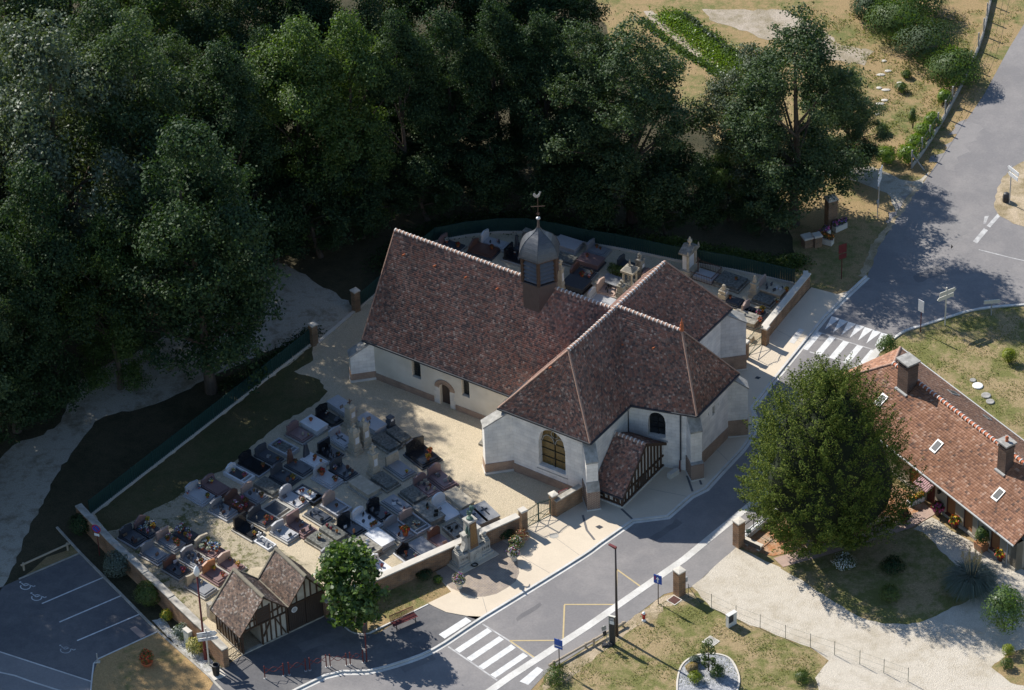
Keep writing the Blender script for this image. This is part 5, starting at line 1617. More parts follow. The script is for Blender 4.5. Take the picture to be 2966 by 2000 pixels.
# (head px, foot px, width, style, stone, headstone, height, base, short description, flowers, plaques, label tail)
SG = [
 ((-13.50, -6.77), (-12.19, -8.05), 1.25, 'block', 'g_pale', None, 0, 'g_concrete', 'raised blue-grey chest tomb at the grass edge', [], [('book',1,'g_dark')]),
 ((-14.46, -8.24), (-13.00, -9.26), 1.35, 'slab', 'g_black', 'slope', .95, 'g_concrete', 'black granite grave beside the raised chest tomb', [('white',-.5,.5,.5),('white',-.45,.2,.4)], [('book',2,'g_dark')]),
 ((-15.42, -9.12), (-14.25, -10.12), 1.3, 'block', 'g_white', None, 0, 'g_concrete', 'bare white chest tomb with a red bunch of flowers', [('crimson_orange',-.35,0,.8)], []),
 ((-16.30, -10.11), (-15.47, -11.00), 1.4, 'slab', 'g_mauve', 'wave', .9, 'g_concrete', 'mauve grave beside the bare white chest tomb', [('yellow_white',.75,.3,.5)], [('oval',1,'g_beige')]),
 ((-13.33, -10.76), (-12.22, -12.03), 1.35, 'slab', 'g_pale', 'slope', .8, 'g_concrete', 'pale grave with a dark cross behind the twin steles', [('white_pink',-.6,.5,.5),('white_pink',-.6,.1,.5)], [('cross',1,'g_dark')]),
 ((-11.28, -8.95), (-9.94, -10.38), 1.3, 'block', 'g_pale', None, 0, 'g_concrete', 'blue-grey chest tomb right of the iron-cross stele', [], [('book',1,'g_brown'),('rect',1,'g_black')]),
 ((-9.21, -10.54), (-7.93, -11.71), 1.2, 'lichen', 'g_lichen', None, 0, '', 'lichened slab behind a small white stele', [], []),
 ((-10.28, -11.15), (-8.79, -12.70), 1.35, 'lichen', 'g_lichen', None, 0, '', 'wide lichened slab right of the twin steles', [], []),
 ((-7.65, -12.76), (-5.97, -14.60), 1.9, 'slab', 'g_black', 'slope', 1.15, 'g_dark', 'black granite double grave with orange flowers by the gravel yard', [('orange_red',.15,.55,1.2),('yellow_orange',.6,-.05,1.2)], []),
 ((-9.09, -14.41), (-7.85, -15.87), 1.4, 'slab', 'g_grey', 'rect', .95, 'g_concrete', 'grey grave with a rough rust-coloured headstone', [('yellow',.7,.0,.7)], []),
 ((-10.11, -15.90), (-9.02, -17.14), 1.35, 'lichen', 'g_lichen', None, 0, '', 'dark lichened slab at the foot of the stone-cross stele', [], []),
 ((-7.15, -16.88), (-5.98, -18.12), 1.35, 'slab', 'g_mauve', 'wave', .9, 'g_concrete', 'mauve grave crowded with plaques by the gravel yard', [('russet_red',.2,.3,.7)], [('rect',5,'g_beige'),('oval',3,'g_dark')]),
 ((-6.07, -15.85), (-4.81, -17.31), 1.4, 'slab', 'g_mauve', 'wave', .95, 'g_mauve', 'sunlit mauve grave with a wavy headstone', [], [('book',3,'g_dark'),('rect',2,'g_grey'),('oval',1,'g_beige')]),
 ((-8.00, -17.68), (-6.98, -18.86), 1.4, 'lichen', 'g_lichen', None, 0, '', 'dark lichened slab left of the white round-topped grave', [], []),
 ((-5.76, -19.41), (-4.68, -20.74), 1.35, 'flat', 'g_white', 'round', 1.05, '', 'bright white grave with a round-topped headstone', [], [('book',1,'g_grey')]),
 ((-4.78, -18.19), (-3.65, -19.93), 1.3, 'block', 'g_beige', None, 0, 'g_concrete', 'sunlit beige chest tomb beside the gravel yard', [], []),
 ((-6.95, -19.59), (-5.79, -21.52), 1.4, 'block', 'g_old', None, 0, 'g_old', 'old stone tomb inside a thin iron railing', [('russet',-.2,.1,.6)], [('rect',3,'iron_black')]),
 ((-8.04, -20.66), (-6.86, -22.42), 1.4, 'frame', 'g_pale', 'slope', .8, 'g_lichen', 'grey kerbed plot full of dry lavender', [('white',.1,0,.8),('white',.3,.2,.8)], []),
 ((-3.67, -20.56), (-2.66, -22.11), 1.25, 'block', 'g_grey', None, 0, 'g_concrete', 'flat grey tomb with a black cross behind the war memorial', [], [('cross',1,'g_black')]),
 ((-2.83, -20.01), (-1.84, -21.57), 1.3, 'block', 'g_grey', None, 0, 'g_concrete', 'flat grey tomb with a black cross next to the lower gate', [], [('cross',1,'g_black')]),
 ((-5.98, -23.25), (-5.25, -24.07), 1.3, 'slab', 'g_mauve', 'wave', .95, 'g_concrete', 'mauve grave with a curved brown headstone against the wall', [], [('book',1,'g_pink')]),
 ((-4.90, -22.01), (-4.00, -23.08), 1.2, 'frame', 'g_old', None, 0, 'g_old', 'ruined plot with broken iron crosses by the wall', [], [('rect',4,'iron_black')]),
 ((-7.21, -23.60), (-6.48, -24.53), 1.35, 'flat', 'g_grey', None, 0, '', 'plain grey slab on pale paving against the wall', [], []),
 ((-9.17, -21.58), (-7.89, -23.22), 1.4, 'slab', 'g_grey', 'wave', .9, 'g_concrete', 'grey grave with a big bunch of red flowers', [('red_orange',.62,.05,2.0),('russet',-.1,.3,.6)], [('rect',2,'g_brown')]),
 ((-10.36, -22.58), (-9.37, -23.96), 1.3, 'block', 'g_white', None, 0, 'g_concrete', 'bare white chest tomb near the young maple', [], []),
 ((-11.33, -23.30), (-10.29, -24.91), 1.3, 'block', 'g_old', None, 0, 'g_old', 'old stone tomb with a row of loose plaques near the young maple', [], [('rect',4,'g_dark'),('book',2,'g_white')]),
 ((-8.18, -24.59), (-7.52, -25.48), 1.3, 'slab', 'g_black', 'house', .7, 'g_white', 'small black grave on white kerbs against the wall', [('crimson',-.1,-.2,.7),('white_purple',.6,.3,.7)], []),
 ((-10.22, -25.89), (-9.65, -26.53), 1.3, 'flat', 'g_white', 'shoulder', .7, '', 'pale grave half hidden behind the young maple', [('crimson_pink',.1,.3,.7)], []),
 ((-11.66, -16.53), (-10.38, -17.98), 1.3, 'block', 'g_beige', None, 0, 'g_concrete', 'sand-coloured chest tomb in the middle of the graveyard', [], []),
 ((-10.47, -19.61), (-9.37, -20.74), 1.35, 'slab', 'g_black', 'shoulder', 1.05, 'g_pale', 'black grave below the sand-coloured chest tomb', [('red_pink',.6,.2,.6)], [('book',2,'g_dark'),('rect',2,'g_grey')]),
 ((-9.28, -18.49), (-8.09, -20.00), 1.4, 'slab', 'g_grey', None, 0, 'g_concrete', 'blue-grey slab with a white open-book plaque', [('pink_white',.8,-.1,.6)], [('cross',1,'g_dark'),('book',1,'g_white')]),
 ((-11.53, -20.46), (-10.21, -21.76), 1.4, 'slab', 'g_white', 'round', .85, 'g_pale', 'pale blue grave with a long trough of autumn plants', [('russet_orange',.72,-.3,.8),('russet_orange',.72,.05,.8),('russet_orange',.72,.35,.8)], [('rect',1,'g_black'),('oval',2,'g_dark')]),
 ((-12.55, -21.19), (-11.38, -22.39), 1.4, 'slab', 'g_black', 'slope', 1.0, 'g_concrete', 'black grave with a photograph medallion on its headstone', [], [('book',1,'g_black'),('oval',1,'g_orange'),('rect',1,'g_white')]),
 ((-13.68, -18.83), (-12.43, -19.85), 1.4, 'frame', 'g_pale', 'shoulder', 1.15, 'g_grey', 'kerbed grave with a tall pink-beige headstone', [('crimson_russet',.0,.1,.7)], []),
 ((-13.80, -21.59), (-12.57, -22.87), 1.3, 'lichen', 'g_lichen', None, 0, '', 'lichened slab with pink flowers near the young maple', [('red_pink',-.6,.0,.7),('red_pink',-.2,.0,.6),('orange',.3,.1,.6)], []),
 ((-18.74, -12.55), (-17.37, -13.75), 1.35, 'slab', 'g_dark', 'slope', .8, 'g_concrete', 'dark blue-grey grave near the grassy strip', [('white',.1,.0,.4),('russet',.75,.1,.7)], [('oval',1,'g_grey')]),
 ((-17.69, -11.51), (-16.37, -12.63), 1.2, 'frame', 'g_pale', None, 0, 'g_lichen', 'pale kerbed plot filled with grey gravel', [('purple',-.5,.2,.8),('white',-.6,-.3,.4)], []),
 ((-16.53, -13.92), (-15.19, -15.15), 1.35, 'slab', 'g_dark', 'point', 1.3, 'g_concrete', 'dark grave with a narrow tapering headstone and rusty plant', [('russet_crimson',-.45,.3,.8)], []),
 ((-15.34, -13.21), (-14.20, -14.39), 1.4, 'slab', 'g_white', 'point', 1.2, 'g_pale', 'white grave with a dark pointed stele and red bouquet', [('red_orange',.0,.2,.9),('pink_red',.1,-.1,.6),('yellow_orange',.6,.2,.6)], []),
 ((-14.16, -12.50), (-12.96, -13.40), 1.4, 'slab', 'g_black', 'rect', .9, 'g_concrete', 'black grave with a row of oval plaques', [('white',-.6,-.2,.4),('russet',.75,.2,.7)], [('oval',6,'g_dark')]),
 ((-13.14, -14.58), (-12.04, -15.82), 1.4, 'slab', 'g_dark', 'slope', .9, 'g_concrete', 'dark grave with a vase of purple flowers', [('purple_white',-.55,-.4,.9),('white',.75,-.1,.6)], [('oval',2,'g_brown'),('rect',3,'g_dark')]),
 ((-14.38, -15.36), (-13.03, -16.54), 1.45, 'slab', 'g_pale', 'round', .95, 'g_pale', 'pale grave with a red bouquet against its round headstone', [('red_crimson',-.5,-.1,1.5),('crimson_white',.68,.1,1.2)], [('heart',1,'g_dark')]),
 ((-17.48, -15.05), (-16.26, -16.18), 1.4, 'slab', 'g_dark', 'wave', .95, 'g_dark', 'dark grave with a wavy headstone and a withered wreath', [('white',-.4,.4,.4),('russet_yellow',.75,.2,1.1)], [('oval',1,'g_brown'),('rect',3,'g_dark')]),
 ((-18.53, -15.97), (-17.45, -17.40), 1.4, 'lichen', 'g_lichen', None, 0, '', 'broad lichened slab left of the withered wreath', [], []),
 ((-15.74, -17.06), (-14.44, -18.42), 1.15, 'frame', 'g_black', None, 0, 'g_white', 'black-framed plot with bright white bed and small white cross', [('pink_red',-.45,.0,.7),('yellow_white',.1,.1,.9),('red',-.6,-.2,.5)], [('rect',1,'g_black')]),
 ((-16.72, -17.61), (-15.49, -19.00), 1.4, 'slab', 'g_pale', 'round', .95, 'g_concrete', 'pale grave crowded with plaques beside the black-framed plot', [('crimson_white',.72,.2,1.1)], [('book',3,'g_dark'),('oval',1,'g_orange'),('rect',2,'g_brown')]),
 ((-17.79, -18.83), (-16.76, -19.97), 1.5, 'frame', 'g_concrete', None, 0, 'g_dark', 'empty plot with a dark sunken bed in pale concrete', [], []),
 ((-23.50, -16.72), (-22.36, -18.00), 1.5, 'slab', 'g_pale', 'slope', .85, 'g_pale', 'pale grave at the corner of the grassy strip', [('white_purple',-.7,-.7,.8),('white_blue',-.5,.6,.9),('russet_yellow',.72,.1,1.0)], []),
 ((-22.39, -15.86), (-21.23, -17.22), 1.5, 'slab', 'g_mauve', 'wave', .75, 'g_brown', 'dark brown granite grave with an arched slab', [('white_yellow',-.5,.1,.9),('purple',-.8,.4,1.0)], []),
 ((-20.84, -14.53), (-19.51, -15.75), 1.15, 'frame', 'g_white', 'shoulder', .7, 'g_dark', 'white trough grave with a small dark cross on its headstone', [('yellow_white',-.5,.0,.8),('pink_russet',.45,.1,1.1)], []),
 ((-19.86, -13.27), (-18.36, -14.84), 1.45, 'slab', 'g_black', 'slope', .85, 'g_pale', 'black grave on a pale kerb beside the white trough grave', [('russet',.6,.3,.9)], []),
 ((-21.74, -18.71), (-20.53, -19.74), 1.4, 'slab', 'g_grey', 'slope', .8, 'g_pale', 'grey grave covered in plaques near the bare patch', [], [('book',3,'g_dark'),('oval',3,'g_dark'),('rect',2,'g_brown')]),
 ((-20.72, -17.93), (-19.31, -19.09), 1.5, 'slab', 'g_brown', 'wave', .85, 'g_dark', 'brown grave heaped with pink and white flowers', [('pink',.05,.45,1.1),('white_pink',.05,-.6,1.2),('pink_white',.6,-.6,1.0),('russet',.4,.3,1.2),('russet',.35,-.6,1.1),('red_pink',.7,-.1,.8)], [('rect',2,'g_dark')]),
 ((-19.56, -17.00), (-18.43, -18.15), 1.35, 'slab', 'g_grey', 'slope', .8, 'g_concrete', 'grey grave with a plain beige headstone and dark red plant', [('crimson_russet',.7,.1,1.1),('russet',-.2,.3,.6)], [('oval',2,'g_dark')]),
 ((-18.89, -19.83), (-17.77, -20.84), 1.45, 'slab', 'g_dark', 'slope', .85, 'g_concrete', 'dark grave with a yellow ornament and pink flowers', [('pink_red',.75,.4,.8),('peach_pink',.7,-.6,.7),('russet_crimson',.5,.0,1.1)], [('oval',1,'g_beige'),('rect',2,'g_dark')]),
 ((-19.95, -21.03), (-18.61, -22.17), 1.4, 'slab', 'g_black', 'rect', 1.0, 'g_concrete', 'black grave with a tall plain headstone at the bare patch', [('yellow_russet',.75,-.2,.8)], [('rect',1,'g_grey')]),
 ((-17.20, -21.58), (-16.11, -22.62), 1.4, 'slab', 'g_pale', 'slope', .8, 'g_concrete', 'pale blue grave behind the timbered shed', [], [('book',1,'g_dark'),('heart',1,'g_dark')]),
 ((-16.16, -20.90), (-14.92, -22.03), 1.4, 'slab', 'g_mauve', 'rect', 1.0, 'g_mauve', 'mauve grave with a tall rectangular headstone', [('white_blue',.0,.3,.7)], [('book',3,'g_brown'),('rect',2,'g_dark')]),
 ((-14.88, -19.64), (-13.71, -20.85), 1.35, 'slab', 'g_dark', None, 0, 'g_concrete', 'dark blue slab in front of the tall pink-beige headstone', [], [('cross',1,'g_black'),('rect',2,'g_dark')]),
 ((-14.66, -22.54), (-13.58, -23.68), 1.3, 'lichen', 'g_lichen', None, 0, '', 'lichened slab with a cream wreath', [('white_yellow',-.1,.1,1.0)], [('rect',1,'g_grey')]),
 ((-13.64, -24.55), (-12.58, -25.60), 1.3, 'slab', 'g_grey', 'slope', .7, 'g_concrete', 'grey grave just behind the crown of the young maple', [], []),
 ((-12.36, -24.24), (-11.27, -25.37), 1.3, 'slab', 'g_mauve', 'rect', .8, 'g_concrete', 'mauve grave with a small dark headstone behind the young maple', [], []),
 ((-28.02, -21.42), (-26.92, -22.54), 1.4, 'slab', 'g_dark', 'slope', .8, 'g_pale', 'grey grave closest to the car-park wall corner', [], [('book',3,'g_black'),('rect',2,'g_brown')]),
 ((-26.92, -20.43), (-26.01, -21.74), 1.5, 'slab', 'g_dark', 'house', .95, 'g_concrete', 'grave with a gabled headstone buried in white and yellow flowers', [('white_blue',-.2,-.6,1.0),('white',.0,-.2,1.0),('white',-.3,.3,.9),('blue_white',.0,.7,1.0),('yellow_orange',.3,.4,1.1),('yellow',-.6,.7,1.0),('pink_white',.4,-.5,.9)], []),
 ((-26.38, -23.35), (-25.23, -24.53), 1.4, 'slab', 'g_grey', 'slope', .85, 'g_pale', 'pale grey grave with a single dark plaque along the car-park wall', [], [('book',1,'g_brown')]),
 ((-25.28, -21.93), (-24.22, -23.36), 1.4, 'slab', 'g_grey', 'rect', .8, 'g_concrete', 'grave with a plain headstone and potted pink flowers', [('pink_white',-.3,.2,1.1),('russet_orange',-.2,-.1,1.0),('russet',.3,.2,1.1),('russet_crimson',.7,.0,1.3)], []),
 ((-24.16, -21.33), (-23.28, -22.52), 1.5, 'slab', 'g_dark', None, 0, 'g_dark', 'dark slab with white and lilac bouquets on the bare patch', [('white_purple',-.5,-.2,1.5),('white_pink',-.6,.3,1.3),('white_purple',.1,.3,1.2),('yellow_orange',.2,-.2,.9),('pink_white',.6,-.2,1.1)], []),
 ((-24.71, -25.17), (-23.59, -26.19), 1.4, 'slab', 'g_dark', 'wave', .85, 'g_concrete', 'grave with a low brown curved headstone by the car-park wall', [('crimson_pink',.7,.0,1.2)], [('book',2,'g_black'),('rect',2,'g_white'),('oval',2,'g_dark')]),
 ((-23.55, -24.13), (-22.39, -25.23), 1.4, 'slab', 'g_grey', 'slope', .85, 'g_pale', 'grey grave with rows of oval plaques by the globe lamp', [('russet',.75,.1,.9)], [('oval',8,'g_dark'),('heart',1,'g_orange')]),
 ((-22.53, -22.95), (-21.32, -24.22), 1.5, 'slab', 'g_mauve', 'slope', .9, 'g_concrete', 'grave with a beige headstone under blue and white flowers', [('white',-.55,.1,1.2),('white',-.3,-.6,1.2),('blue_white',.0,.2,1.3),('blue',.2,.6,1.0),('blue_white',.45,.6,1.1),('white',.2,-.4,1.0),('yellow',-.6,.6,1.0),('white_blue',.6,.1,1.1)], []),
 ((-21.85, -25.99), (-20.86, -26.92), 1.4, 'slab', 'g_mauve', 'slope', .95, 'g_mauve', 'grave with an orange sandstone headstone', [('yellow',-.4,.3,.9),('pink_red',.6,.2,1.0)], []),
 ((-20.72, -25.06), (-19.96, -25.90), 1.4, 'slab', 'g_mauve', 'slope', .85, 'g_concrete', 'grave with a tan headstone just behind the timbered shed', [('yellow_peach',.55,.3,1.0),('crimson_white',-.4,.4,.7)], [('oval',1,'g_brown')]),
 ((-22.93, -27.10), (-21.74, -28.41), 1.45, 'slab', 'g_grey', 'concave', .95, 'g_concrete', 'grave with a hollow-topped brown headstone behind the globe lamp', [], [('rect',1,'g_beige'),('book',1,'g_beige')]),
]
HEADM = {9: 'g_old', 14: None, 33: 'g_pink', 38: 'g_dark', 52: 'g_beige', 59: 'g_lichen', 66: 'g_pink', 68: 'g_brown', 70: 'g_beige', 71: 'g_orange', 72: 'g_pink', 73: 'g_brown', 20: 'g_brown', 45: 'g_pale', 53: 'g_pink', 61: 'g_lichen'}
BYNAME = {'rough rust-coloured': 'g_beige', 'tall pink-beige': 'g_pink', 'dark pointed stele': 'g_dark', 'plain beige headstone': 'g_pink', 'curved brown headstone': 'g_brown', 'beige headstone under': 'g_beige', 'orange sandstone': 'g_orange', 'tan headstone': 'g_pink', 'hollow-topped': 'g_beige', 'plain headstone and potted': 'g_pink', 'low brown curved': 'g_brown', 'gabled headstone': 'g_mauve', 'small dark headstone': 'g_black', 'narrow tapering': 'g_brown', 'small dark cross': 'g_white', 'young lavender': 'g_pale', 'dry lavender': 'g_pink'}
rnd = random.Random(31)
def build_graves(table, angf, minL, group):
    for row in table:
        hp, fp, W, style, stone, head, hh, base, short, flowers, plaques = row
        dx, dy = fp[0] - hp[0], fp[1] - hp[1]
        meas = math.hypot(dx, dy)
        L = min(2.35, max(minL, meas + 0.35))
        c = ((hp[0] + fp[0]) / 2, (hp[1] + fp[1]) / 2)
        hm = None
        for k, v in BYNAME.items():
            if k in short:
                hm = v
        t = grave(short, c, angf(c[0]) + rnd.uniform(-0.03, 0.03), L, W, style, stone, head, hh * 1.05, base or 'g_old', group, head_m=hm)
        furnish(t, short, L, W, flowers, plaques, rnd)
build_graves(SG, fan_angle, 1.9, 'graves in front of the church')
# small dark cross on the white trough grave's headstone and iron railings of the old tomb
NG = [
 ((-1.82, 14.04), (-0.31, 12.88), 1.3, 'slab', 'g_pale', 'slope', 1.0, 'g_concrete', 'pale grave with a pointed white headstone near the curved fence', [('white_pink',.2,.2,.7)], [('oval',2,'g_dark')]),
 ((-2.68, 13.32), (-1.20, 11.88), 1.7, 'slab', 'g_brown', 'house', .8, 'g_dark', 'wide dark red slab seen over the nave ridge', [('russet_red',.5,.3,1.0)], []),
 ((-5.11, 13.87), (-3.89, 12.73), 1.4, 'slab', 'g_dark', 'slope', .9, 'g_concrete', 'grave with a mauve headstone at the bend of the fence', [('white',-.5,.2,1.1),('russet_red',.6,.0,1.1)], []),
 ((-0.03, 11.85), (1.25, 10.96), 1.5, 'slab', 'g_black', 'rect', .9, 'g_concrete', 'black grave left of the bell turret', [('white',-.3,.3,.5)], [('rect',2,'g_grey')]),
 ((0.64, 12.91), (1.82, 12.16), 1.3, 'slab', 'g_dark', 'point', 1.1, 'g_concrete', 'dark grave with a pointed stele left of the dome', [], [('oval',1,'g_white')]),
 ((3.90, 13.23), (5.45, 12.26), 1.5, 'block', 'g_pale', None, 0, 'g_concrete', 'stepped blue-grey tomb right of the dome', [], []),
 ((6.46, 12.39), (7.62, 11.50), 1.4, 'slab', 'g_grey', 'slope', .8, 'g_concrete', 'grey grave with a pale headstone along the back fence', [('russet',-.2,.2,.8),('russet',.2,.1,.6)], []),
 ((5.72, 10.76), (7.12, 9.91), 1.4, 'block', 'g_mauve', None, 0, 'g_dark', 'mauve-brown tomb in the middle of the rear graveyard', [('crimson_pink',-.4,.2,.8)], []),
 ((5.04, 9.15), (6.41, 8.35), 1.6, 'slab', 'g_dark', 'round', .8, 'g_concrete', 'rear grave with a red rounded headstone and green shrub', [('crimson',.2,-.6,1.3),('white_pink',.75,-.4,.8),('orange_white',.7,.3,.8)], []),
 ((4.42, 7.68), (5.90, 6.88), 1.6, 'block', 'g_dark', None, 0, 'g_black', 'broad dark tomb just above the nave ridge', [], []),
 ((4.11, 11.25), (4.90, 10.53), 1.2, 'lichen', 'g_lichen', None, 0, '', 'short lichened slab beside the bell turret', [], []),
 ((6.99, 6.72), (8.27, 5.90), 1.4, 'slab', 'g_pink', 'slope', 1.0, 'g_pink', 'pink-beige grave with a line of dark plaques', [], [('oval',4,'g_black'),('rect',3,'g_dark')]),
 ((6.23, 5.75), (7.79, 4.91), 1.4, 'flat', 'g_pale', 'round', .75, '', 'pale slab with a small round headstone above the choir ridge', [], []),
 ((7.49, 7.76), (8.50, 6.95), 1.3, 'block', 'g_grey', None, 0, 'g_concrete', 'ribbed grey tomb behind the line of dark plaques', [], []),
 ((8.80, 9.99), (9.85, 9.31), 1.3, 'slab', 'g_dark', 'slope', .8, 'g_concrete', 'dark rear grave behind the columned tomb', [], []),
 ((10.60, 8.08), (11.77, 7.30), 1.3, 'slab', 'g_mauve', 'round', .8, 'g_concrete', 'mauve grave half hidden by the transept ridge', [('russet',.2,.0,1.0)], []),
 ((16.24, 7.63), (18.12, 6.39), 1.9, 'lichen', 'g_lichen', None, 0, '', 'wide rough lichened slab near the upper fence', [('russet',.3,.2,.7)], []),
 ((16.55, 4.68), (17.59, 4.24), 1.3, 'slab', 'g_dark', None, 0, 'g_dark', 'dark slab beside the broken white column', [('crimson',-.2,.1,.8)], []),
 ((18.93, 4.75), (20.15, 3.99), 1.3, 'lichen', 'g_lichen', None, 0, '', 'dark lichened slab behind the statue stele', [('white_yellow',1.25,.0,.9)], []),
 ((19.43, 6.02), (21.03, 4.99), 1.4, 'block', 'g_beige', 'rect', 1.0, 'g_concrete', 'pale tomb with a pink headstone beside the upper wall', [('yellow_orange',1.1,.2,1.0)], [('rect',5,'g_dark'),('book',2,'g_white')]),
 ((17.98, 3.16), (19.20, 2.35), 1.4, 'slab', 'g_dark', 'wave', .9, 'g_concrete', 'grave with a pink wavy headstone and bright orange flowers', [('orange_yellow',.7,.4,1.3),('white_pink',.65,-.3,1.2)], [('rect',6,'g_black'),('book',2,'g_white')]),
 ((17.15, 2.31), (18.75, 1.39), 1.4, 'block', 'g_old', None, 0, 'g_old', 'old stone chest tomb with a carved cross by the transept corner', [('pink_orange',1.15,-.1,1.0)], [('cross',1,'g_old')]) if False else
 ((17.15, 2.31), (18.75, 1.39), 1.4, 'block', 'g_old', None, 0, 'g_old', 'old stone chest tomb by the transept corner', [('pink_orange',1.15,-.1,1.0)], [('cross',1,'g_dark')]),
]
BYNAME.update({'pointed white': 'g_white', 'mauve headstone at': 'g_mauve', 'red rounded': 'g_brown', 'pink headstone': 'g_pink', 'pink wavy': 'g_pink', 'pointed stele left': 'g_dark'})
build_graves(NG, lambda x: R(-31.5), 1.8, 'graves behind the church')

# --- upright monuments
def stele(name, label, p, ang, h, w, kind, m='g_old'):
    t = thing(name, label, 'monument', (*p, 0.02), ang)
    MB().obox((0, 0), w * 1.45, w * 1.45, 0, 0.30).build('base', m, t)
    MB().obox((0, 0), w * 1.2, w * 1.2, 0.30, 0.75).build('pedestal', m, t)
    sh = h * 0.70
    mb = MB().obox((0, 0), w, w, 0.75, sh, top=0.86)
    mb.obox((0, 0), w * 1.12, w * 1.12, sh, sh + 0.10)
    mb.build('shaft', m, t)
    MB().box(w * 0.50, w * 0.53, -w * 0.28, w * 0.28, 0.95, sh - 0.35).build('inscription_panel', 'g_white', t)
    if kind == 'pinnacle':
        mb = MB().obox((0, 0), w * 0.95, w * 0.95, sh + 0.10, sh + 0.40, top=0.45)
        for a in (-1, 1):
            for b in (-1, 1):
                mb.obox((a * w * 0.44, b * w * 0.44), 0.12, 0.12, sh + 0.10, sh + 0.34, top=0.5)
        mb.build('gablet', m, t)
        MB().box(-0.05, 0.05, -0.05, 0.05, sh + 0.40, h).box(-0.05, 0.05, -0.17, -0.05, h - 0.26, h - 0.16).box(-0.05, 0.05, 0.05, 0.17, h - 0.26, h - 0.16).build('cross', m, t)
    elif kind == 'iron':
        MB().obox((0, 0), w * 0.9, w * 0.9, sh + 0.10, sh + 0.28, top=0.6).build('capstone', m, t)
        mb = MB().bar((0, 0, sh + 0.2), (0, 0, h), 0.05).bar((0, -0.24, h - 0.25), (0, 0.24, h - 0.25), 0.05)
        for a in (-1, 1):
            mb.bar((0, 0, sh + 0.3), (0, a * 0.2, sh + 0.55), 0.025)
        mb.build('cross', 'rust_iron', t)
    elif kind == 'cross':
        MB().obox((0, 0), w * 0.7, w * 0.7, sh + 0.10, sh + 0.22, top=0.7).build('capstone', m, t)
        MB().box(-0.07, 0.07, -0.08, 0.08, sh + 0.2, h).box(-0.07, 0.07, -0.27, -0.08, h - 0.34, h - 0.20).box(-0.07, 0.07, 0.08, 0.27, h - 0.34, h - 0.20).build('cross', m, t)
    elif kind == 'urn':
        MB().lathe([(0.10, 0), (0.16, 0.04), (0.06, 0.12), (0.20, 0.35), (0.18, 0.45), (0.08, 0.5), (0.03, 0.62)], 10, (0, 0, sh + 0.10)).build('urn', m, t, smooth=True)
    elif kind == 'statue':
        MB().lathe([(0.16, 0), (0.18, 0.1), (0.13, 0.3), (0.15, 0.45), (0.07, 0.52), (0.09, 0.60), (0.02, 0.68)], 9, (0, 0, sh + 0.10)).build('statuette', m, t, smooth=True)
    elif kind == 'broken':
        MB().lathe([(0.20, 0), (0.17, 0.3), (0.16, 0.45), (0.10, 0.52)], 8, (0.03, 0, sh + 0.06)).build('broken_column', m, t)
    return t
stele('stele', 'tall stone stele topped with an iron cross in the front graveyard', (-12.12, -9.47), R(-45), 2.5, 0.62, 'iron', 'g_beige')
stele('stele', 'left one of the twin pinnacled stone steles', (-11.77, -12.67), R(-48), 2.65, 0.62, 'pinnacle', 'g_beige')
stele('stele', 'right one of the twin pinnacled stone steles', (-11.07, -11.96), R(-48), 2.65, 0.62, 'pinnacle', 'g_beige')
stele('stele', 'slim stele with a stone cross above the dark lichened slab', (-10.35, -15.42), R(-50), 2.75, 0.55, 'cross', 'g_beige')
stele('stele', 'small white-fronted stele near the church path', (-9.18, -9.90), R(-45), 1.35, 0.42, 'plain', 'g_dark')
stele('stele', 'tall rear stele with a white panel beside the transept ridge', (10.18, 8.44), R(-33), 2.3, 0.60, 'urn', 'g_old')
stele('stele', 'low rear stele with a stone cross next to the transept eave', (8.59, 5.47), R(-33), 1.8, 0.55, 'cross', 'g_old')
stele('stele', 'stele carrying a small statue near the upper wall', (18.88, 5.18), R(-33), 1.8, 0.50, 'statue', 'g_beige')
stele('stele', 'broken white column beside the transept hip', (16.45, 4.78), R(-33), 1.35, 0.55, 'broken', 'g_beige')
stele('stele', 'grey rear stele left of the dome', (1.51, 13.97), R(-33), 1.3, 0.5, 'plain', 'g_old')
stele('stele', 'slim carved stele just right of the bell turret', (3.96, 6.97), R(-33), 2.9, 0.40, 'cross', 'g_beige')

# columned tomb
t = thing('columned_tomb', 'open stone canopy tomb with four columns and a small spire', 'monument', (*(9.33, 7.00), 0.02), R(-33))
MB().obox((0, 0), 1.1, 1.1, 0, 0.45).build('base', 'g_old', t)
for a in (-1, 1):
    for b in (-1, 1):
        MB().lathe([(0.12, 0), (0.09, 0.06), (0.085, 1.05), (0.13, 1.12)], 8, (a * 0.36, b * 0.36, 0.45)).build('column', 'g_beige', t)
mb = MB().obox((0, 0), 1.1, 1.1, 1.57, 1.75)
mb.build('entablature', 'g_beige', t)
MB().obox((0, 0), 1.0, 1.0, 1.75, 2.05, top=0.4).lathe([(0.12, 0), (0.10, 0.2), (0.02, 0.6)], 6, (0, 0, 2.05)).build('spire', 'g_old', t)
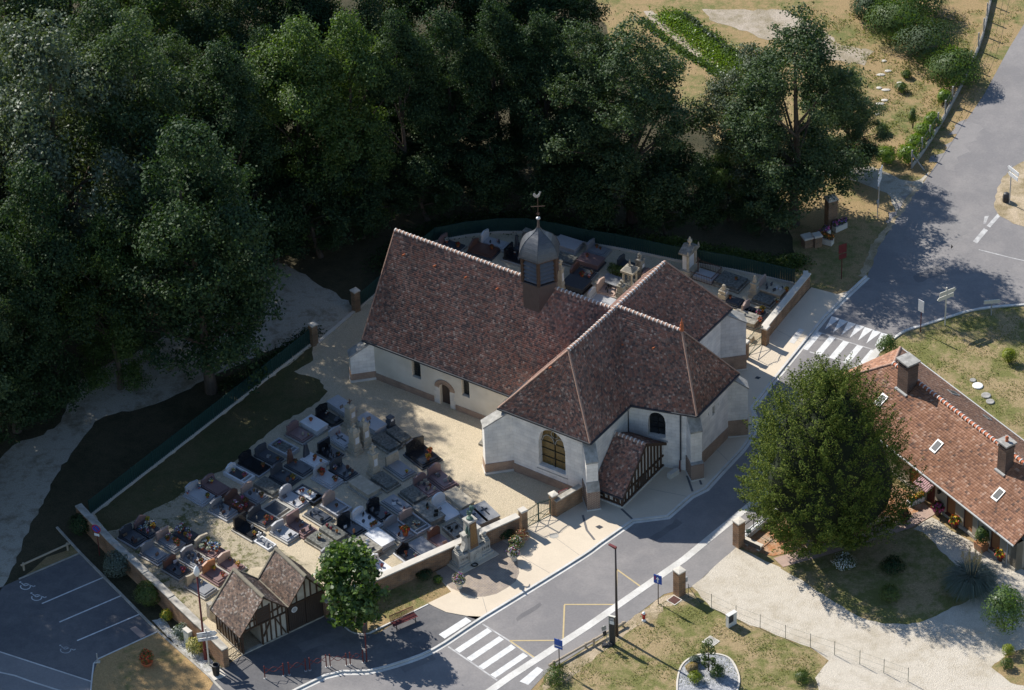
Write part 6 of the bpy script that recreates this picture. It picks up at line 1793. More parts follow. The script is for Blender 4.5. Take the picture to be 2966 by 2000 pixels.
# temple-front tomb with urn and railing
t = thing('temple_tomb', 'tall temple-front tomb with urn and rusty iron railing behind the transept', 'monument', (*(14.08, 8.76), 0.02), R(-33))
MB().obox((0, 0), 0.9, 1.6, 0, 0.55).build('base', 'g_beige', t)
MB().obox((-0.1, 0), 0.45, 1.15, 0.55, 2.05).build('back_wall', 'g_white', t)
for y in (-0.58, 0.58):
    MB().lathe([(0.17, 0), (0.12, 0.08), (0.11, 1.35), (0.17, 1.45)], 8, (0.18, y, 0.58)).build('column', 'g_beige', t)
MB().slab([(0.42, -0.85, 2.05), (0.42, 0.85, 2.05), (0.42, 0.85, 2.20), (0.42, 0.0, 2.62), (0.42, -0.85, 2.20)], (-0.95, 0, 0)).build('pediment', 'g_old', t)
for y in (-0.82, 0.82):
    MB().obox((0.3, y), 0.16, 0.12, 2.2, 2.5, top=0.3).build('acroterion', 'g_beige', t)
MB().lathe([(0.16, 0), (0.10, 0.08), (0.06, 0.18), (0.20, 0.42), (0.19, 0.55), (0.08, 0.62), (0.10, 0.70), (0.03, 0.85)], 10, (0, 0, 2.55)).build('urn', 'g_beige', t, smooth=True)
MB().obox((1.45, 0), 1.7, 1.2, 0, 0.25).build('slab', 'g_pale', t)
MB().bar((0.75, 0, 0.3), (0.75, 0, 1.7), 0.07).bar((0.75, -0.3, 1.35), (0.75, 0.3, 1.35), 0.07).build('iron_cross', 'rust_iron', t)
for x0, y0, x1, y1 in ((0.5, -0.85, 2.4, -0.85), (2.4, -0.85, 2.4, 0.85), (0.5, 0.85, 2.4, 0.85)):
    fr = MB().bar((x0, y0, 0.75), (x1, y1, 0.75), 0.035).bar((x0, y0, 0.15), (x1, y1, 0.15), 0.035).build('railing', 'rust_iron', t)
    n = int(math.hypot(x1 - x0, y1 - y0) / 0.14)
    for i in range(n + 1):
        MB().bar((x0 + (x1 - x0) * i / n, y0 + (y1 - y0) * i / n, 0.1), (x0 + (x1 - x0) * i / n, y0 + (y1 - y0) * i / n, 0.85), 0.02).build('bar', 'rust_iron', fr)
# child's grave
t = thing('child_grave', 'tiny white child grave with a white cross and hearts near the shed', 'grave', (*(-18.03, -23.00), 0.02), R(-45))
mb = MB().box(-0.75, 0.75, -0.42, -0.32, 0, 0.16).box(-0.75, 0.75, 0.32, 0.42, 0, 0.16).box(-0.75, -0.65, -0.32, 0.32, 0, 0.16).box(0.65, 0.75, -0.32, 0.32, 0, 0.16)
mb.build('kerb_frame', 'g_white', t)
MB().box(-0.65, 0.65, -0.32, 0.32, 0, 0.07).build('bed', 'g_grey', t)
MB().box(-0.62, -0.54, -0.05, 0.05, 0.05, 0.85).box(-0.62, -0.54, -0.22, -0.05, 0.55, 0.66).box(-0.62, -0.54, 0.05, 0.22, 0.55, 0.66).build('cross', 'g_white', t)
for i, (x, y) in enumerate(((0.0, 0.1), (0.3, -0.1), (0.5, 0.15))):
    h = place(plaque_mesh('heart', 'g_white'), 'heart_plaque', t, (x, y, 0.06), (0, 0, PI / 2 + 0.4 * i))
# dark cross and globe on trough headstone
t = thing('boulder_stone', 'weathered stone block lying beside the south transept buttress', 'stone', (*(-2.07, -12.29), 0.02), R(-30))
MB().obox((0, 0), 1.1, 0.75, 0, 0.16).build('base', 'g_old', t)
mb = MB().lathe([(0.42, 0), (0.45, 0.2), (0.36, 0.42), (0.18, 0.52)], 9, (0, 0, 0.16))
mb.build('rounded_top', 'g_old', t)
t = tag(MB().obox((0, 0), 1.0, 0.55, 0, 0.35, top=0.85).build('rough_stone', 'g_beige'), 'rough stone block just inside the upper iron gate', 'stone')
t.location = (*(17.91, -0.45), 0.02)
t.rotation_euler = (0, 0, R(-30))
t = tag(MB().obox((0, 0), 0.95, 0.35, 0, 0.42, top=0.97).build('stone_bench', 'white_stone'), 'low white stone block on the pavement beside the church porch', 'stone')
t.location = (*(11.31, -16.95), 0.11)
t.rotation_euler = (0, 0, R(42))

# ================================================================== TIMBERED SHED
shed = thing('timbered_shed', 'old half-timbered double-gabled shed with mossy tiles at the churchyard corner', 'shed', (*(-19.16, -34.92), 0.06), R(34.5))
WA, WB, DP = 3.65, 3.20, 3.30
zL, zV, zR_, zA, zB = 2.25, 2.50, 2.35, 4.35, 4.45
xA, xV, xB, xR = WA / 2, WA, WA + WB / 2, WA + WB
def shp(name, m, par=None):
    return lambda mb: mb.build(name, m, par or shed)
walls = MB()
front = [(0, 0, 1.95), (0, 0, zL), (xA, 0, zA), (xV, 0, zV), (xV, 0, 0.12), (1.65, 0, 0.12), (1.65, 0, 1.95)]
walls.slab(front, (0, 0.14, 0))
walls.slab([(xV, 0, 2.3), (xR, 0, 2.3), (xB, 0, zB)], (0, 0.14, 0))
walls.slab([(0, 0, 0.12), (0, DP, 0.12), (0, DP, zL), (0, 0, zL)], (0.14, 0, 0))
walls.slab([(0, DP, 0.12), (xV, DP, 0.12), (xV, DP, zV), (xA, DP, zA), (0, DP, zL)], (0, -0.14, 0))
walls.slab([(xV, DP, 0.12), (xR, DP, 0.12), (xR, DP, zR_), (xB, DP, zB), (xV, DP, zV)], (0, -0.14, 0))
walls.slab([(xR, 0, 0.12), (xR, DP, 0.12), (xR, DP, zR_), (xR, 0, zR_)], (-0.14, 0, 0))
walls.slab([(1.65, 0.14, 0.1), (1.65, 2.4, 0.1), (1.65, 2.4, 2.2), (1.65, 0.14, 2.2)], (0.10, 0, 0))
walls.build('infill', 'old_infill', shed)
MB().box(0.1, xR - 0.1, 0.2, DP - 0.2, 2.0, 2.06).build('loft_floor', 'timber', shed)
MB().box(-0.08, xR + 0.05, -0.08, 0.16, -0.1, 0.12).box(-0.08, 0.12, 0.16, DP, -0.1, 0.12).build('sill_wall', 'old_coping', shed)
def stm(a, b, w=0.13):
    MB().bar(a, b, w, 0.10).build('timber', 'timber', shed)
y = -0.02
def roofA(x):
    return zL + (zA - zL) * x / xA if x < xA else zA + (zV - zA) * (x - xA) / (xV - xA)
def roofB(x):
    return zV + (zB - zV) * (x - xV) / (xB - xV) if x < xB else zB + (zR_ - zB) * (x - xB) / (xR - xB)
stm((0.05, y, 0.1), (0.05, y, zL), 0.20)
stm((1.65, y, 0.1), (1.65, y, 1.95), 0.16)
stm((xV, y - 0.01, 0.1), (xV, y - 0.01, zV), 0.22)
stm((0, y - 0.005, 1.98), (xV, y - 0.005, 1.98), 0.16)
stm((0.55, y, 2.55), (xA - 0.5, y, 2.55), 0.10)
stm((xA + 0.5, y, 2.55), (xV - 0.5, y, 2.62), 0.10)
for x in (0.35, 0.75, 1.1):
    stm((x, y, 2.05), (x, y, roofA(x) - 0.05), 0.10)
for x in (2.6, 3.0, 3.35):
    stm((x, y, 2.05), (x, y, roofA(x) - 0.05), 0.10)
stm((xA, y, 3.35), (xA, y, zA - 0.05), 0.12)
for x in (2.0, 2.35, 2.75, 3.15):
    stm((x, y, 0.15), (x, y, 1.92), 0.10)
stm((1.75, y - 0.012, 0.75), (2.35, y - 0.012, 1.9), 0.10)
stm((3.5, y - 0.012, 0.2), (2.75, y - 0.012, 1.9), 0.11)
stm((0.2, y - 0.012, 2.05), (0.75, y - 0.012, 2.55), 0.09)
stm((2.45, y - 0.012, 2.55), (3.3, y - 0.012, 2.95 - 0.25), 0.09)
for a, b in (((0, y - 0.02, zL), (xA, y - 0.02, zA)), ((xA, y - 0.02, zA), (xV, y - 0.02, zV)), ((xV, y - 0.02, zV), (xB, y - 0.02, zB)), ((xB, y - 0.02, zB), (xR, y - 0.02, zR_))):
    stm((a[0], a[1], a[2] - 0.10), (b[0], b[1], b[2] - 0.10), 0.14)
for x in (4.1, 4.55, xB, 5.7, 6.2):
    stm((x, y, 2.35), (x, y, roofB(x) - 0.1), 0.11)
stm((xV, y - 0.005, 2.32), (xR, y - 0.005, 2.32), 0.16)
hatch = MB().box(1.32, 2.32, -0.06, 0.04, 2.08, 3.30).build('hatch', 'dark_door', shed)
for z in (2.3, 2.55, 2.8, 3.05):
    MB().box(1.40, 2.24, -0.075, -0.055, z, z + 0.05).build('hatch_board', 'timber', hatch)
for x0, x1 in ((1.22, 1.34), (2.30, 2.42)):
    MB().box(x0, x1, -0.08, 0.02, 2.02, 3.36).build('timber', 'timber', shed)
doors = []
for k in range(2):
    x0 = xV + 0.16 + k * 1.42
    dd = MB().box(x0, x0 + 1.38, -0.03, 0.05, 0.1, 2.26).build('barn_door', 'dark_door', shed)
    for i in range(9):
        MB().box(x0 + 0.02 + i * 0.15, x0 + 0.15 + i * 0.15, -0.05, -0.03, 0.12, 2.24).build('door_board', 'dark_door', dd)
MB().box(-0.02 + xR - 0.2, xR, -0.03, 0.05, 0.1, 2.3).build('timber', 'timber', shed)
for i in range(9):
    yy = 0.12 + i * (DP - 0.2) / 8
    MB().bar((-0.03, yy, 0.15), (-0.03, yy, zL - 0.1), 0.09, 0.06, up=(1, 0, 0)).build('timber', 'timber', shed)
MB().bar((-0.035, 0.3, 0.2), (-0.035, 1.2, 1.6), 0.08, 0.05, up=(1, 0, 0)).build('timber', 'timber', shed)
MB().bar((-0.035, 2.2, 1.5), (-0.035, 2.9, 0.3), 0.08, 0.05, up=(1, 0, 0)).build('timber', 'timber', shed)
sroof = obj('roof', None, shed)
F0, F1 = -0.38, DP + 0.15
def ext(x, z, dx, sl):
    return x + dx, z + dx * sl
slA = (zA - zL) / xA
def P3(x, yy, z):
    return (x, yy, z)
eL = (-0.32, zL - 0.32 * slA)
slR = (zB - zR_) / (xR - xB)
eR = (xR + 0.28, zR_ - 0.28 * slR)
patches = [((eL[0], F1, eL[1]), (eL[0], F0, eL[1]), (xA, F0, zA), (xA, F1, zA)),
           ((xV, F0, zV), (xV, F1, zV), (xA, F1, zA), (xA, F0, zA)),
           ((xV, F1, zV), (xV, F0, zV), (xB, F0, zB), (xB, F1, zB)),
           ((eR[0], F0, eR[1]), (eR[0], F1, eR[1]), (xB, F1, zB), (xB, F0, zB))]
for i, p in enumerate(patches):
    MB().slab([(q[0], q[1], q[2] + 0.02) for q in p], (0, 0, -0.08)).build('deck', 'timber', sroof)
    up = [(q[0], q[1], q[2] + 0.03) for q in p]
    tile_patch('tiles', sroof, up[0], up[1], up[2], up[3], 'shed_tile', expo=0.115, width=0.16, lift=0.03, jit=0.016, seed=40 + i)
ridge_run(sroof, (xA, F0, zA + 0.05), (xA, F1, zA + 0.05), step=0.42, r=0.15, m='old_ridge', collar=False)
ridge_run(sroof, (xB, F0, zB + 0.05), (xB, F1, zB + 0.05), step=0.42, r=0.15, m='old_ridge', collar=False)
MB().bar((xV, F0, zV + 0.10), (xV, F1, zV + 0.10), 0.10, 0.04).build('valley_strip', 'old_ridge', sroof)
for a, b in (((eL[0], F1, eL[1]), (xA, F1, zA)), ((xA, F1, zA), (xV, F1, zV)), ((xV, F1, zV), (xB, F1, zB))):
    MB().bar((a[0], a[1], a[2] + 0.10), (b[0], b[1], b[2] + 0.10), 0.12, 0.09).build('verge', 'old_ridge', sroof)
# enamel disc on the barn door
np_ = thing('door_sign', 'small round no-parking sign on the dark barn door of the shed', 'sign', (0, 0, 0))
np_.parent = None
mw = Matrix.Translation(shed.location) @ Matrix.Rotation(R(34.5), 4, 'Z')
np_.location = mw @ Vector((4.30, -0.08, 1.85))
np_.rotation_euler = (0, 0, R(34.5))
def disc(r, n=16, yy=0.0, d=0.012):
    return MB().slab([(r * math.cos(2 * PI * k / n), yy, r * math.sin(2 * PI * k / n)) for k in range(n)], (0, d, 0))
disc(0.24).build('plate', 'sign_white', np_)
disc(0.17, yy=-0.006).build('face', 'g_pale', np_)
t = tag(MB().obox((0, 0), 0.42, 0.42, 0, 1.3, top=0.9).build('stone_post', 'old_coping'), 'short square stone post at the back corner of the timbered shed', 'stone')
t.location = (*(-21.50, -30.82), 0.02)
t.rotation_euler = (0, 0, R(34))

# ================================================================== WAR MEMORIAL
mem = thing('war_memorial', 'stone war memorial with a bronze rooster on a tapered pillar', 'memorial', (*(-3.40, -25.54), 0.115), R(38))
ST = 'monument_stone'
MB().box(-1.75, 1.75, -0.95, 0.65, 0, 0.05).build('platform', 'concrete_pave', mem)
MB().box(-1.55, 1.55, -0.60, 0.55, 0.05, 0.24).build('step', ST, mem)
low = MB().box(-1.40, 1.40, -0.40, 0.42, 0.24, 1.05).build('lower_body', ST, mem)
MB().box(-1.46, 1.46, -0.46, 0.46, 0.24, 0.40).build('plinth_moulding', ST, low)
MB().box(-0.52, 0.52, -0.56, 0.50, 0.24, 1.18).build('centre_block', ST, mem)
pts = [(-0.30, -0.57, 0.42), (0.18, -0.57, 0.98)]
MB().tube([(-0.22, -0.58, 0.40), (0.0, -0.585, 0.70), (0.30, -0.58, 1.0)], [0.012, 0.05, 0.012], 6).tube([(-0.05, -0.58, 0.62), (-0.12, -0.585, 0.85), (0.05, -0.58, 1.0)], [0.01, 0.04, 0.01], 6).build('carved_palm', ST, mem)
for sgn in (-1, 1):
    st_ = MB().box(min(sgn * 1.40, sgn * 0.98), max(sgn * 1.40, sgn * 0.98), -0.40, 0.42, 1.05, 1.20)
    st_.box(min(sgn * 1.36, sgn * 1.02), max(sgn * 1.36, sgn * 1.02), -0.32, 0.34, 1.20, 1.34).box(min(sgn * 1.32, sgn * 1.06), max(sgn * 1.32, sgn * 1.06), -0.22, 0.24, 1.34, 1.46)
    st_.build('end_pedestal', ST, mem)
    MB().ball((sgn * 1.19, 0.01, 1.64), 0.19, 12).build('stone_ball', ST, mem, smooth=True)
    # scroll bracket
    prof = [(sgn * 0.38, 1.18), (sgn * 1.0, 1.18), (sgn * 0.86, 1.26), (sgn * 0.70, 1.50), (sgn * 0.62, 1.85), (sgn * 0.66, 2.15), (sgn * 0.74, 2.30), (sgn * 0.66, 2.44), (sgn * 0.38, 2.44)]
    MB().slab([(x, -0.20, z) for x, z in prof], (0, 0.42, 0)).build('scroll_bracket', ST, mem)
    MB().box(min(sgn * 0.36, sgn * 0.80), max(sgn * 0.36, sgn * 0.80), -0.24, 0.26, 2.44, 2.56).build('bracket_cap', ST, mem)
MB().hexa([(-0.40, -0.40, 1.18), (0.40, -0.40, 1.18), (0.40, 0.40, 1.18), (-0.40, 0.40, 1.18)], [(-0.32, -0.30, 3.45), (0.32, -0.30, 3.45), (0.32, 0.30, 3.45), (-0.32, 0.30, 3.45)]).build('pillar', ST, mem)
tabl = MB().hexa([(-0.35, -0.435, 1.25), (0.35, -0.435, 1.25), (0.35, -0.39, 1.25), (-0.35, -0.39, 1.25)], [(-0.28, -0.335, 3.38), (0.28, -0.335, 3.38), (0.28, -0.29, 3.38), (-0.28, -0.29, 3.38)]).build('name_tablet', 'marble_brown', mem)
mb = MB()
rl_ = random.Random(4)
for i in range(17):         # rows of gilt lettering too small to read
    z = 3.25 - i * 0.105
    f = (z - 1.25) / 2.13
    yy = -0.440 + 0.10 * f
    hw_ = (0.29 - 0.06 * f) * (1.0 if i > 3 else 0.75)
    x = -hw_
    while x < hw_ - 0.04:
        w = rl_.uniform(0.03, 0.09)
        mb.box(x, min(hw_, x + w), yy - 0.004, yy + 0.01, z, z + 0.038)
        x += w + 0.022
mb.build('gilt_lettering', 'gold_letter', tabl)
MB().box(-0.40, 0.40, -0.38, 0.38, 3.45, 3.60).build('capstone', ST, mem)
for txt, x in (('1914', -0.97), ('1918', 0.97)):
    o = obj('date_lettering', text_mesh(txt, 0.34, 'letter_dark', 0.006), mem)
    o.location = (x, -0.408, 0.70)
    o.rotation_euler = (PI / 2, 0, 0)
# bronze rooster
ro = obj('rooster', None, mem)
ro.location = (0, 0, 3.60)
ro.rotation_euler = (0, 0, R(200))
MB().lathe([(0.26, 0), (0.22, 0.10), (0.12, 0.16)], 9).build('rock', 'bronze', ro)
body = MB().tube([(-0.26, 0, 0.52), (-0.14, 0, 0.46), (0.02, 0, 0.46), (0.14, 0, 0.56), (0.19, 0, 0.70), (0.22, 0, 0.82), (0.26, 0, 0.87)], [0.05, 0.13, 0.16, 0.14, 0.09, 0.065, 0.05], 10)
body.tube([(0.26, 0, 0.87), (0.35, 0, 0.84)], [0.03, 0.005], 6)
body.slab([(0.18, -0.01, 0.88), (0.30, -0.01, 0.90), (0.29, -0.01, 0.97), (0.25, -0.01, 0.94), (0.22, -0.01, 0.99), (0.19, -0.01, 0.95)], (0, 0.02, 0))
body.tube([(-0.02, 0.06, 0.36), (0.02, 0.07, 0.14)], [0.045, 0.02], 6).tube([(-0.02, -0.06, 0.36), (0.0, -0.07, 0.14)], [0.045, 0.02], 6)
body.build('body', 'bronze', ro, smooth=True)
tail = MB()
for k in range(7):
    a = R(70 + k * 14)
    off = (k - 3) * 0.025
    tail.tube([(-0.20, off, 0.52), (-0.30 + 0.10 * math.cos(a), off * 1.6, 0.66 + 0.16 * math.sin(a)), (-0.42 + 0.22 * math.cos(a + 0.4), off * 2.2, 0.62 + 0.26 * math.sin(a) - 0.03 * k)], [0.045, 0.05, 0.012], 6)
tail.build('tail', 'bronze', ro, smooth=True)
MB().tube([(-0.34, -0.36, 2.3), (-0.38, -0.36, 2.7), (-0.36, -0.33, 3.15)], [0.03, 0.09, 0.02], 7).tube([(-0.40, -0.2, 2.2), (-0.40, -0.1, 2.8), (-0.36, -0.1, 3.2)], [0.05, 0.11, 0.03], 7).build('bronze_palm', 'bronze', mem, smooth=True)
wr = tag(MB().tube([(0.22 * math.cos(a), 0.22 * math.sin(a) * 0.8, 0.04) for a in [2 * PI * k / 12 for k in range(13)]], 0.05, 6).build('wreath', 'iron_black'), 'dark wreath lying at the foot of the war memorial', 'wreath')
wr.location = (*(-3.19, -26.35), 0.17)

# ================================================================== SIGNS, LAMPS, STREET FURNITURE
# globe lamp by the old wall
lp = thing('street_lamp', 'tall maroon street lamp with a white teardrop globe beside the old wall', 'street lamp', (*(-21.68, -35.24), 0.05))
MB().tube([(0, 0, 0), (0, 0, 0.8), (0, 0, 7.4)], [0.11, 0.085, 0.055], 10).build('pole', 'maroon_metal', lp, smooth=True)
MB().tube([(0, 0, 0), (0, 0, 0.9)], 0.12, 10).build('base', 'maroon_metal', lp)
MB().lathe([(0.09, 0), (0.17, 0.12), (0.22, 0.32), (0.20, 0.50), (0.12, 0.72), (0.03, 0.86)], 14, (0, 0, 7.38)).build('globe', 'sign_white', lp, smooth=True)
# column lamp on the right
lp = thing('street_lamp', 'tall brown column lamp with a flat maroon head in front of the lawn', 'street lamp', (*(6.45, -34.33), 0.02))
MB().tube([(0, 0, 0), (0, 0, 1.6), (0, 0, 7.75)], [0.13, 0.10, 0.055], 10).build('pole', 'brown_metal', lp, smooth=True)
hd = MB().hexa([(-0.02, -0.12, 7.70), (0.10, 0.02, 7.70), (-0.36, 0.48, 7.74), (-0.48, 0.34, 7.74)], [(-0.02, -0.12, 7.86), (0.10, 0.02, 7.86), (-0.36, 0.48, 7.80), (-0.48, 0.34, 7.80)])
hd.build('lamp_head', 'maroon_metal', lp)
MB().hexa([(-0.20, 0.12, 7.68), (-0.10, 0.24, 7.68), (-0.34, 0.46, 7.72), (-0.44, 0.34, 7.72)], [(-0.20, 0.12, 7.71), (-0.10, 0.24, 7.71), (-0.34, 0.46, 7.735), (-0.44, 0.34, 7.735)]).build('lens', 'g_pale', lp)

def arrow_poly(L, h, dirn=1):
    p = [(-L / 2, -h / 2), (L / 2 - h * 0.5, -h / 2), (L / 2, 0), (L / 2 - h * 0.5, h / 2), (-L / 2, h / 2)]
    return [(x * dirn, z) for x, z in p]

def direction_sign(label, p, h, rz, panels, pole_m='cream_metal', face='sign_white', back='sign_white', base_z=0.02, name='direction_sign', pr=0.055):
    """panels: (z, length, height, direction, text lines or None, x offset)"""
    t = thing(name, label, 'road sign', (*p, base_z), rz)
    MB().tube([(0, 0.05, 0), (0, 0.05, h)], pr, 8).build('post', pole_m, t)
    for z, L, hh, dr, txt, xo in panels:
        pl = MB().slab([(x + xo, -0.03, z + q) for x, q in arrow_poly(L, hh, dr)], (0, 0.05, 0)).build('panel', face, t)
        if txt:
            bd_ = MB()
            pp = arrow_poly(L - 0.06, hh - 0.05, dr)
            for i in range(5):
                a, b = pp[i], pp[(i + 1) % 5]
                bd_.bar((a[0] + xo, -0.034, z + a[1]), (b[0] + xo, -0.034, z + b[1]), 0.006, 0.014)
            bd_.build('border', 'letter_blue', pl)
            for k, line in enumerate(txt):
                o = obj('lettering', text_mesh(line, 0.155, 'letter_blue', 0.003), pl)
                o.location = (xo - 0.05 * dr, -0.036, z + (len(txt) - 1) * 0.085 - k * 0.17)
                o.rotation_euler = (PI / 2, 0, 0)
    return t
direction_sign('white arrow signpost with two place-name panels beside the litter bin', (-21.41, -35.90), 3.25, R(10), [(2.78, 1.40, 0.40, 1, ['MESNIL', '-SELLIÈRES'], 0.08), (2.36, 1.40, 0.25, 1, ['VILLECHÉTIF'], 0.12)], base_z=0.06)
direction_sign('signpost with two crossed arrow panels at the corner lawn', (33.06, 0.45), 3.5, R(30), [(3.10, 1.55, 0.34, 1, None, 0.10), (2.68, 1.55, 0.34, -1, None, -0.12)], back='cream_metal', face='cream_metal', pole_m='cream_metal', pr=0.06)
direction_sign('low post with a single arrow panel at the right edge of the corner lawn', (36.70, 1.49), 1.45, R(5), [(1.32, 1.35, 0.34, 1, None, 0.05)], face='cream_metal', pole_m='galvanised', pr=0.045)
direction_sign('signpost with three stacked arrow panels at the farm track', (29.70, 16.84), 3.7, R(72), [(3.42, 1.5, 0.32, 1, None, 0.15), (3.0, 1.5, 0.32, -1, None, -0.05), (2.58, 1.5, 0.32, -1, None, -0.1)], face='sign_white', pole_m='galvanised', pr=0.05)
direction_sign('signpost with white arrow panels at the sandy verge on the right edge', (40.06, 16.65), 3.6, R(-62), [(3.35, 1.5, 0.34, -1, None, 0.3), (2.85, 1.3, 0.34, -1, None, 0.3)], face='sign_white', pole_m='galvanised', pr=0.05)
t = thing('marker_post', 'short grey marker post beside the three-panel signpost', 'post', (*(29.41, 15.38), 0.02))
MB().tube([(0, 0, 0), (0, 0, 1.75)], 0.035, 6).build('post', 'galvanised', t)
MB().box(-0.10, 0.10, -0.05, -0.03, 1.45, 1.70).build('plate', 'g_pale', t)

def plate_sign(label, p, h, rz, w, hh, face, pole_m, base_z=0.02, arrow=False, bar=False, back='galvanised'):
    t = thing('road_sign', label, 'road sign', (*p, base_z), rz)
    MB().tube([(0, 0.04, 0), (0, 0.04, h)], 0.035, 8).build('post', pole_m, t)
    pl = MB().box(-w / 2, w / 2, -0.03, 0.0, h - hh, h).build('panel', face, t)
    MB().box(-w / 2 + 0.02, w / 2 - 0.02, 0.0, 0.012, h - hh + 0.02, h - 0.02).build('back_plate', back, pl)
    if arrow:
        z0 = h - hh
        MB().slab([(x, -0.034, z0 + z) for x, z in ((-0.05, 0.10), (0.05, 0.10), (0.05, 0.38), (0.15, 0.38), (0.0, 0.60), (-0.15, 0.38), (-0.05, 0.38))], (0, 0.006, 0)).build('arrow', 'sign_white', pl)
        MB().box(-0.24, -0.16, -0.034, -0.028, z0 + 0.30, z0 + 0.62).build('red_bar', 'sign_red', pl)
    if bar:
        MB().box(-w / 2 + 0.06, w / 2 - 0.06, -0.034, -0.028, h - hh + 0.20, h - hh + 0.27).build('white_line', 'sign_white', pl)
    return t
plate_sign('blue square sign with a white arrow beside the brick drive pillar', (9.44, -31.13), 2.6, R(-30), 0.62, 0.75, 'sign_blue', 'brown_metal', arrow=True)
plate_sign('blue square sign on a brown post at the bottom crossing', (2.39, -37.69), 2.75, R(-30), 0.62, 0.80, 'sign_blue', 'brown_metal', bar=True)
plate_sign('white back of a sign on a maroon pole at the corner lawn', (31.06, -0.28), 2.95, R(-48), 0.55, 1.05, 'sign_white', 'maroon_metal')
t = plate_sign('maroon notice sign on a thin pole beside the upper pavement', (25.79, 7.07), 3.3, R(25), 0.70, 0.80, 'maroon_metal', 'maroon_metal')
MB().box(-0.30, 0.36, -0.03, 0.0, 1.95, 2.40).build('lower_panel', 'maroon_metal', t)
# round no-parking sign by the car park
t = thing('no_parking_sign', 'round blue and red no-parking sign beside the old wall', 'road sign', (*(-29.76, -23.63), 0.05), R(-25))
MB().tube([(0, 0.04, 0), (0, 0.04, 2.75)], 0.035, 8).build('post', 'maroon_metal', t)
rd = obj('panel', None, t)
rd.location = (0, 0, 2.45)
disc(0.36).build('rim', 'sign_red', rd)
disc(0.29, yy=-0.008).build('face', 'sign_blue', rd)
MB().bar((-0.21, -0.012, 0.21), (0.21, -0.012, -0.21), 0.012, 0.07).build('slash', 'sign_red', rd)
MB().box(-0.20, 0.20, -0.01, 0.0, 1.80, 2.02).build('sub_plate', 'sign_white', t)
# pole with edge-on sign in front of the maple
t = thing('sign_pole', 'tall maroon pole with an edge-on sign on the forecourt', 'road sign', (*(-10.66, -36.14), 0.07), R(60))
MB().tube([(0, 0, 0), (0, 0, 3.4)], 0.045, 8).build('pole', 'maroon_metal', t)
MB().box(-0.30, 0.30, -0.05, -0.03, 2.7, 3.35).build('panel', 'brown_metal', t)
# bus totem, temporary sign, ballast, rail
t = thing('bus_stop_totem', 'dark slab bus-stop totem with a cream edge and white timetable', 'bus stop', (*(6.11, -35.21), 0.02), R(-25))
MB().box(-0.20, 0.20, -0.07, 0.07, 0, 2.5).build('slab', 'plastic_dark', t)
MB().box(-0.235, -0.20, -0.08, 0.08, 0, 2.54).box(-0.2, 0.235, -0.08, 0.08, 2.5, 2.54).build('edge', 'cream_metal', t)
MB().box(-0.16, 0.17, -0.078, -0.072, 1.85, 2.15).build('timetable', 'sign_white', t)
MB().box(-0.16, 0.17, -0.078, -0.072, 2.2, 2.42).build('header', 'g_pale', t)
t = thing('temporary_sign', 'leaning temporary bus-stop sign with two plates on a weighted base', 'road sign', (*(5.78, -35.20), 0.02), R(20))
MB().bar((0.05, 0, 0.1), (-0.28, 0, 1.75), 0.045).build('pole', 'galvanised', t)
MB().slab([(-0.42, -0.04, 1.35), (-0.08, -0.04, 1.42), (-0.12, -0.04, 1.78), (-0.46, -0.04, 1.71)], (0, 0.02, 0)).build('upper_plate', 'weathered_stone', t)
MB().slab([(-0.32, -0.04, 0.85), (-0.06, -0.04, 0.90), (-0.11, -0.04, 1.32), (-0.37, -0.04, 1.27)], (0, 0.02, 0)).build('lower_plate', 'plastic_dark', t)
t2 = MB()
for k in range(5):
    t2.obox((random.uniform(-0.25, 0.3), random.uniform(-0.2, 0.15)), 0.5, 0.26, 0.0, 0.10 + 0.03 * k, random.uniform(0, 3), top=0.7)
t2.build('ballast', 'plastic_dark', t)
def log_rail(label, A, B, h, posts, m='log', r=0.09):
    t = thing('log_rail', label, 'barrier', (*A, 0.0), math.atan2(B[1] - A[1], B[0] - A[0]))
    L = math.hypot(B[0] - A[0], B[1] - A[1])
    MB().tube([(0, 0, h), (L, 0, h)], r, 9).build('rail', m, t)
    for f in posts:
        MB().tube([(L * f, 0.02, 0), (L * f, 0.02, h + 0.12)], 0.08, 8).build('post', m, t)
    return t
log_rail('weathered round-timber rail along the grass edge by the bus stop', (1.70, -37.47), (7.07, -33.24), 0.30, (0.06, 0.48, 0.97))
log_rail('pale log barrier on two posts at the head of the car park', (-35.15, -25.01), (-31.89, -22.74), 0.55, (0.05, 0.95), r=0.075)
for i, (p, lab) in enumerate((((4.83, -35.36), 'short round timber bollard next to the temporary sign'), ((2.05, -37.49), 'short round timber bollard at the bottom hedge'))):
    b = tag(MB().tube([(0, 0, 0), (0, 0, 0.68), (0, 0, 0.72)], [0.085, 0.085, 0.06], 10).build('timber_bollard', 'log'), lab, 'bollard')
    b.location = (*p, 0.02)
# hydrant
t = thing('fire_hydrant', 'red fire hydrant with a white cap on the sandy strip', 'hydrant', (*(8.37, -32.87), 0.02))
MB().lathe([(0.15, 0), (0.15, 0.10), (0.10, 0.14), (0.10, 0.22)], 10).build('base', 'sign_white', t, smooth=True)
MB().lathe([(0.115, 0.22), (0.115, 0.62), (0.13, 0.64)], 12).build('barrel', 'hydrant_red', t, smooth=True)
MB().lathe([(0.13, 0.64), (0.12, 0.72), (0.07, 0.79), (0.02, 0.81)], 12).build('cap', 'sign_white', t, smooth=True)
for a in (0.5, 2.6, 4.6):
    MB().tube([(0.08 * math.cos(a), 0.08 * math.sin(a), 0.5), (0.19 * math.cos(a), 0.19 * math.sin(a), 0.5)], 0.05, 8).build('outlet', 'hydrant_red', t)
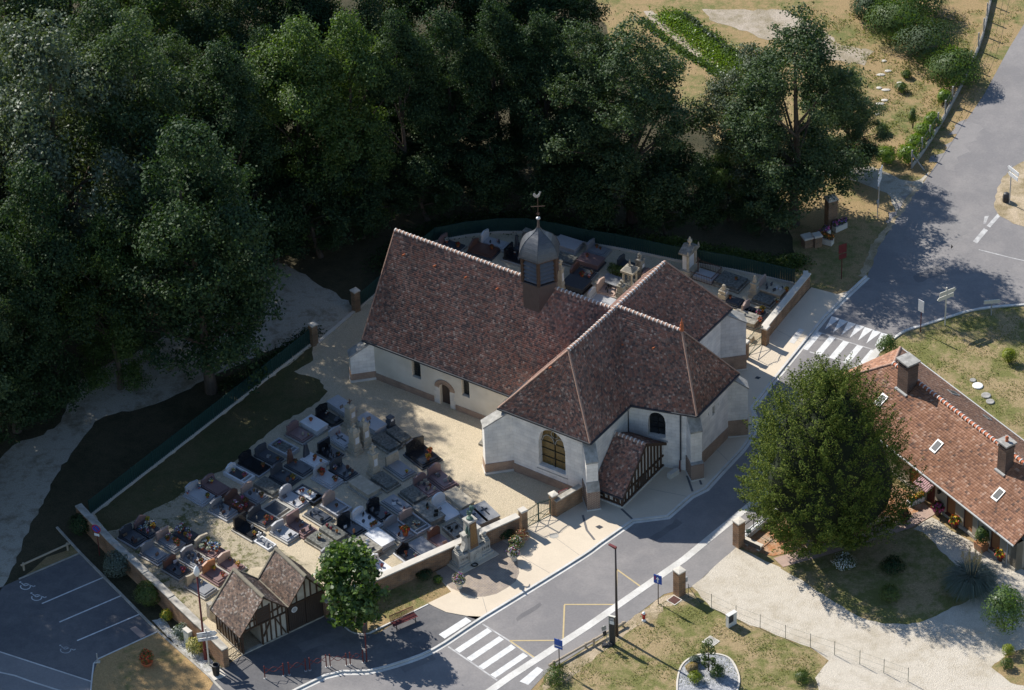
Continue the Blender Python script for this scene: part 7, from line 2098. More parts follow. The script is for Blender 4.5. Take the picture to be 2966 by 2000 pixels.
# electric box
t = thing('meter_box', 'white electric meter cabinet with a grey door beside the wire fence', 'utility box', (*(14.33, -33.65), 0.02), R(38))
MB().box(-0.38, 0.38, -0.14, 0.14, 0, 1.05).build('cabinet', 'white_box', t)
MB().box(-0.34, 0.06, -0.165, -0.14, 0.42, 1.0).build('door', 'zinc', t)
MB().box(-0.40, 0.40, -0.17, 0.16, 1.05, 1.09).build('lid', 'white_box', t)
t = thing('meter_box', 'small cream utility box fixed against the outside of the old wall', 'utility box', (*(-22.92, -33.59), 0.05), R(-50))
MB().box(-0.30, 0.30, -0.16, 0.16, 0, 1.25).build('cabinet', 'white_box', t)
MB().box(-0.26, 0.26, -0.175, -0.16, 0.45, 1.15).build('door', 'cream_metal', t)
MB().box(-0.33, 0.33, -0.19, 0.18, 1.25, 1.30).build('lid', 'pale_coping', t)
t = tag(MB().obox((0, 0), 0.30, 0.22, 0.95, 1.35).bar((0, 0, 0), (0, 0, 0.95), 0.05).build('letter_box', 'pvc_grey'), 'grey letter box on a post behind the brick drive pillar', 'letter box')
t.location = (*(11.38, -29.94), 0.02)
t.rotation_euler = (0, 0, R(35))
t = tag(MB().obox((0, 0), 0.34, 0.22, 0.85, 1.05, 0.2).bar((0, 0, 0), (0, 0, 0.9), 0.04).build('letter_box', 'iron_green'), 'small green letter box on a post behind the garden railing', 'letter box')
t.location = (*(16.18, -24.67), 0.02)
t = thing('garden_bench', 'pale stone slab bench behind the garden railing', 'bench', (*(16.48, -25.31), 0.03), R(-40))
MB().box(-0.75, 0.75, -0.20, 0.20, 0.36, 0.46).build('seat', 'pale_coping', t)
for x in (-0.5, 0.5):
    MB().box(x - 0.12, x + 0.12, -0.16, 0.16, 0, 0.36).build('leg', 'old_coping', t)
MB().box(-0.78, 0.78, -0.32, -0.26, 0.30, 0.62).build('back_slab', 'plastic_dark', t)
# litter bin
t = thing('litter_bin', 'dark slatted litter bin on a concrete pad below the signpost', 'bin', (*(-20.87, -36.93), 0.07))
MB().obox((0, 0), 1.1, 0.9, -0.03, 0.04, R(30)).build('pad', 'pale_coping', t)
MB().lathe([(0.20, 0.04), (0.24, 0.5), (0.27, 0.92), (0.20, 0.94), (0.19, 0.75)], 14).build('body', 'plastic_dark', t)
for k in range(14):
    a = 2 * PI * k / 14
    MB().bar((0.215 * math.cos(a), 0.215 * math.sin(a), 0.08), (0.285 * math.cos(a), 0.285 * math.sin(a), 0.88), 0.05, 0.012, up=(math.cos(a), math.sin(a), 0)).build('slat', 'iron_black', t)
# bollard on the dry verge
t = thing('grey_bollard', 'thin grey post on the corner of the dry verge', 'bollard', (*(-29.07, -35.12), 0.06))
MB().tube([(0, 0, 0), (0, 0, 0.75)], 0.045, 8).build('post', 'galvanised', t)
MB().obox((0, 0), 0.35, 0.25, -0.03, 0.03).build('foot', 'pale_coping', t)

# barriers on the forecourt
def barrier(label, A, B):
    t = thing('street_barrier', label, 'barrier', (*A, 0.07), math.atan2(B[1] - A[1], B[0] - A[0]), 'maroon barriers along the forecourt')
    L = math.hypot(B[0] - A[0], B[1] - A[1])
    for x in (0, L):
        MB().tube([(x, 0, 0), (x, 0, 1.05)], 0.042, 8).ball((x, 0, 1.07), 0.055, 8).build('post', 'maroon_metal', t)
        MB().lathe([(0.11, 0), (0.10, 0.03)], 10, (x, 0, 0)).build('foot_plate', 'galvanised', t)
    for s in (1, -1):
        MB().tube([(L * i / 12, 0, 0.70 + s * 0.20 * math.cos(PI * 2 * i / 12)) for i in range(13)], 0.020, 6).build('wavy_rail', 'maroon_metal', t)
    return t
barrier('maroon barrier nearest the litter bin, cut by the bottom edge', (-17.55, -37.47), (-16.29, -37.25))
barrier('maroon barrier second from the litter bin on the forecourt', (-15.92, -37.17), (-14.80, -36.84))
barrier('maroon barrier third from the litter bin, in front of the barn door', (-14.52, -36.78), (-13.40, -36.53))
barrier('maroon barrier fourth from the litter bin, partly in sunlight', (-13.14, -36.50), (-12.04, -36.46))
barrier('maroon barrier beside the tall maroon pole on the forecourt', (-11.78, -36.37), (-10.91, -36.20))
# slatted bench
t = thing('park_bench', 'maroon slatted bench on the edge of the forecourt', 'bench', (*(-8.10, -32.38), 0.075), R(31))
for k in range(6):
    MB().box(-0.95, 0.95, -0.24 + k * 0.085, -0.175 + k * 0.085, 0.43, 0.46).build('seat_slat', 'maroon_metal', t)
nsl = 22
for k in range(nsl):
    x = -0.93 + k * 1.86 / (nsl - 1)
    MB().bar((x, 0.27, 0.44), (x, 0.42, 0.92), 0.035, 0.02).build('back_slat', 'maroon_metal', t)
for z, yy in ((0.50, 0.29), (0.90, 0.415)):
    MB().bar((-0.95, yy, z), (0.95, yy, z), 0.03, 0.05).build('back_rail', 'maroon_metal', t)
for x in (-0.75, 0.75):
    MB().bar((x, -0.2, 0.43), (x, -0.22, 0), 0.05).bar((x, 0.26, 0.43), (x, 0.30, 0), 0.05).bar((x, -0.22, 0.41), (x, 0.28, 0.41), 0.05).build('leg', 'iron_black', t)

# wire fence along the drive
wf = thing('wire_fence', 'thin post-and-wire fence between the lawn and the gravel drive', 'fence', (*(11.17, -30.23), 0.02))
fp_ = [(11.17, -30.23), (11.58, -30.55), (13.10, -31.71), (14.70, -33.01), (16.28, -34.07), (17.91, -35.26), (19.53, -36.25), (21.09, -37.13), (22.70, -38.18), (24.23, -39.15), (25.76, -40.11)]
o = fp_[0]
fp_ = [Vector((p[0] - o[0], p[1] - o[1], 0)) for p in fp_]
for p in fp_:
    MB().bar(p, p + Vector((0, 0, 1.22)), 0.035).build('post', 'iron_green', wf)
MB().bar(fp_[1] + Vector((0, 0, 1.0)), fp_[1] + Vector((0.85, -0.75, 0.0)), 0.03).build('brace', 'iron_green', wf)
for z in (0.12, 0.6, 1.12):
    MB().tube([p + Vector((0, 0, z)) for p in fp_], 0.006, 4).build('wire', 'iron_green', wf)
for nm, c, w, m, lab in (('inspection_cover', (12.82, -35.30), 0.9, 'g_concrete', 'square grey concrete inspection cover in the lawn'), ('inspection_cover', (10.58, -30.79), 0.8, 'house_frame', 'rusty square inspection cover next to the brick drive pillar')):
    t = thing(nm, lab, 'cover', (*c, 0.02), R(45))
    MB().obox((0, 0), w, w, 0, 0.03).build('frame', 'pale_coping', t)
    MB().obox((0, 0), w * 0.82, w * 0.82, 0.03, 0.04).build('lid', m, t)

# planters at the upper right: brick pillar with flower troughs
pillar('brick pillar with a slate-topped white cap among flower troughs', (25.62, 14.50), 2.75, 0.78, R(20), cap_m='pale_coping', pyr=0.18, capw=0.14)
for i, (p, L, rz, lab, cols) in enumerate((((24.90, 12.84), 1.3, R(50), 'white stone trough of magenta flowers left of the brick pillar', ('pink', 'purple')), ((26.28, 13.97), 1.2, R(35), 'white stone trough of purple flowers right of the brick pillar', ('purple', 'pink')), ((25.10, 12.06), 1.0, R(-30), 'white stone trough of orange marigolds in front of the brick pillar', ('orange', 'russet')))):
    t = thing('flower_trough', lab, 'planter', (*p, 0.02), rz)
    MB().box(-L / 2, L / 2, -0.25, 0.25, 0, 0.5).build('trough', 'pale_coping', t)
    for k in range(4):
        o = place(flower_mesh(cols, 'plastic_dark'), 'flower_clump', t, (-L / 2 + L * (k + 0.5) / 4, random.uniform(-0.05, 0.05), 0.35), (0, 0, k), (1.5, 1.5, 1.4))
pillar('stub of an old brick pier beside the flower troughs', (23.53, 11.87), 0.95, 0.75, R(20), brick='old_brick', pyr=0.05)
pillar('low brick pier between the old pier stub and the troughs', (24.29, 11.82), 1.1, 0.6, R(20), brick='old_brick', pyr=0.05)
# fence of the upper orchard
of = thing('orchard_fence', 'post-and-wire fence on a low concrete kerb beside the upper road', 'fence', (*(32.91, 22.36), 0))
ob = [(32.91, 22.36), (33.93, 24.19), (34.79, 26.00), (35.68, 27.88), (36.49, 29.68), (37.34, 31.77), (38.41, 34.35), (39.55, 37.30), (40.55, 40.13), (41.30, 42.52), (41.91, 45.00), (42.54, 47.57), (43.31, 50.76)]
o = ob[0]
ob = [Vector((p[0] - o[0], p[1] - o[1], 0)) for p in ob]
for p in ob:
    MB().bar(p, p + Vector((0, 0, 1.75)), 0.11).build('post', 'weathered_stone', of)
MB().bar(ob[0] + Vector((0, 0, 1.4)), ob[0] + Vector((1.0, -0.4, 0)), 0.08).build('brace', 'weathered_stone', of)
for z in (0.5, 1.0, 1.5):
    MB().tube([p + Vector((0, 0, z)) for p in ob], 0.012, 4).build('wire', 'zinc', of)
for a, b in zip(ob[:-1], ob[1:]):
    MB().bar(a + Vector((0, 0, 0.22)), b + Vector((0, 0, 0.22)), 0.12, 0.5).build('kerb_plank', 'weathered_stone', of)
# green-and-black utility dome by the sandy verge
t = tag(MB().lathe([(0.30, 0), (0.30, 0.5), (0.22, 0.75), (0.1, 0.82)], 10).build('verge_bin', 'plastic_dark'), 'dark rounded container at the foot of the right-edge signpost', 'bin')
t.location = (*(39.89, 17.06), 0.02)

# ================================================================== HOUSE ON THE RIGHT
house = thing('house', 'long low house with an orange tiled roof and brown shutters', 'house', (*(27.69, -11.29), 0), R(-57.5))
HL, HY, HE, HRZ, HEZ = 18.6, 3.85, 4.1, 5.3, 2.5
ops = [(6.85, 7.85, 0.35, 2.15), (8.70, 9.75, -0.05, 2.15), (11.0, 12.0, 0.35, 2.15), (12.9, 13.9, 0.05, 2.15), (15.85, 16.85, 0.35, 2.15)]
holes = [[(x0 + 3.95, z0), (x1 + 3.95, z0), (x1 + 3.95, z1), (x0 + 3.95, z1)] for x0, x1, z0, z1 in ops]
mb, P = wall_panel((-3.95, -HY), (HL, -HY), [(0, -0.1), (HL + 3.95, -0.1), (HL + 3.95, HEZ), (0, HEZ)], holes, depth=0.22)
fwl = mb.build('front_wall', 'house_wall', house)
for k, h in enumerate(holes):
    if k == 1:
        dd = MB().slab([P(q, 0.15) for q in h], P((0, 0), 0.2) - P((0, 0), 0.15)).build('door', 'house_frame', fwl)
        for i in range(4):
            x = h[0][0] + 0.18 + i * 0.23
            MB().bar(P((x, 0.2), 0.145), P((x, 1.9), 0.145), 0.03, 0.06, up=(0, 0, 1)).build('door_panel', 'maroon_metal', dd)
        continue
    w = MB().slab([P(q, 0.12) for q in h], P((0, 0), 0.16) - P((0, 0), 0.12)).build('window', 'shutter', fwl)
    for i in range(11):
        z = h[0][1] + 0.12 + i * (h[2][1] - h[0][1] - 0.15) / 11
        MB().bar(P((h[0][0] + 0.05, z), 0.115), P((h[1][0] - 0.05, z), 0.115), 0.02, 0.015).build('shutter_slat', 'shutter', w)
    for a, b in (((0, 0), (0, 1)), ((1, 0), (1, 1))):
        x = h[0][0] + 0.03 if a[0] == 0 else h[1][0] - 0.03
        MB().bar(P((x, h[0][1]), 0.10), P((x, h[2][1]), 0.10), 0.08, 0.06).build('frame', 'house_frame', w)
    MB().slab([P((h[0][0] - 0.05, h[0][1] - 0.02), -0.06), P((h[1][0] + 0.05, h[0][1] - 0.02), -0.06), P((h[1][0] + 0.05, h[0][1] + 0.10), 0.12), P((h[0][0] - 0.05, h[0][1] + 0.10), 0.12)], (0, 0, -0.05)).build('sill', 'house_frame', w)
for A, B in (((HL, -HY), (HL, HY)), ((HL, HY), (-3.95, HY)), ((-3.95, HY), (-3.95, -HY))):
    L = math.hypot(B[0] - A[0], B[1] - A[1])
    mb, _ = wall_panel(A, B, [(0, -0.1), (L, -0.1), (L, HEZ), (0, HEZ)], [])
    mb.build('wall', 'house_wall', house)
MB().box(-3.95, 8.55, -HY - 0.05, -HY + 0.1, -0.05, 0.28).box(9.9, HL, -HY - 0.05, -HY + 0.1, -0.05, 0.28).build('plinth', 'old_coping', house)
hr = obj('roof', None, house)
e = [(-4.2, -HE, HEZ), (HL, -HE, HEZ), (HL, 0, HRZ), (0, 0, HRZ), (HL, HE, HEZ), (-4.2, HE, HEZ)]
deck = MB()
deck.slab([dn(e[i]) for i in (0, 1, 2, 3)], (0, 0, -0.1)).slab([dn(e[i]) for i in (4, 5, 3, 2)], (0, 0, -0.1)).slab([dn(e[i]) for i in (5, 0, 3)], (0, 0, -0.1))
deck.build('deck', 'timber', hr)
tile_patch('tiles', hr, e[0], e[1], e[2], e[3], 'house_tile', expo=0.20, width=0.21, seed=61)
tile_patch('tiles', hr, e[4], e[5], e[3], e[2], 'house_tile', expo=0.20, width=0.21, seed=62)
tile_patch('tiles', hr, e[5], e[0], e[3], e[3], 'house_tile', expo=0.20, width=0.21, seed=63)
ridge_run(hr, (0, 0, HRZ + 0.02), (HL, 0, HRZ + 0.02), step=0.40, r=0.15, m='terracotta', collar=True)
for a in (e[0], e[5]):
    ridge_run(hr, a, e[3], step=0.4, r=0.11, m='ridge_tile', collar=False, lift=0.0)
MB().tube([(-4.2, -HE - 0.06, HEZ - 0.05), (HL, -HE - 0.06, HEZ - 0.05)], 0.075, 8).build('gutter', 'galvanised', hr)
MB().tube([(-4.2, HE + 0.06, HEZ - 0.05), (HL, HE + 0.06, HEZ - 0.05)], 0.075, 8).build('gutter', 'galvanised', hr)
for x in (8.3, 14.55, 17.75):
    MB().tube([(x, -HY - 0.08, 0), (x, -HY - 0.08, HEZ - 0.1)], 0.05, 8).build('downpipe', 'pvc_grey' if x != 8.3 else 'cream_metal', house)
sl = (HRZ - HEZ) / HE
for x, y0, y1 in ((1.45, -2.65, -1.85), (7.95, -2.8, -2.0), (14.75, -2.8, -2.0), (3.3, 2.6, 3.4), (6.9, 3.0, 3.4)):
    def Z(y):
        return HRZ - abs(y) * sl
    w = MB().slab([(x - 0.32, y0, Z(y0) + 0.10), (x + 0.32, y0, Z(y0) + 0.10), (x + 0.32, y1, Z(y1) + 0.10), (x - 0.32, y1, Z(y1) + 0.10)], (0, 0, -0.14)).build('skylight', 'galvanised', hr)
    MB().slab([(x - 0.23, y0 + 0.10, Z(y0 + 0.1) + 0.125), (x + 0.23, y0 + 0.10, Z(y0 + 0.1) + 0.125), (x + 0.23, y1 - 0.10, Z(y1 - 0.1) + 0.125), (x - 0.23, y1 - 0.10, Z(y1 - 0.1) + 0.125)], (0, 0, -0.02)).build('pane', 'sky_glass', w)
for x, y, w, d, z in ((2.3, -0.55, 1.15, 0.95, 7.15), (13.6, -0.85, 0.85, 0.75, 6.9)):
    ch = obj('chimney', None, house)
    MB().box(x - w / 2, x + w / 2, y - d / 2, y + d / 2, 3.8, z).build('stack', 'chimney_brick', ch)
    MB().box(x - w / 2 - 0.04, x + w / 2 + 0.04, y - d / 2 - 0.04, y + d / 2 + 0.04, z - 0.32, z - 0.22).build('band', 'chimney_brick', ch)
    MB().box(x - w / 2 - 0.12, x + w / 2 + 0.12, y - d / 2 - 0.12, y + d / 2 + 0.12, z, z + 0.12).build('capping', 'weathered_stone', ch)
    yy = y - d / 2 - 0.06
    MB().box(x - w / 2 - 0.08, x + w / 2 + 0.08, yy - 0.14, yy + 0.05, HRZ - abs(yy) * sl - 0.02, HRZ - abs(yy) * sl + 0.10).build('flashing', 'galvanised', ch)
    if x > 5:
        MB().lathe([(0.13, 0), (0.10, 0.2), (0.15, 0.28), (0.08, 0.42)], 9, (x, y, z + 0.12)).build('chimney_pot', 'terracotta', ch)
aw = MB().hexa([(8.5, -HY - 1.0, 1.92), (9.95, -HY - 1.0, 1.92), (9.95, -HY, 2.32), (8.5, -HY, 2.32)], [(8.5, -HY - 1.0, 1.96), (9.95, -HY - 1.0, 1.96), (9.95, -HY, 2.36), (8.5, -HY, 2.36)]).build('awning', 'awning', house)
for i in range(8):
    x = 8.58 + i * 0.185
    MB().bar((x, -HY - 1.0, 1.975), (x, -HY - 0.02, 2.365), 0.05, 0.03).build('corrugation', 'awning', aw)
MB().box(10.28, 10.42, -HY - 0.28, -HY, 1.75, 2.05).bar((10.35, -HY - 0.1, 2.05), (10.35, -HY, 2.15), 0.03).build('wall_lantern', 'iron_black', house)
MB().box(12.35, 12.6, -HY - 0.08, -HY, 2.0, 2.2).build('wall_vent', 'zinc', house)

# ================================================================== VEGETATION
def crown_mesh(name, seed, H, r, z0, nclump, nleaf, size, m, prof=None, rc=(0.85, 1.7), squash=0.8, asp=0.6, fill=0.45):
    rg = np.random.default_rng(seed)
    prof = prof or [(0, .45), (.12, .8), (.3, 1.0), (.5, .97), (.7, .8), (.85, .55), (1, .18)]
    pf, pr_ = [p[0] for p in prof], [p[1] for p in prof]
    C, Rc = [], []
    lob = rg.uniform(0, 6.28, 3)
    for i in range(nclump):
        f = rg.uniform(0, 1) ** 0.9
        a = rg.uniform(0, 2 * PI)
        k = np.interp(f, pf, pr_) * r * (1 + 0.16 * math.sin(2 * a + lob[0]) + 0.12 * math.sin(3 * a + lob[1] + 4 * f))
        q = math.sqrt(rg.uniform(fill ** 2, 1))
        rr_ = rg.uniform(*rc) * (1.0 if f < 0.8 else 0.75)
        k = max(0.05, k - rr_ * 0.55) * q
        C.append((k * math.cos(a), k * math.sin(a), z0 + f * (H - z0 - rr_ * 0.5)))
        Rc.append(rr_)
    C, Rc = np.array(C), np.array(Rc)
    # boughs carry sprays, sprays carry leaves
    w = Rc ** 2
    ns = nclump * 13
    own = rg.choice(nclump, ns, p=w / w.sum())
    sd = rg.normal(size=(ns, 3))
    sd[:, 2] += 0.25
    sd /= np.linalg.norm(sd, axis=1)[:, None]
    S = C[own] + sd * (Rc[own] * rg.uniform(0.45, 1.05, ns))[:, None] * np.array([1, 1, squash])
    Sr = Rc[own] * rg.uniform(0.22, 0.46, ns)
    w = Sr ** 1.7
    ids = rg.choice(ns, nleaf, p=w / w.sum())
    g3 = rg.normal(size=(nleaf, 3))
    g3[:, 2] = g3[:, 2] * 0.75 - 0.15
    pos = S[ids] + g3 * (Sr[ids] * 0.62)[:, None]
    d = sd[ids] * 0.8 + g3 * 0.45
    d /= np.linalg.norm(d, axis=1)[:, None] + 1e-9
    V = leaf_quads(pos, size, jitter=0.65, up=0.25, asp=asp, seed=seed + 1, outward=d)
    return np_mesh(name, V, 4, m), C, Rc

def trunk_mesh(seed, H, tr, C, lean=0.3, m='bark', limbs=14, top=0.8):
    rg = random.Random(seed)
    mb = MB()
    n = 7
    pts, ax, ay = [], 0, 0
    for i in range(n):
        f = i / (n - 1)
        pts.append((ax, ay, f * H * top))
        ax += rg.uniform(-lean, lean)
        ay += rg.uniform(-lean, lean)
    rad = [tr * (1.25 if i == 0 else 1) * (1 - 0.82 * i / (n - 1)) for i in range(n)]
    mb.tube(pts, rad, 9)
    idx = sorted(range(len(C)), key=lambda i: -C[i][0] ** 2 - C[i][1] ** 2)[:limbs * 2:2]
    for i in idx:
        c = C[i]
        zf = max(0.18, min(0.72, (c[2] / H) * 0.62)) * H
        f = zf / (H * top) * (n - 1)
        k = min(n - 2, int(f))
        b = lerp(pts[k], pts[k + 1], f - k)
        mid = ((b[0] + c[0]) / 2, (b[1] + c[1]) / 2, (b[2] + c[2]) / 2 + 0.4)
        mb.tube([b, mid, tuple(c)], [tr * 0.36, tr * 0.2, tr * 0.06], 6)
    o = mb.build('trunk', m, uv=False)
    me = o.data
    bpy.data.objects.remove(o)
    return me

TREES = {}
def tree_kind(key, seed, H, r, z0, nclump, nleaf, size, m, tr, **kw):
    bark = kw.pop('bark', 'bark')
    cm, C, Rc = crown_mesh('crown', seed, H, r, z0, nclump, nleaf, size, m, **kw)
    TREES[key] = (cm, trunk_mesh(seed, H, tr, C, m=bark), H)
tree_kind('ash', 11, 21, 5.6, 2.4, 85, 62000, 0.22, 'leaf_ash', 0.36, rc=(0.7, 2.0))
tree_kind('tall', 12, 22, 4.8, 2.0, 80, 52000, 0.22, 'leaf_dark', 0.34, rc=(0.7, 1.9))
tree_kind('broad', 13, 18, 6.0, 1.8, 95, 62000, 0.21, 'leaf_silver', 0.40, rc=(0.7, 1.9))
tree_kind('light', 14, 20, 5.0, 1.6, 75, 52000, 0.22, 'leaf_light', 0.32, rc=(0.7, 1.9))
tree_kind('small', 15, 11, 3.6, 0.8, 45, 22000, 0.20, 'leaf_dark', 0.2, rc=(0.5, 1.3))
tree_kind('maplewood', 16, 20, 5.4, 1.2, 85, 54000, 0.24, 'leaf_dark', 0.34, rc=(0.7, 2.0), prof=[(0, .6), (.1, .85), (.3, 1.0), (.5, 1.0), (.7, .88), (.86, .62), (1, .2)])

def tree(key, p, h, label, rz=0.0, wide=1.0, group='trees of the wood'):
    cm, tm, H = TREES[key]
    t = thing(dict(ash='ash_tree', tall='tall_tree', broad='broad_tree', light='leafy_tree', small='small_tree', maplewood='maple_tree')[key], label, 'tree', (*p, 0.0), rz, group)
    s = h / H
    t.scale = (s * wide, s * wide, s)
    obj('crown', cm, t)
    obj('trunk', tm, t)
    return t
WOOD = [
 ('maplewood', (-22.70, -4.54), 24.0, 1.0, 'dense maple with a sunlit tip standing left of the back entrance'),
 ('light', (-29.56, -3.69), 16.0, .95, 'pale loose-crowned tree lower left of the dense maple'),
 ('maplewood', (-36.93, -8.60), 17.5, .95, 'dark tree at the left edge beside the gravel path'),
 ('broad', (-33.56, 6.19), 27.0, .95, 'huge silvery tree filling the upper left corner'),
 ('ash', (-40.65, 11.80), 23.0, 1.0, 'silvery ash cut by the left edge of the picture'),
 ('ash', (-27.73, 9.55), 25.5, .95, 'ash between the huge silvery tree and the dark gap'),
 ('tall', (-21.00, 10.54), 21.5, 1.0, 'dark slender tree behind the sunlit maple tip'),
 ('ash', (-25.08, 16.09), 19.5, .9, 'ash at the top edge left of the dark gap'),
 ('light', (-15.70, 15.48), 21.0, 1.0, 'tall bright-green tree right of the dark gap'),
 ('light', (-11.87, 17.19), 20.0, .9, 'bright-green tree leaning against the tall bright-green one'),
 ('tall', (-18.53, 18.12), 18.0, .9, 'dark tree behind the tall bright-green tree'),
 ('tall', (-8.00, 18.42), 19.0, .85, 'dark narrow tree above the nave gable'),
 ('small', (-14.81, 12.76), 9.5, 1.2, 'dark low tree beside the back path'),
 ('small', (-18.35, 12.27), 9.0, 1.2, 'dark low tree in the shade of the slender tree'),
 ('small', (-11.57, 15.21), 9.0, 1.2, 'dark low tree just above the nave gable'),
 ('maplewood', (-4.38, 21.19), 17.0, .9, 'shadowy tree above the nave ridge'),
 ('tall', (-0.46, 21.68), 17.5, .95, 'shadowy slender tree behind the weathercock'),
 ('tall', (3.15, 20.69), 17.0, .95, 'shadowy slender tree right of the weathercock'),
 ('small', (-1.35, 18.48), 8.5, 1.3, 'dark low tree behind the curved fence'),
 ('small', (3.33, 17.43), 8.5, 1.3, 'dark low tree above the stepped rear tomb'),
 ('small', (-6.34, 17.32), 8.0, 1.3, 'dark low tree at the bend of the curved fence'),
 ('ash', (9.91, 16.26), 19.0, 1.2, 'wide grey-green ash at the top centre'),
 ('ash', (6.14, 18.49), 17.5, 1.0, 'dark tree left of the wide grey-green ash'),
 ('small', (7.95, 15.41), 8.0, 1.3, 'dark low tree below the wide grey-green ash'),
 ('ash', (22.75, 14.93), 20.0, 1.15, 'big ash standing over the flower-trough pillar'),
 ('broad', (19.11, 17.63), 15.0, .9, 'silvery tree just left of the big ash'),
 ('ash', (27.56, 22.11), 9.0, 1.3, 'small dark-crowned tree right of the big ash'),
 ('small', (15.61, 14.91), 7.5, 1.2, 'low bushy tree between the ashes'),
 ('small', (12.55, 14.13), 6.0, 1.3, 'low tree beneath the wide grey-green ash'),
 ('small', (19.91, 13.65), 5.5, 1.3, 'low tree at the foot of the big ash'),
 ('light', (17.59, 15.76), 8.5, .9, 'light-leaved low tree between the ashes'),
 ('tall', (-43.82, -1.72), 22.0, 1.2, 'tree just outside the left edge above the path'),
 ('ash', (-39.44, -11.80), 19.5, .9, 'tree at the left edge whose shade falls on the graves'),
 ('maplewood', (-34.36, -3.83), 20.0, .9, 'dark tree between the left edge and the pale loose-crowned tree'),
 ('ash', (-44.11, -17.62), 25.0, 1.1, 'tree outside the left edge shading the car park'),
 ('maplewood', (-48.79, -14.12), 25.0, 1.1, 'tree outside the left edge behind the car-park shade'),
 ('ash', (-46.54, -9.70), 25.0, 1.1, 'tree outside the left edge nearest the woodland path'),
 ('ash', (-53.30, -17.88), 25.0, 1.1, 'tree outside the lower left shading the car-park entrance'),
 ('tall', (-48.72, -20.51), 22.0, 1.2, 'tree outside the lower left beside the side road'),
 ('maplewood', (-45.88, 7.43), 22.0, 1.2, 'tree outside the upper left corner'),
 ('ash', (-39.29, 27.60), 20.0, 1.1, 'ash closing the upper left corner'),
 ('ash', (-34.67, 30.43), 20.0, 1.1, 'ash at the top edge behind the huge silvery tree'),
 ('light', (-28.03, 29.46), 19.0, 1.1, 'light-crowned tree at the top edge of the wood'),
 ('tall', (-16.59, 29.21), 19.0, 1.1, 'dark tree at the top edge behind the bright-green trees'),
 ('ash', (-10.87, 28.30), 19.0, 1.1, 'ash at the top edge above the nave gable'),
 ('tall', (-4.88, 29.47), 20.0, 1.1, 'dark tree at the top edge above the church'),
 ('tall', (0.83, 29.09), 20.0, 1.1, 'dark tree at the top edge right of the church'),
 ('ash', (-22.01, 29.05), 20.0, 1.1, 'ash at the very top of the wood'),
 ('ash', (-31.67, 19.98), 21.0, 1.05, 'ash behind the huge silvery tree'),
 ('tall', (5.05, 27.23), 18.0, 1.0, 'dark tree at the top edge left of the kitchen garden'),
]
for i, (k, p, h, wd, lab) in enumerate(WOOD):
    tree(k, p, h, lab, rz=i * 2.39, wide=wd)

# undergrowth along the wood edge: one mass of leaves
def leaf_strip(name, label_kind, polyline, width, h, n, size, m, seed):
    rg = np.random.default_rng(seed)
    P_ = np.array(polyline)
    seg = rg.integers(0, len(P_) - 1, n)
    f = rg.uniform(0, 1, n)[:, None]
    p = P_[seg] * (1 - f) + P_[seg + 1] * f
    off = rg.normal(size=(n, 2)) * width * 0.45
    hh = h * (0.55 + 0.45 * np.sin(p[:, 0] * 2.1 + seed) * np.cos(p[:, 1] * 1.7)) * rg.uniform(0, 1, n) * np.clip(1 - np.linalg.norm(off, axis=1) / (width * 1.2), 0.15, 1)
    pos = np.column_stack([p + off, np.abs(hh) + 0.03])
    V = leaf_quads(pos, size, up=0.5, seed=seed)
    o = stuff(obj(name, np_mesh(name, V, 4, m)))
    o['label'] = label_kind
    return o
leaf_strip('undergrowth', 'nettles and brambles along the back fence', [(11.13, 13.25), (13.27, 12.39), (15.92, 11.26), (18.55, 10.13), (21.21, 9.49), (22.82, 9.38)], 1.2, 1.1, 9000, 0.17, 'leaf_box', 71)
leaf_strip('undergrowth', 'dark brambles under the trees behind the curved fence', [(-10.16, 10.79), (-7.45, 14.94), (-3.86, 16.67), (0.83, 16.85), (5.74, 15.31), (9.52, 13.84)], 1.6, 1.0, 8000, 0.2, 'leaf_dark', 72)
leaf_strip('undergrowth', 'low scrub beside the back path', [(-21.98, -4.37), (-18.97, -1.49), (-16.41, 1.02), (-15.27, 2.76)], 1.0, 0.7, 3500, 0.16, 'leaf_dark', 73)
leaf_strip('crop_row', 'bright green leafy crop rows in the kitchen garden', [(14.44, 47.83), (16.35, 44.80), (18.47, 40.95), (20.05, 38.32)], 1.6, 0.6, 7000, 0.2, 'vine_leaf', 74)
leaf_strip('crop_row', 'bright green leafy crop rows in the kitchen garden', [(15.33, 47.76), (17.24, 44.73), (19.10, 41.47), (20.40, 39.13)], 1.0, 0.6, 5000, 0.2, 'leaf_light', 75)
leaf_strip('crop_row', 'dark beans along the edge of the kitchen garden', [(16.08, 47.71), (17.53, 44.71), (19.13, 42.03), (20.50, 40.53)], 0.35, 0.7, 1500, 0.28, 'leaf_silver', 76)
leaf_strip('crop_row', 'dark beet row beside the sandy garden path', [(12.30, 47.11), (15.02, 42.32), (17.74, 38.76), (18.54, 37.60)], 0.5, 0.5, 2500, 0.26, 'leaf_light', 77)

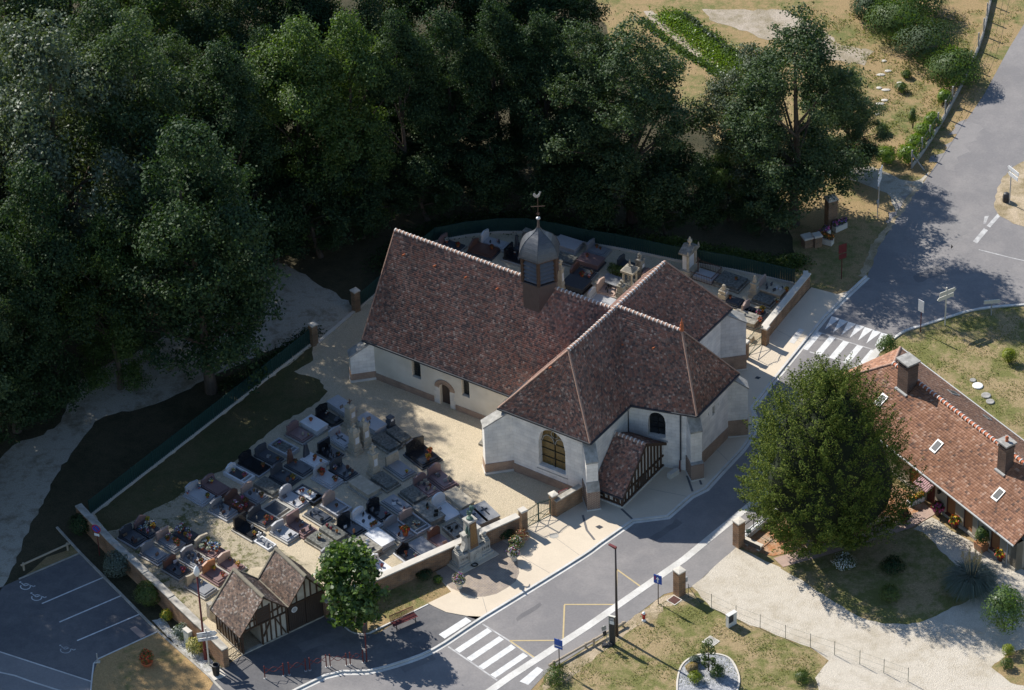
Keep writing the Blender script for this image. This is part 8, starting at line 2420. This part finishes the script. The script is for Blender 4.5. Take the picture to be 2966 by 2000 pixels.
# lawns: tufts over the nearer grass
def tufts(name, label, poly, n, m, seed, size=0.13, z=0.03):
    rg = np.random.default_rng(seed)
    P_ = np.array(poly)
    lo, hi = P_.min(0), P_.max(0)
    pts = rg.uniform(lo, hi, (n * 3, 2))
    inside = np.zeros(len(pts), bool)
    j = len(P_) - 1
    for i in range(len(P_)):
        xi, yi, xj, yj = *P_[i], *P_[j]
        c_ = ((yi > pts[:, 1]) != (yj > pts[:, 1])) & (pts[:, 0] < (xj - xi) * (pts[:, 1] - yi) / (yj - yi + 1e-12) + xi)
        inside ^= c_
        j = i
    pts = pts[inside][:n]
    clump = np.sin(pts[:, 0] * 1.3 + seed) * np.sin(pts[:, 1] * 1.7) + 0.5 * np.sin(pts[:, 0] * 3.1) * np.cos(pts[:, 1] * 2.7)
    pts = pts[clump > rg.uniform(-0.7, 0.7, len(pts))]
    pos = np.column_stack([pts, np.full(len(pts), z) + rg.uniform(0, 0.05, len(pts))])
    V = leaf_quads(pos, size, up=0.6, asp=0.35, seed=seed)
    o = stuff(obj(name, np_mesh(name, V, 4, m)))
    o['label'] = label
tufts('grass', 'short dry grass of the front lawn', [(1.92, -37.84), (6.99, -33.45), (9.87, -30.75), (13.05, -32.22), (16.22, -34.41), (20.21, -37.33), (19.71, -40.30), (0.95, -39.26)], 9000, 'grass_blade', 81)
tufts('grass', 'short dry grass of the corner lawn', [(29.26, -1.16), (33.43, 1.28), (38.31, 2.48), (40.24, 2.45), (37.86, -14.78), (31.87, -5.73), (29.23, -3.81)], 8000, 'grass_blade', 82)
tufts('grass', 'dry grass of the orchard', [(24.94, 47.95), (41.89, 46.74), (37.68, 34.07), (33.01, 23.28), (30.22, 23.46), (29.26, 30.87), (29.19, 39.08)], 12000, 'grass_blade', 83, 0.2)
tufts('grass', 'dry grass of the roadside verge', [(33.51, 22.73), (34.63, 22.66), (43.40, 41.46), (45.23, 47.09), (42.56, 47.28), (38.12, 32.95)], 3000, 'grass_blade', 84, 0.18)
tufts('grass', 'weeds between the graves', [(-29.39, -21.25), (-26.81, -19.03), (-23.94, -16.80), (-21.32, -19.75), (-18.26, -22.28), (-18.65, -24.97), (-20.93, -28.62), (-22.79, -30.01), (-24.82, -28.02)], 3500, 'grass_blade', 85, 0.10)
tufts('grass', 'lawn around the young maple', [(-13.17, -31.21), (-9.84, -28.88), (-5.58, -28.00), (-5.27, -29.14), (-10.05, -32.64), (-11.48, -32.85)], 2500, 'grass_blade', 86, 0.10, 0.11)

BUSH = {}
def bush(label, p, r, h, m, n=1400, size=0.13, seed=None, z=0.03, name='shrub', cat='shrub', group=None, spiky=False, blooms=None, rx=1.0, stem=True):
    t = thing(name, label, cat, (*p, z), random.uniform(0, 6), group)
    seed = seed or random.randint(1, 99999)
    rg = np.random.default_rng(seed)
    d = rg.normal(size=(n, 3))
    d /= np.linalg.norm(d, axis=1)[:, None]
    d[:, 2] = np.where(d[:, 2] < -0.6, -d[:, 2], d[:, 2])
    k = rg.beta(4, 1.4, n) * (1 + 0.12 * np.sin(4 * d[:, 0] + seed) * np.sin(4 * d[:, 1] + seed * 2))
    pos = d * k[:, None] * np.array([r * rx, r, h * 0.5]) + np.array([0, 0, h * 0.52])
    pos[:, 2] = np.maximum(pos[:, 2], 0.04)
    V = leaf_quads(pos, size, jitter=0.7, up=0.3, asp=0.6 if not spiky else 0.15, seed=seed, outward=d)
    mats = [m] + (['bloom_' + b for b in blooms[0]] if blooms else [])
    idx = np.zeros(n, int)
    if blooms:
        pick = (rg.uniform(0, 1, n) < blooms[1]) & (k > 0.7)
        idx[pick] = rg.integers(1, len(mats), pick.sum())
    obj('foliage', np_mesh('foliage', V, 4, mats, idx), t)
    if stem:
        mb = MB()
        for a in range(4):
            mb.tube([(0.03 * a, 0, 0), (r * 0.4 * math.cos(a * 1.7), r * 0.4 * math.sin(a * 1.7), h * 0.55)], [0.03, 0.012], 5)
        mb.build('stem', 'bark', t, uv=False)
    return t
bush('clipped dark grey-green bush nearest the no-parking sign', (-28.27, -25.86), 1.15, 1.95, 'leaf_bluegrey', 3200, 0.12)
bush('clipped sunlit round bush in the middle of the planting bed', (-25.91, -29.16), 1.10, 1.85, 'leaf_box', 3200, 0.11)
bush('dark bush in the corner by the end of the panel fence', (-31.19, -20.95), 1.05, 1.6, 'leaf_dark', 1800, 0.13)
bush('small yellow-flecked shrub between the round bush and the grey shrub', (-24.56, -31.01), 0.5, 0.95, 'leaf_lime', 700, 0.11, blooms=(('yellow',), .2))
bush('loose silver-grey shrub behind the cream utility box', (-23.43, -32.91), 0.75, 1.1, 'leaf_bluegrey', 1300, 0.11, blooms=(('white',), .12))
bush('pale yellow-green hydrangea bush behind the signpost', (-22.38, -34.41), 0.75, 1.15, 'leaf_yellow', 1300, 0.13)
t = bush('bowl of red flowers standing on the dry verge', (-25.65, -35.60), 0.58, 1.0, 'leaf_box', 900, 0.12, name='flower_bowl', cat='planter', z=0.28, blooms=(('red', 'red', 'orange'), .35), stem=False)
MB().lathe([(0.28, -0.22), (0.42, 0.05), (0.40, 0.12), (0.3, 0.1)], 14).build('bowl', 'terracotta', t)
for p, lab in (((-4.28, -28.67), 'white flower bowl on the paving left of the war memorial'), ((-0.41, -25.86), 'white flower bowl on the paving right of the war memorial')):
    t = bush(lab, p, 0.52, 0.85, 'leaf_box', 800, 0.11, name='flower_bowl', cat='planter', z=0.48, blooms=(('white', 'white', 'purple', 'pink'), .45), stem=False)
    MB().lathe([(0.20, -0.36), (0.24, -0.1), (0.42, 0.12), (0.44, 0.2), (0.36, 0.2)], 14).build('bowl', 'pale_coping', t)
bush('peach rose bush on the edge of the paving by the lower gate', (-0.21, -24.49), 0.62, 0.95, 'leaf_box', 900, 0.12, z=0.11, blooms=(('peach', 'white'), .25))
bush('rust-leaved shrub beside the peach rose bush', (0.15, -23.82), 0.65, 1.0, 'leaf_dry', 700, 0.12, z=0.11, blooms=(('russet', 'crimson'), .6))
bush('dark green shrub against the wall by the lower gate pillar', (-0.92, -23.29), 0.7, 0.8, 'leaf_dark', 900, 0.12, z=0.11)
bush('small dark shrub against the wall behind the young maple lawn', (-6.76, -27.40), 0.7, 0.6, 'leaf_dark', 700, 0.12, z=0.10)
bush('tuft of green at the edge of the paved circle', (-5.79, -27.98), 0.4, 0.5, 'leaf_light', 400, 0.12, z=0.11)
bush('green shrub behind the ribbed grey tomb, left', (8.10, 8.91), 0.55, 0.95, 'leaf_box', 500, 0.13)
bush('green shrub behind the ribbed grey tomb, right', (8.60, 8.59), 0.6, 0.9, 'leaf_box', 500, 0.13)
# garden of the house
bush('mound of white daisies in the shaded lawn', (22.65, -27.73), 0.95, 0.75, 'leaf_box', 1500, 0.10, blooms=(('white',), .5))
bush('low dark green shrub in the middle of the shaded lawn', (25.97, -28.30), 1.0, 0.8, 'leaf_dark', 1200, 0.13)
bush('round dark green shrub at the front of the shaded lawn', (25.40, -31.63), 0.85, 1.15, 'leaf_box', 1500, 0.10)
bush('clipped green ball shrub in the slate-chip bed', (13.02, -38.95), 0.62, 0.95, 'leaf_box', 1500, 0.09, z=0.06)
bush('lime-green low ball shrub in the slate-chip bed', (11.51, -39.32), 0.55, 0.7, 'leaf_lime', 1200, 0.09, z=0.06)
bush('blue-grey tufted grass in the slate-chip bed', (11.62, -37.56), 0.42, 0.6, 'leaf_bluegrey', 900, 0.22, z=0.06, spiky=True, name='ornamental_grass', cat='grass')
bush('straw-coloured tufted grass in the slate-chip bed', (11.34, -38.36), 0.45, 0.65, 'leaf_dry', 900, 0.24, z=0.06, spiky=True, name='ornamental_grass', cat='grass')
bush('low green mound cut by the bottom edge of the lawn', (18.72, -39.61), 0.75, 0.7, 'leaf_box', 1200, 0.10)
bush('clipped hedge end at the bottom edge by the crossing', (2.13, -38.56), 0.85, 0.8, 'leaf_box', 1800, 0.10, rx=1.5, name='hedge')
bush('bright green round tree cut by the right edge', (32.88, -35.35), 1.75, 3.6, 'leaf_maple', 3800, 0.16, name='round_tree', cat='tree')
bush('yellow-green shrub under the round tree at the right edge', (32.79, -37.85), 0.5, 0.9, 'leaf_lime', 700, 0.11)
bush('green shrub below the yellow-green shrub at the right edge', (32.51, -39.08), 0.55, 0.7, 'leaf_box', 700, 0.11)
bush('yellow broom-like plant on the corner lawn at the right edge', (37.25, -4.53), 0.6, 1.1, 'leaf_lime', 700, 0.3, spiky=True)
bush('climbing shrub on the fence beside the crossing', (28.27, -3.09), 0.9, 1.7, 'leaf_light', 1500, 0.14)
flat('lawn_edge', ragged([(32.58, -40.66), (31.47, -39.02), (32.95, -37.50), (35.96, -36.96), (35.31, -41.51)], 0.4, 0.1, 33), 'dry_grass', 0.026)
# cloud-pruned tree
t = thing('cloud_pruned_tree', 'cloud-pruned little conifer rising from the slate-chip bed', 'tree', (*(12.46, -38.32), 0.06))
MB().tube([(0, 0, 0), (0.05, 0.02, 0.9), (-0.04, 0, 1.7), (0.03, 0.02, 2.5)], [0.05, 0.045, 0.035, 0.02], 7).build('trunk', 'bark', t)
for i, (x, y, z, r) in enumerate(((0.03, 0, 2.55, 0.26), (-0.25, 0.05, 2.2, 0.22), (0.2, 0.0, 1.95, 0.24), (-0.32, 0, 1.72, 0.22), (0.28, 0.05, 1.6, 0.22), (-0.3, -0.05, 1.2, 0.2), (-0.1, 0.0, 1.05, 0.18), (0.3, 0.0, 0.95, 0.2), (0.32, 0.05, 0.62, 0.18), (-0.3, 0, 0.7, 0.18), (-0.12, 0.0, 0.5, 0.2))):
    rg = np.random.default_rng(i + 300)
    d = rg.normal(size=(220, 3))
    d /= np.linalg.norm(d, axis=1)[:, None]
    obj('foliage_pad', np_mesh('foliage_pad', leaf_quads(d * r * np.array([1, 1, .8]) + np.array([x, y, z]), 0.09, jitter=.6, seed=i, outward=d), 4, 'leaf_box'), t)
    MB().tube([(0, 0, z - 0.15), (x, y, z)], 0.018, 5).build('branch', 'bark', t)
# pampas grass
t = thing('pampas_grass', 'big pampas grass tussock with pale plumes beside the drive', 'grass', (*(31.12, -30.92), 0.02))
rg = np.random.default_rng(55)
n = 2600
a = rg.uniform(0, 2 * PI, n)
V = []
lean = rg.beta(2, 1.5, n)
L_ = rg.uniform(1.6, 2.6, n)
for i in range(n):
    o_ = np.array([math.cos(a[i]), math.sin(a[i]), 0])
    s_ = np.array([-o_[1], o_[0], 0]) * 0.022
    b_ = o_ * rg.uniform(0, 0.35)
    m1 = b_ + o_ * L_[i] * 0.42 * lean[i] + np.array([0, 0, L_[i] * 0.62])
    tip = b_ + o_ * L_[i] * (0.35 + 0.55 * lean[i]) + np.array([0, 0, L_[i] * (0.95 - 0.75 * lean[i])])
    V += [b_ - s_, b_ + s_, m1 + s_, m1 - s_, m1 - s_, m1 + s_, tip + s_ * .2, tip - s_ * .2]
obj('blades', np_mesh('blades', np.array(V), 4, 'leaf_bluegrey'), t)
for i in range(11):
    aa, rr_ = i * 2.4, 0.25 + 0.05 * i
    top = (rr_ * math.cos(aa), rr_ * math.sin(aa), 2.9 + 0.12 * (i % 4))
    MB().tube([(0, 0, 0.3), (top[0] * .6, top[1] * .6, 1.9), top], 0.012, 4).build('stalk', 'leaf_dry', t)
    d = np.random.default_rng(i).normal(size=(90, 3)) * np.array([.07, .07, .26]) + np.array([top[0], top[1], top[2]])
    obj('plume', np_mesh('plume', leaf_quads(d, 0.12, seed=i, asp=.3), 4, 'leaf_dry'), t)
# pots along the house front
for p, lab, cols, s, z in (((29.82, -22.43), 'terracotta pot with leafy plants beside the house door', ('pink', 'crimson'), 2.6, 0), ((30.84, -23.90), 'red geraniums under the second shuttered window', ('red', 'yellow'), 2.4, 0.55), ((33.59, -27.75), 'red geraniums under the rightmost shuttered window', ('red', 'yellow'), 2.4, 0.45), ((27.32, -23.22), 'dark potted laurel on the brick path', ('russet',), 2.6, 0.0)):
    o = tag(obj('flower_pot', flower_mesh(cols, 'house_frame', 160, leaf='leaf_light' if 'laurel' not in lab else 'leaf_dark')), lab, 'flowers')
    o.location = (*p, 0.04 + z * 0)
    o.scale = (s, s, s)
t = thing('flower_trough', 'white trough of flowers left of the house door', 'planter', (*(28.40, -21.01), 0.04), R(30))
MB().box(-0.65, 0.65, -0.2, 0.2, 0, 0.38).build('trough', 'sign_white', t)
for k in range(3):
    place(flower_mesh(('orange', 'yellow'), 'plastic_dark'), 'flower_clump', t, (-0.4 + 0.4 * k, 0, 0.2), (0, 0, k), (1.5, 1.5, 1.5))
t = bush('potted shrub in a square brown tub between two shuttered windows', (32.43, -26.46), 0.6, 1.4, 'leaf_light', 900, 0.14, z=0.5, name='potted_shrub', cat='planter')
MB().obox((0, 0), 0.75, 0.75, -0.46, 0.15, top=1.1).build('tub', 'g_orange', t)
# orchard shrubs and vines
for p, r, h, m, lab in (((33.98, 42.69), 3.0, 3.4, 'leaf_light', 'large rounded shrub at the top of the orchard'), ((36.23, 39.14), 3.2, 3.2, 'leaf_ash', 'dusty green shrub spreading to the orchard fence'), ((37.95, 35.15), 2.6, 2.9, 'leaf_light', 'leafy shrub overhanging the orchard fence'), ((32.24, 45.98), 2.2, 2.4, 'leaf_dark', 'dark shrub at the top edge of the orchard'), ((36.19, 46.57), 2.8, 3.0, 'leaf_ash', 'shrub cut by the top edge of the orchard')):
    bush(lab, p, r, h, m, 5200, 0.2)
for p, r, h, lab in (((30.95, 23.41), 0.95, 1.3, 'round vine clump at the farm-track end of the orchard fence'), ((32.64, 23.20), 1.0, 1.5, 'vine clump at the foot of the orchard fence'), ((33.52, 24.79), 0.9, 1.5, 'second vine clump up the orchard fence'), ((34.39, 26.55), 0.9, 1.5, 'third vine clump up the orchard fence'), ((35.27, 28.23), 0.8, 1.4, 'fourth vine clump up the orchard fence'), ((36.71, 31.97), 0.7, 1.2, 'vine clump near the overhanging shrub')):
    bush(lab, p, r, h, 'vine_leaf', 1500, 0.17)
for p, r, h, lab in (((33.63, 28.34), 0.4, 1.9, 'slim young conifer in the orchard'), ((31.13, 27.82), 0.6, 0.7, 'small green tuft left of the slim conifer'), ((33.34, 34.10), 0.6, 0.7, 'small tuft in the middle of the orchard'), ((34.01, 36.24), 0.5, 0.6, 'small tuft below the large rounded shrub')):
    bush(lab, p, r, h, 'leaf_box', 600, 0.14)
o = tag(MB().lathe([(0.55, 0), (0.6, 0.4), (0.4, 0.75), (0.1, 0.85)], 10).build('compost_heap', 'rust_iron'), 'rusty rounded heap half hidden behind the big ash', 'heap')
o.location = (*(29.07, 36.04), 0.0)

# yew
def yew():
    t = thing('yew_tree', 'huge dense dark-green yew on the needle-covered bank by the house', 'tree', (*(21.73, -23.83), 0.0))
    rg = np.random.default_rng(91)
    pf = [0, .04, .13, .25, .40, .55, .70, .82, .92, 1.0]
    pr_ = [2.9, 4.3, 5.2, 5.5, 5.35, 4.85, 4.0, 2.95, 1.7, 0.3]
    H0, H1 = 1.1, 13.4
    npl = 1150
    V = []
    P0, A0, Ln, Wd = [], [], [], []
    for i in range(npl):
        f = rg.uniform(0, 1) ** 1.15
        a = rg.uniform(0, 2 * PI)
        lob = 1 + 0.07 * math.sin(3 * a + 1.0 + 5 * f) + 0.06 * math.sin(5 * a - 9 * f) + 0.05 * math.sin(9 * a + 14 * f)
        r = np.interp(f, pf, pr_) * lob * rg.uniform(0.80, 1.0)
        P0.append((r * math.cos(a), r * math.sin(a), H0 + f * (H1 - H0)))
        up = 0.55 + 0.75 * f
        A0.append((math.cos(a) * (1 - 0.45 * f) + rg.normal() * .18, math.sin(a) * (1 - 0.45 * f) + rg.normal() * .18, up + rg.normal() * .15))
        Ln.append(rg.uniform(0.9, 2.1))
        Wd.append(rg.uniform(0.24, 0.42))
    P0, A0, Ln, Wd = map(np.array, (P0, A0, Ln, Wd))
    A0 /= np.linalg.norm(A0, axis=1)[:, None]
    k = 70
    ids = np.repeat(np.arange(npl), k)
    u = rg.uniform(-0.35, 1, npl * k)
    d = rg.normal(size=(npl * k, 3))
    d /= np.linalg.norm(d, axis=1)[:, None]
    wid = Wd[ids] * (1 - np.clip(u, 0, 1)) ** 0.7 + 0.03
    pos = P0[ids] + A0[ids] * (Ln[ids] * u)[:, None] + d * wid[:, None]
    V = leaf_quads(pos, 0.17, jitter=0.5, up=0.1, asp=0.42, seed=5, outward=d * 0.7 + A0[ids] * 0.8)
    obj('crown', np_mesh('crown', V, 4, 'leaf_yew'), t)
    # added near-black core that blocks light and views through the crown
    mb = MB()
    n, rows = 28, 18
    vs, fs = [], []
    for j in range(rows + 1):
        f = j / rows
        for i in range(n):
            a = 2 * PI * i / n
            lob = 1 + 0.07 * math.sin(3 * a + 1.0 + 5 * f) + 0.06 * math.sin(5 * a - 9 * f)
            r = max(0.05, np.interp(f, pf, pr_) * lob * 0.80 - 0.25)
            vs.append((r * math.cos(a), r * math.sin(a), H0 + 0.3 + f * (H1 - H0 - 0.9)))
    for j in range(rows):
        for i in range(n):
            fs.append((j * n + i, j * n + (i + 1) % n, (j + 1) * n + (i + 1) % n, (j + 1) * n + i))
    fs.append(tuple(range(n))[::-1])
    mb.add(vs, fs).build('light_blocking_core', 'yew_core', t, uv=False)
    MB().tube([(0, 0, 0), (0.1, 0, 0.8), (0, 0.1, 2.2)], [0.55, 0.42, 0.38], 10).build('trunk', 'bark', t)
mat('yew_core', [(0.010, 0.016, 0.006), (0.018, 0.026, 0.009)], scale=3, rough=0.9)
yew()
# young maple on the lawn
cm, C, Rc = crown_mesh('crown', 27, 7.6, 3.0, 1.0, 34, 5600, 0.32, 'leaf_maple', rc=(0.45, 1.15), asp=0.8, prof=[(0, .5), (.15, .85), (.35, 1.0), (.55, .95), (.75, .7), (.9, .42), (1, .15)])
t = thing('young_maple', 'bright green young maple on the small lawn beside the shed', 'tree', (*(-11.68, -32.18), 0.09))
obj('crown', cm, t)
obj('trunk', trunk_mesh(21, 7.2, 0.15, C, lean=0.08, m='pale_bark', limbs=12), t)
MB().tube([(0.12, 0.03, 0), (0.18, 0.1, 0.9), (0.35, 0.3, 2.2)], [0.12, 0.10, 0.06], 8).build('second_stem', 'pale_bark', t)
# stones in the orchard grass
for i, p in enumerate([(32.40, 38.96), (32.58, 37.34), (31.91, 36.78), (31.55, 34.71), (31.81, 32.74), (31.38, 32.23), (30.99, 30.64), (33.39, 35.35), (32.09, 34.35)]):
    o = tag(MB().lathe([(0.22, 0), (0.25, 0.05), (0.12, 0.10)], 7).build('pale_stone', 'pale_coping'), 'pale flat stone in the dry orchard grass', 'stone', 'pale stones scattered in the orchard')
    o.location = (*p, 0.0)
    o.scale = (1 + 0.3 * (i % 3), 0.8, 1)
# covers on the corner lawn
for p, r, lab in (((34.55, -7.41), 0.40, 'round white cover on the corner lawn behind the house'), ((34.28, -6.70), 0.24, 'small pale disc beside the round white cover'), ((35.01, -8.64), 0.36, 'grey stone ring below the round white cover'), ((35.22, -9.42), 0.32, 'lowest pale stone disc on the corner lawn')):
    o = tag(MB().lathe([(r, 0), (r, 0.08), (r * 0.9, 0.10)], 14).build('round_cover', 'sign_white' if r == .4 else 'weathered_stone'), lab, 'cover')
    o.location = (*p, 0.02)
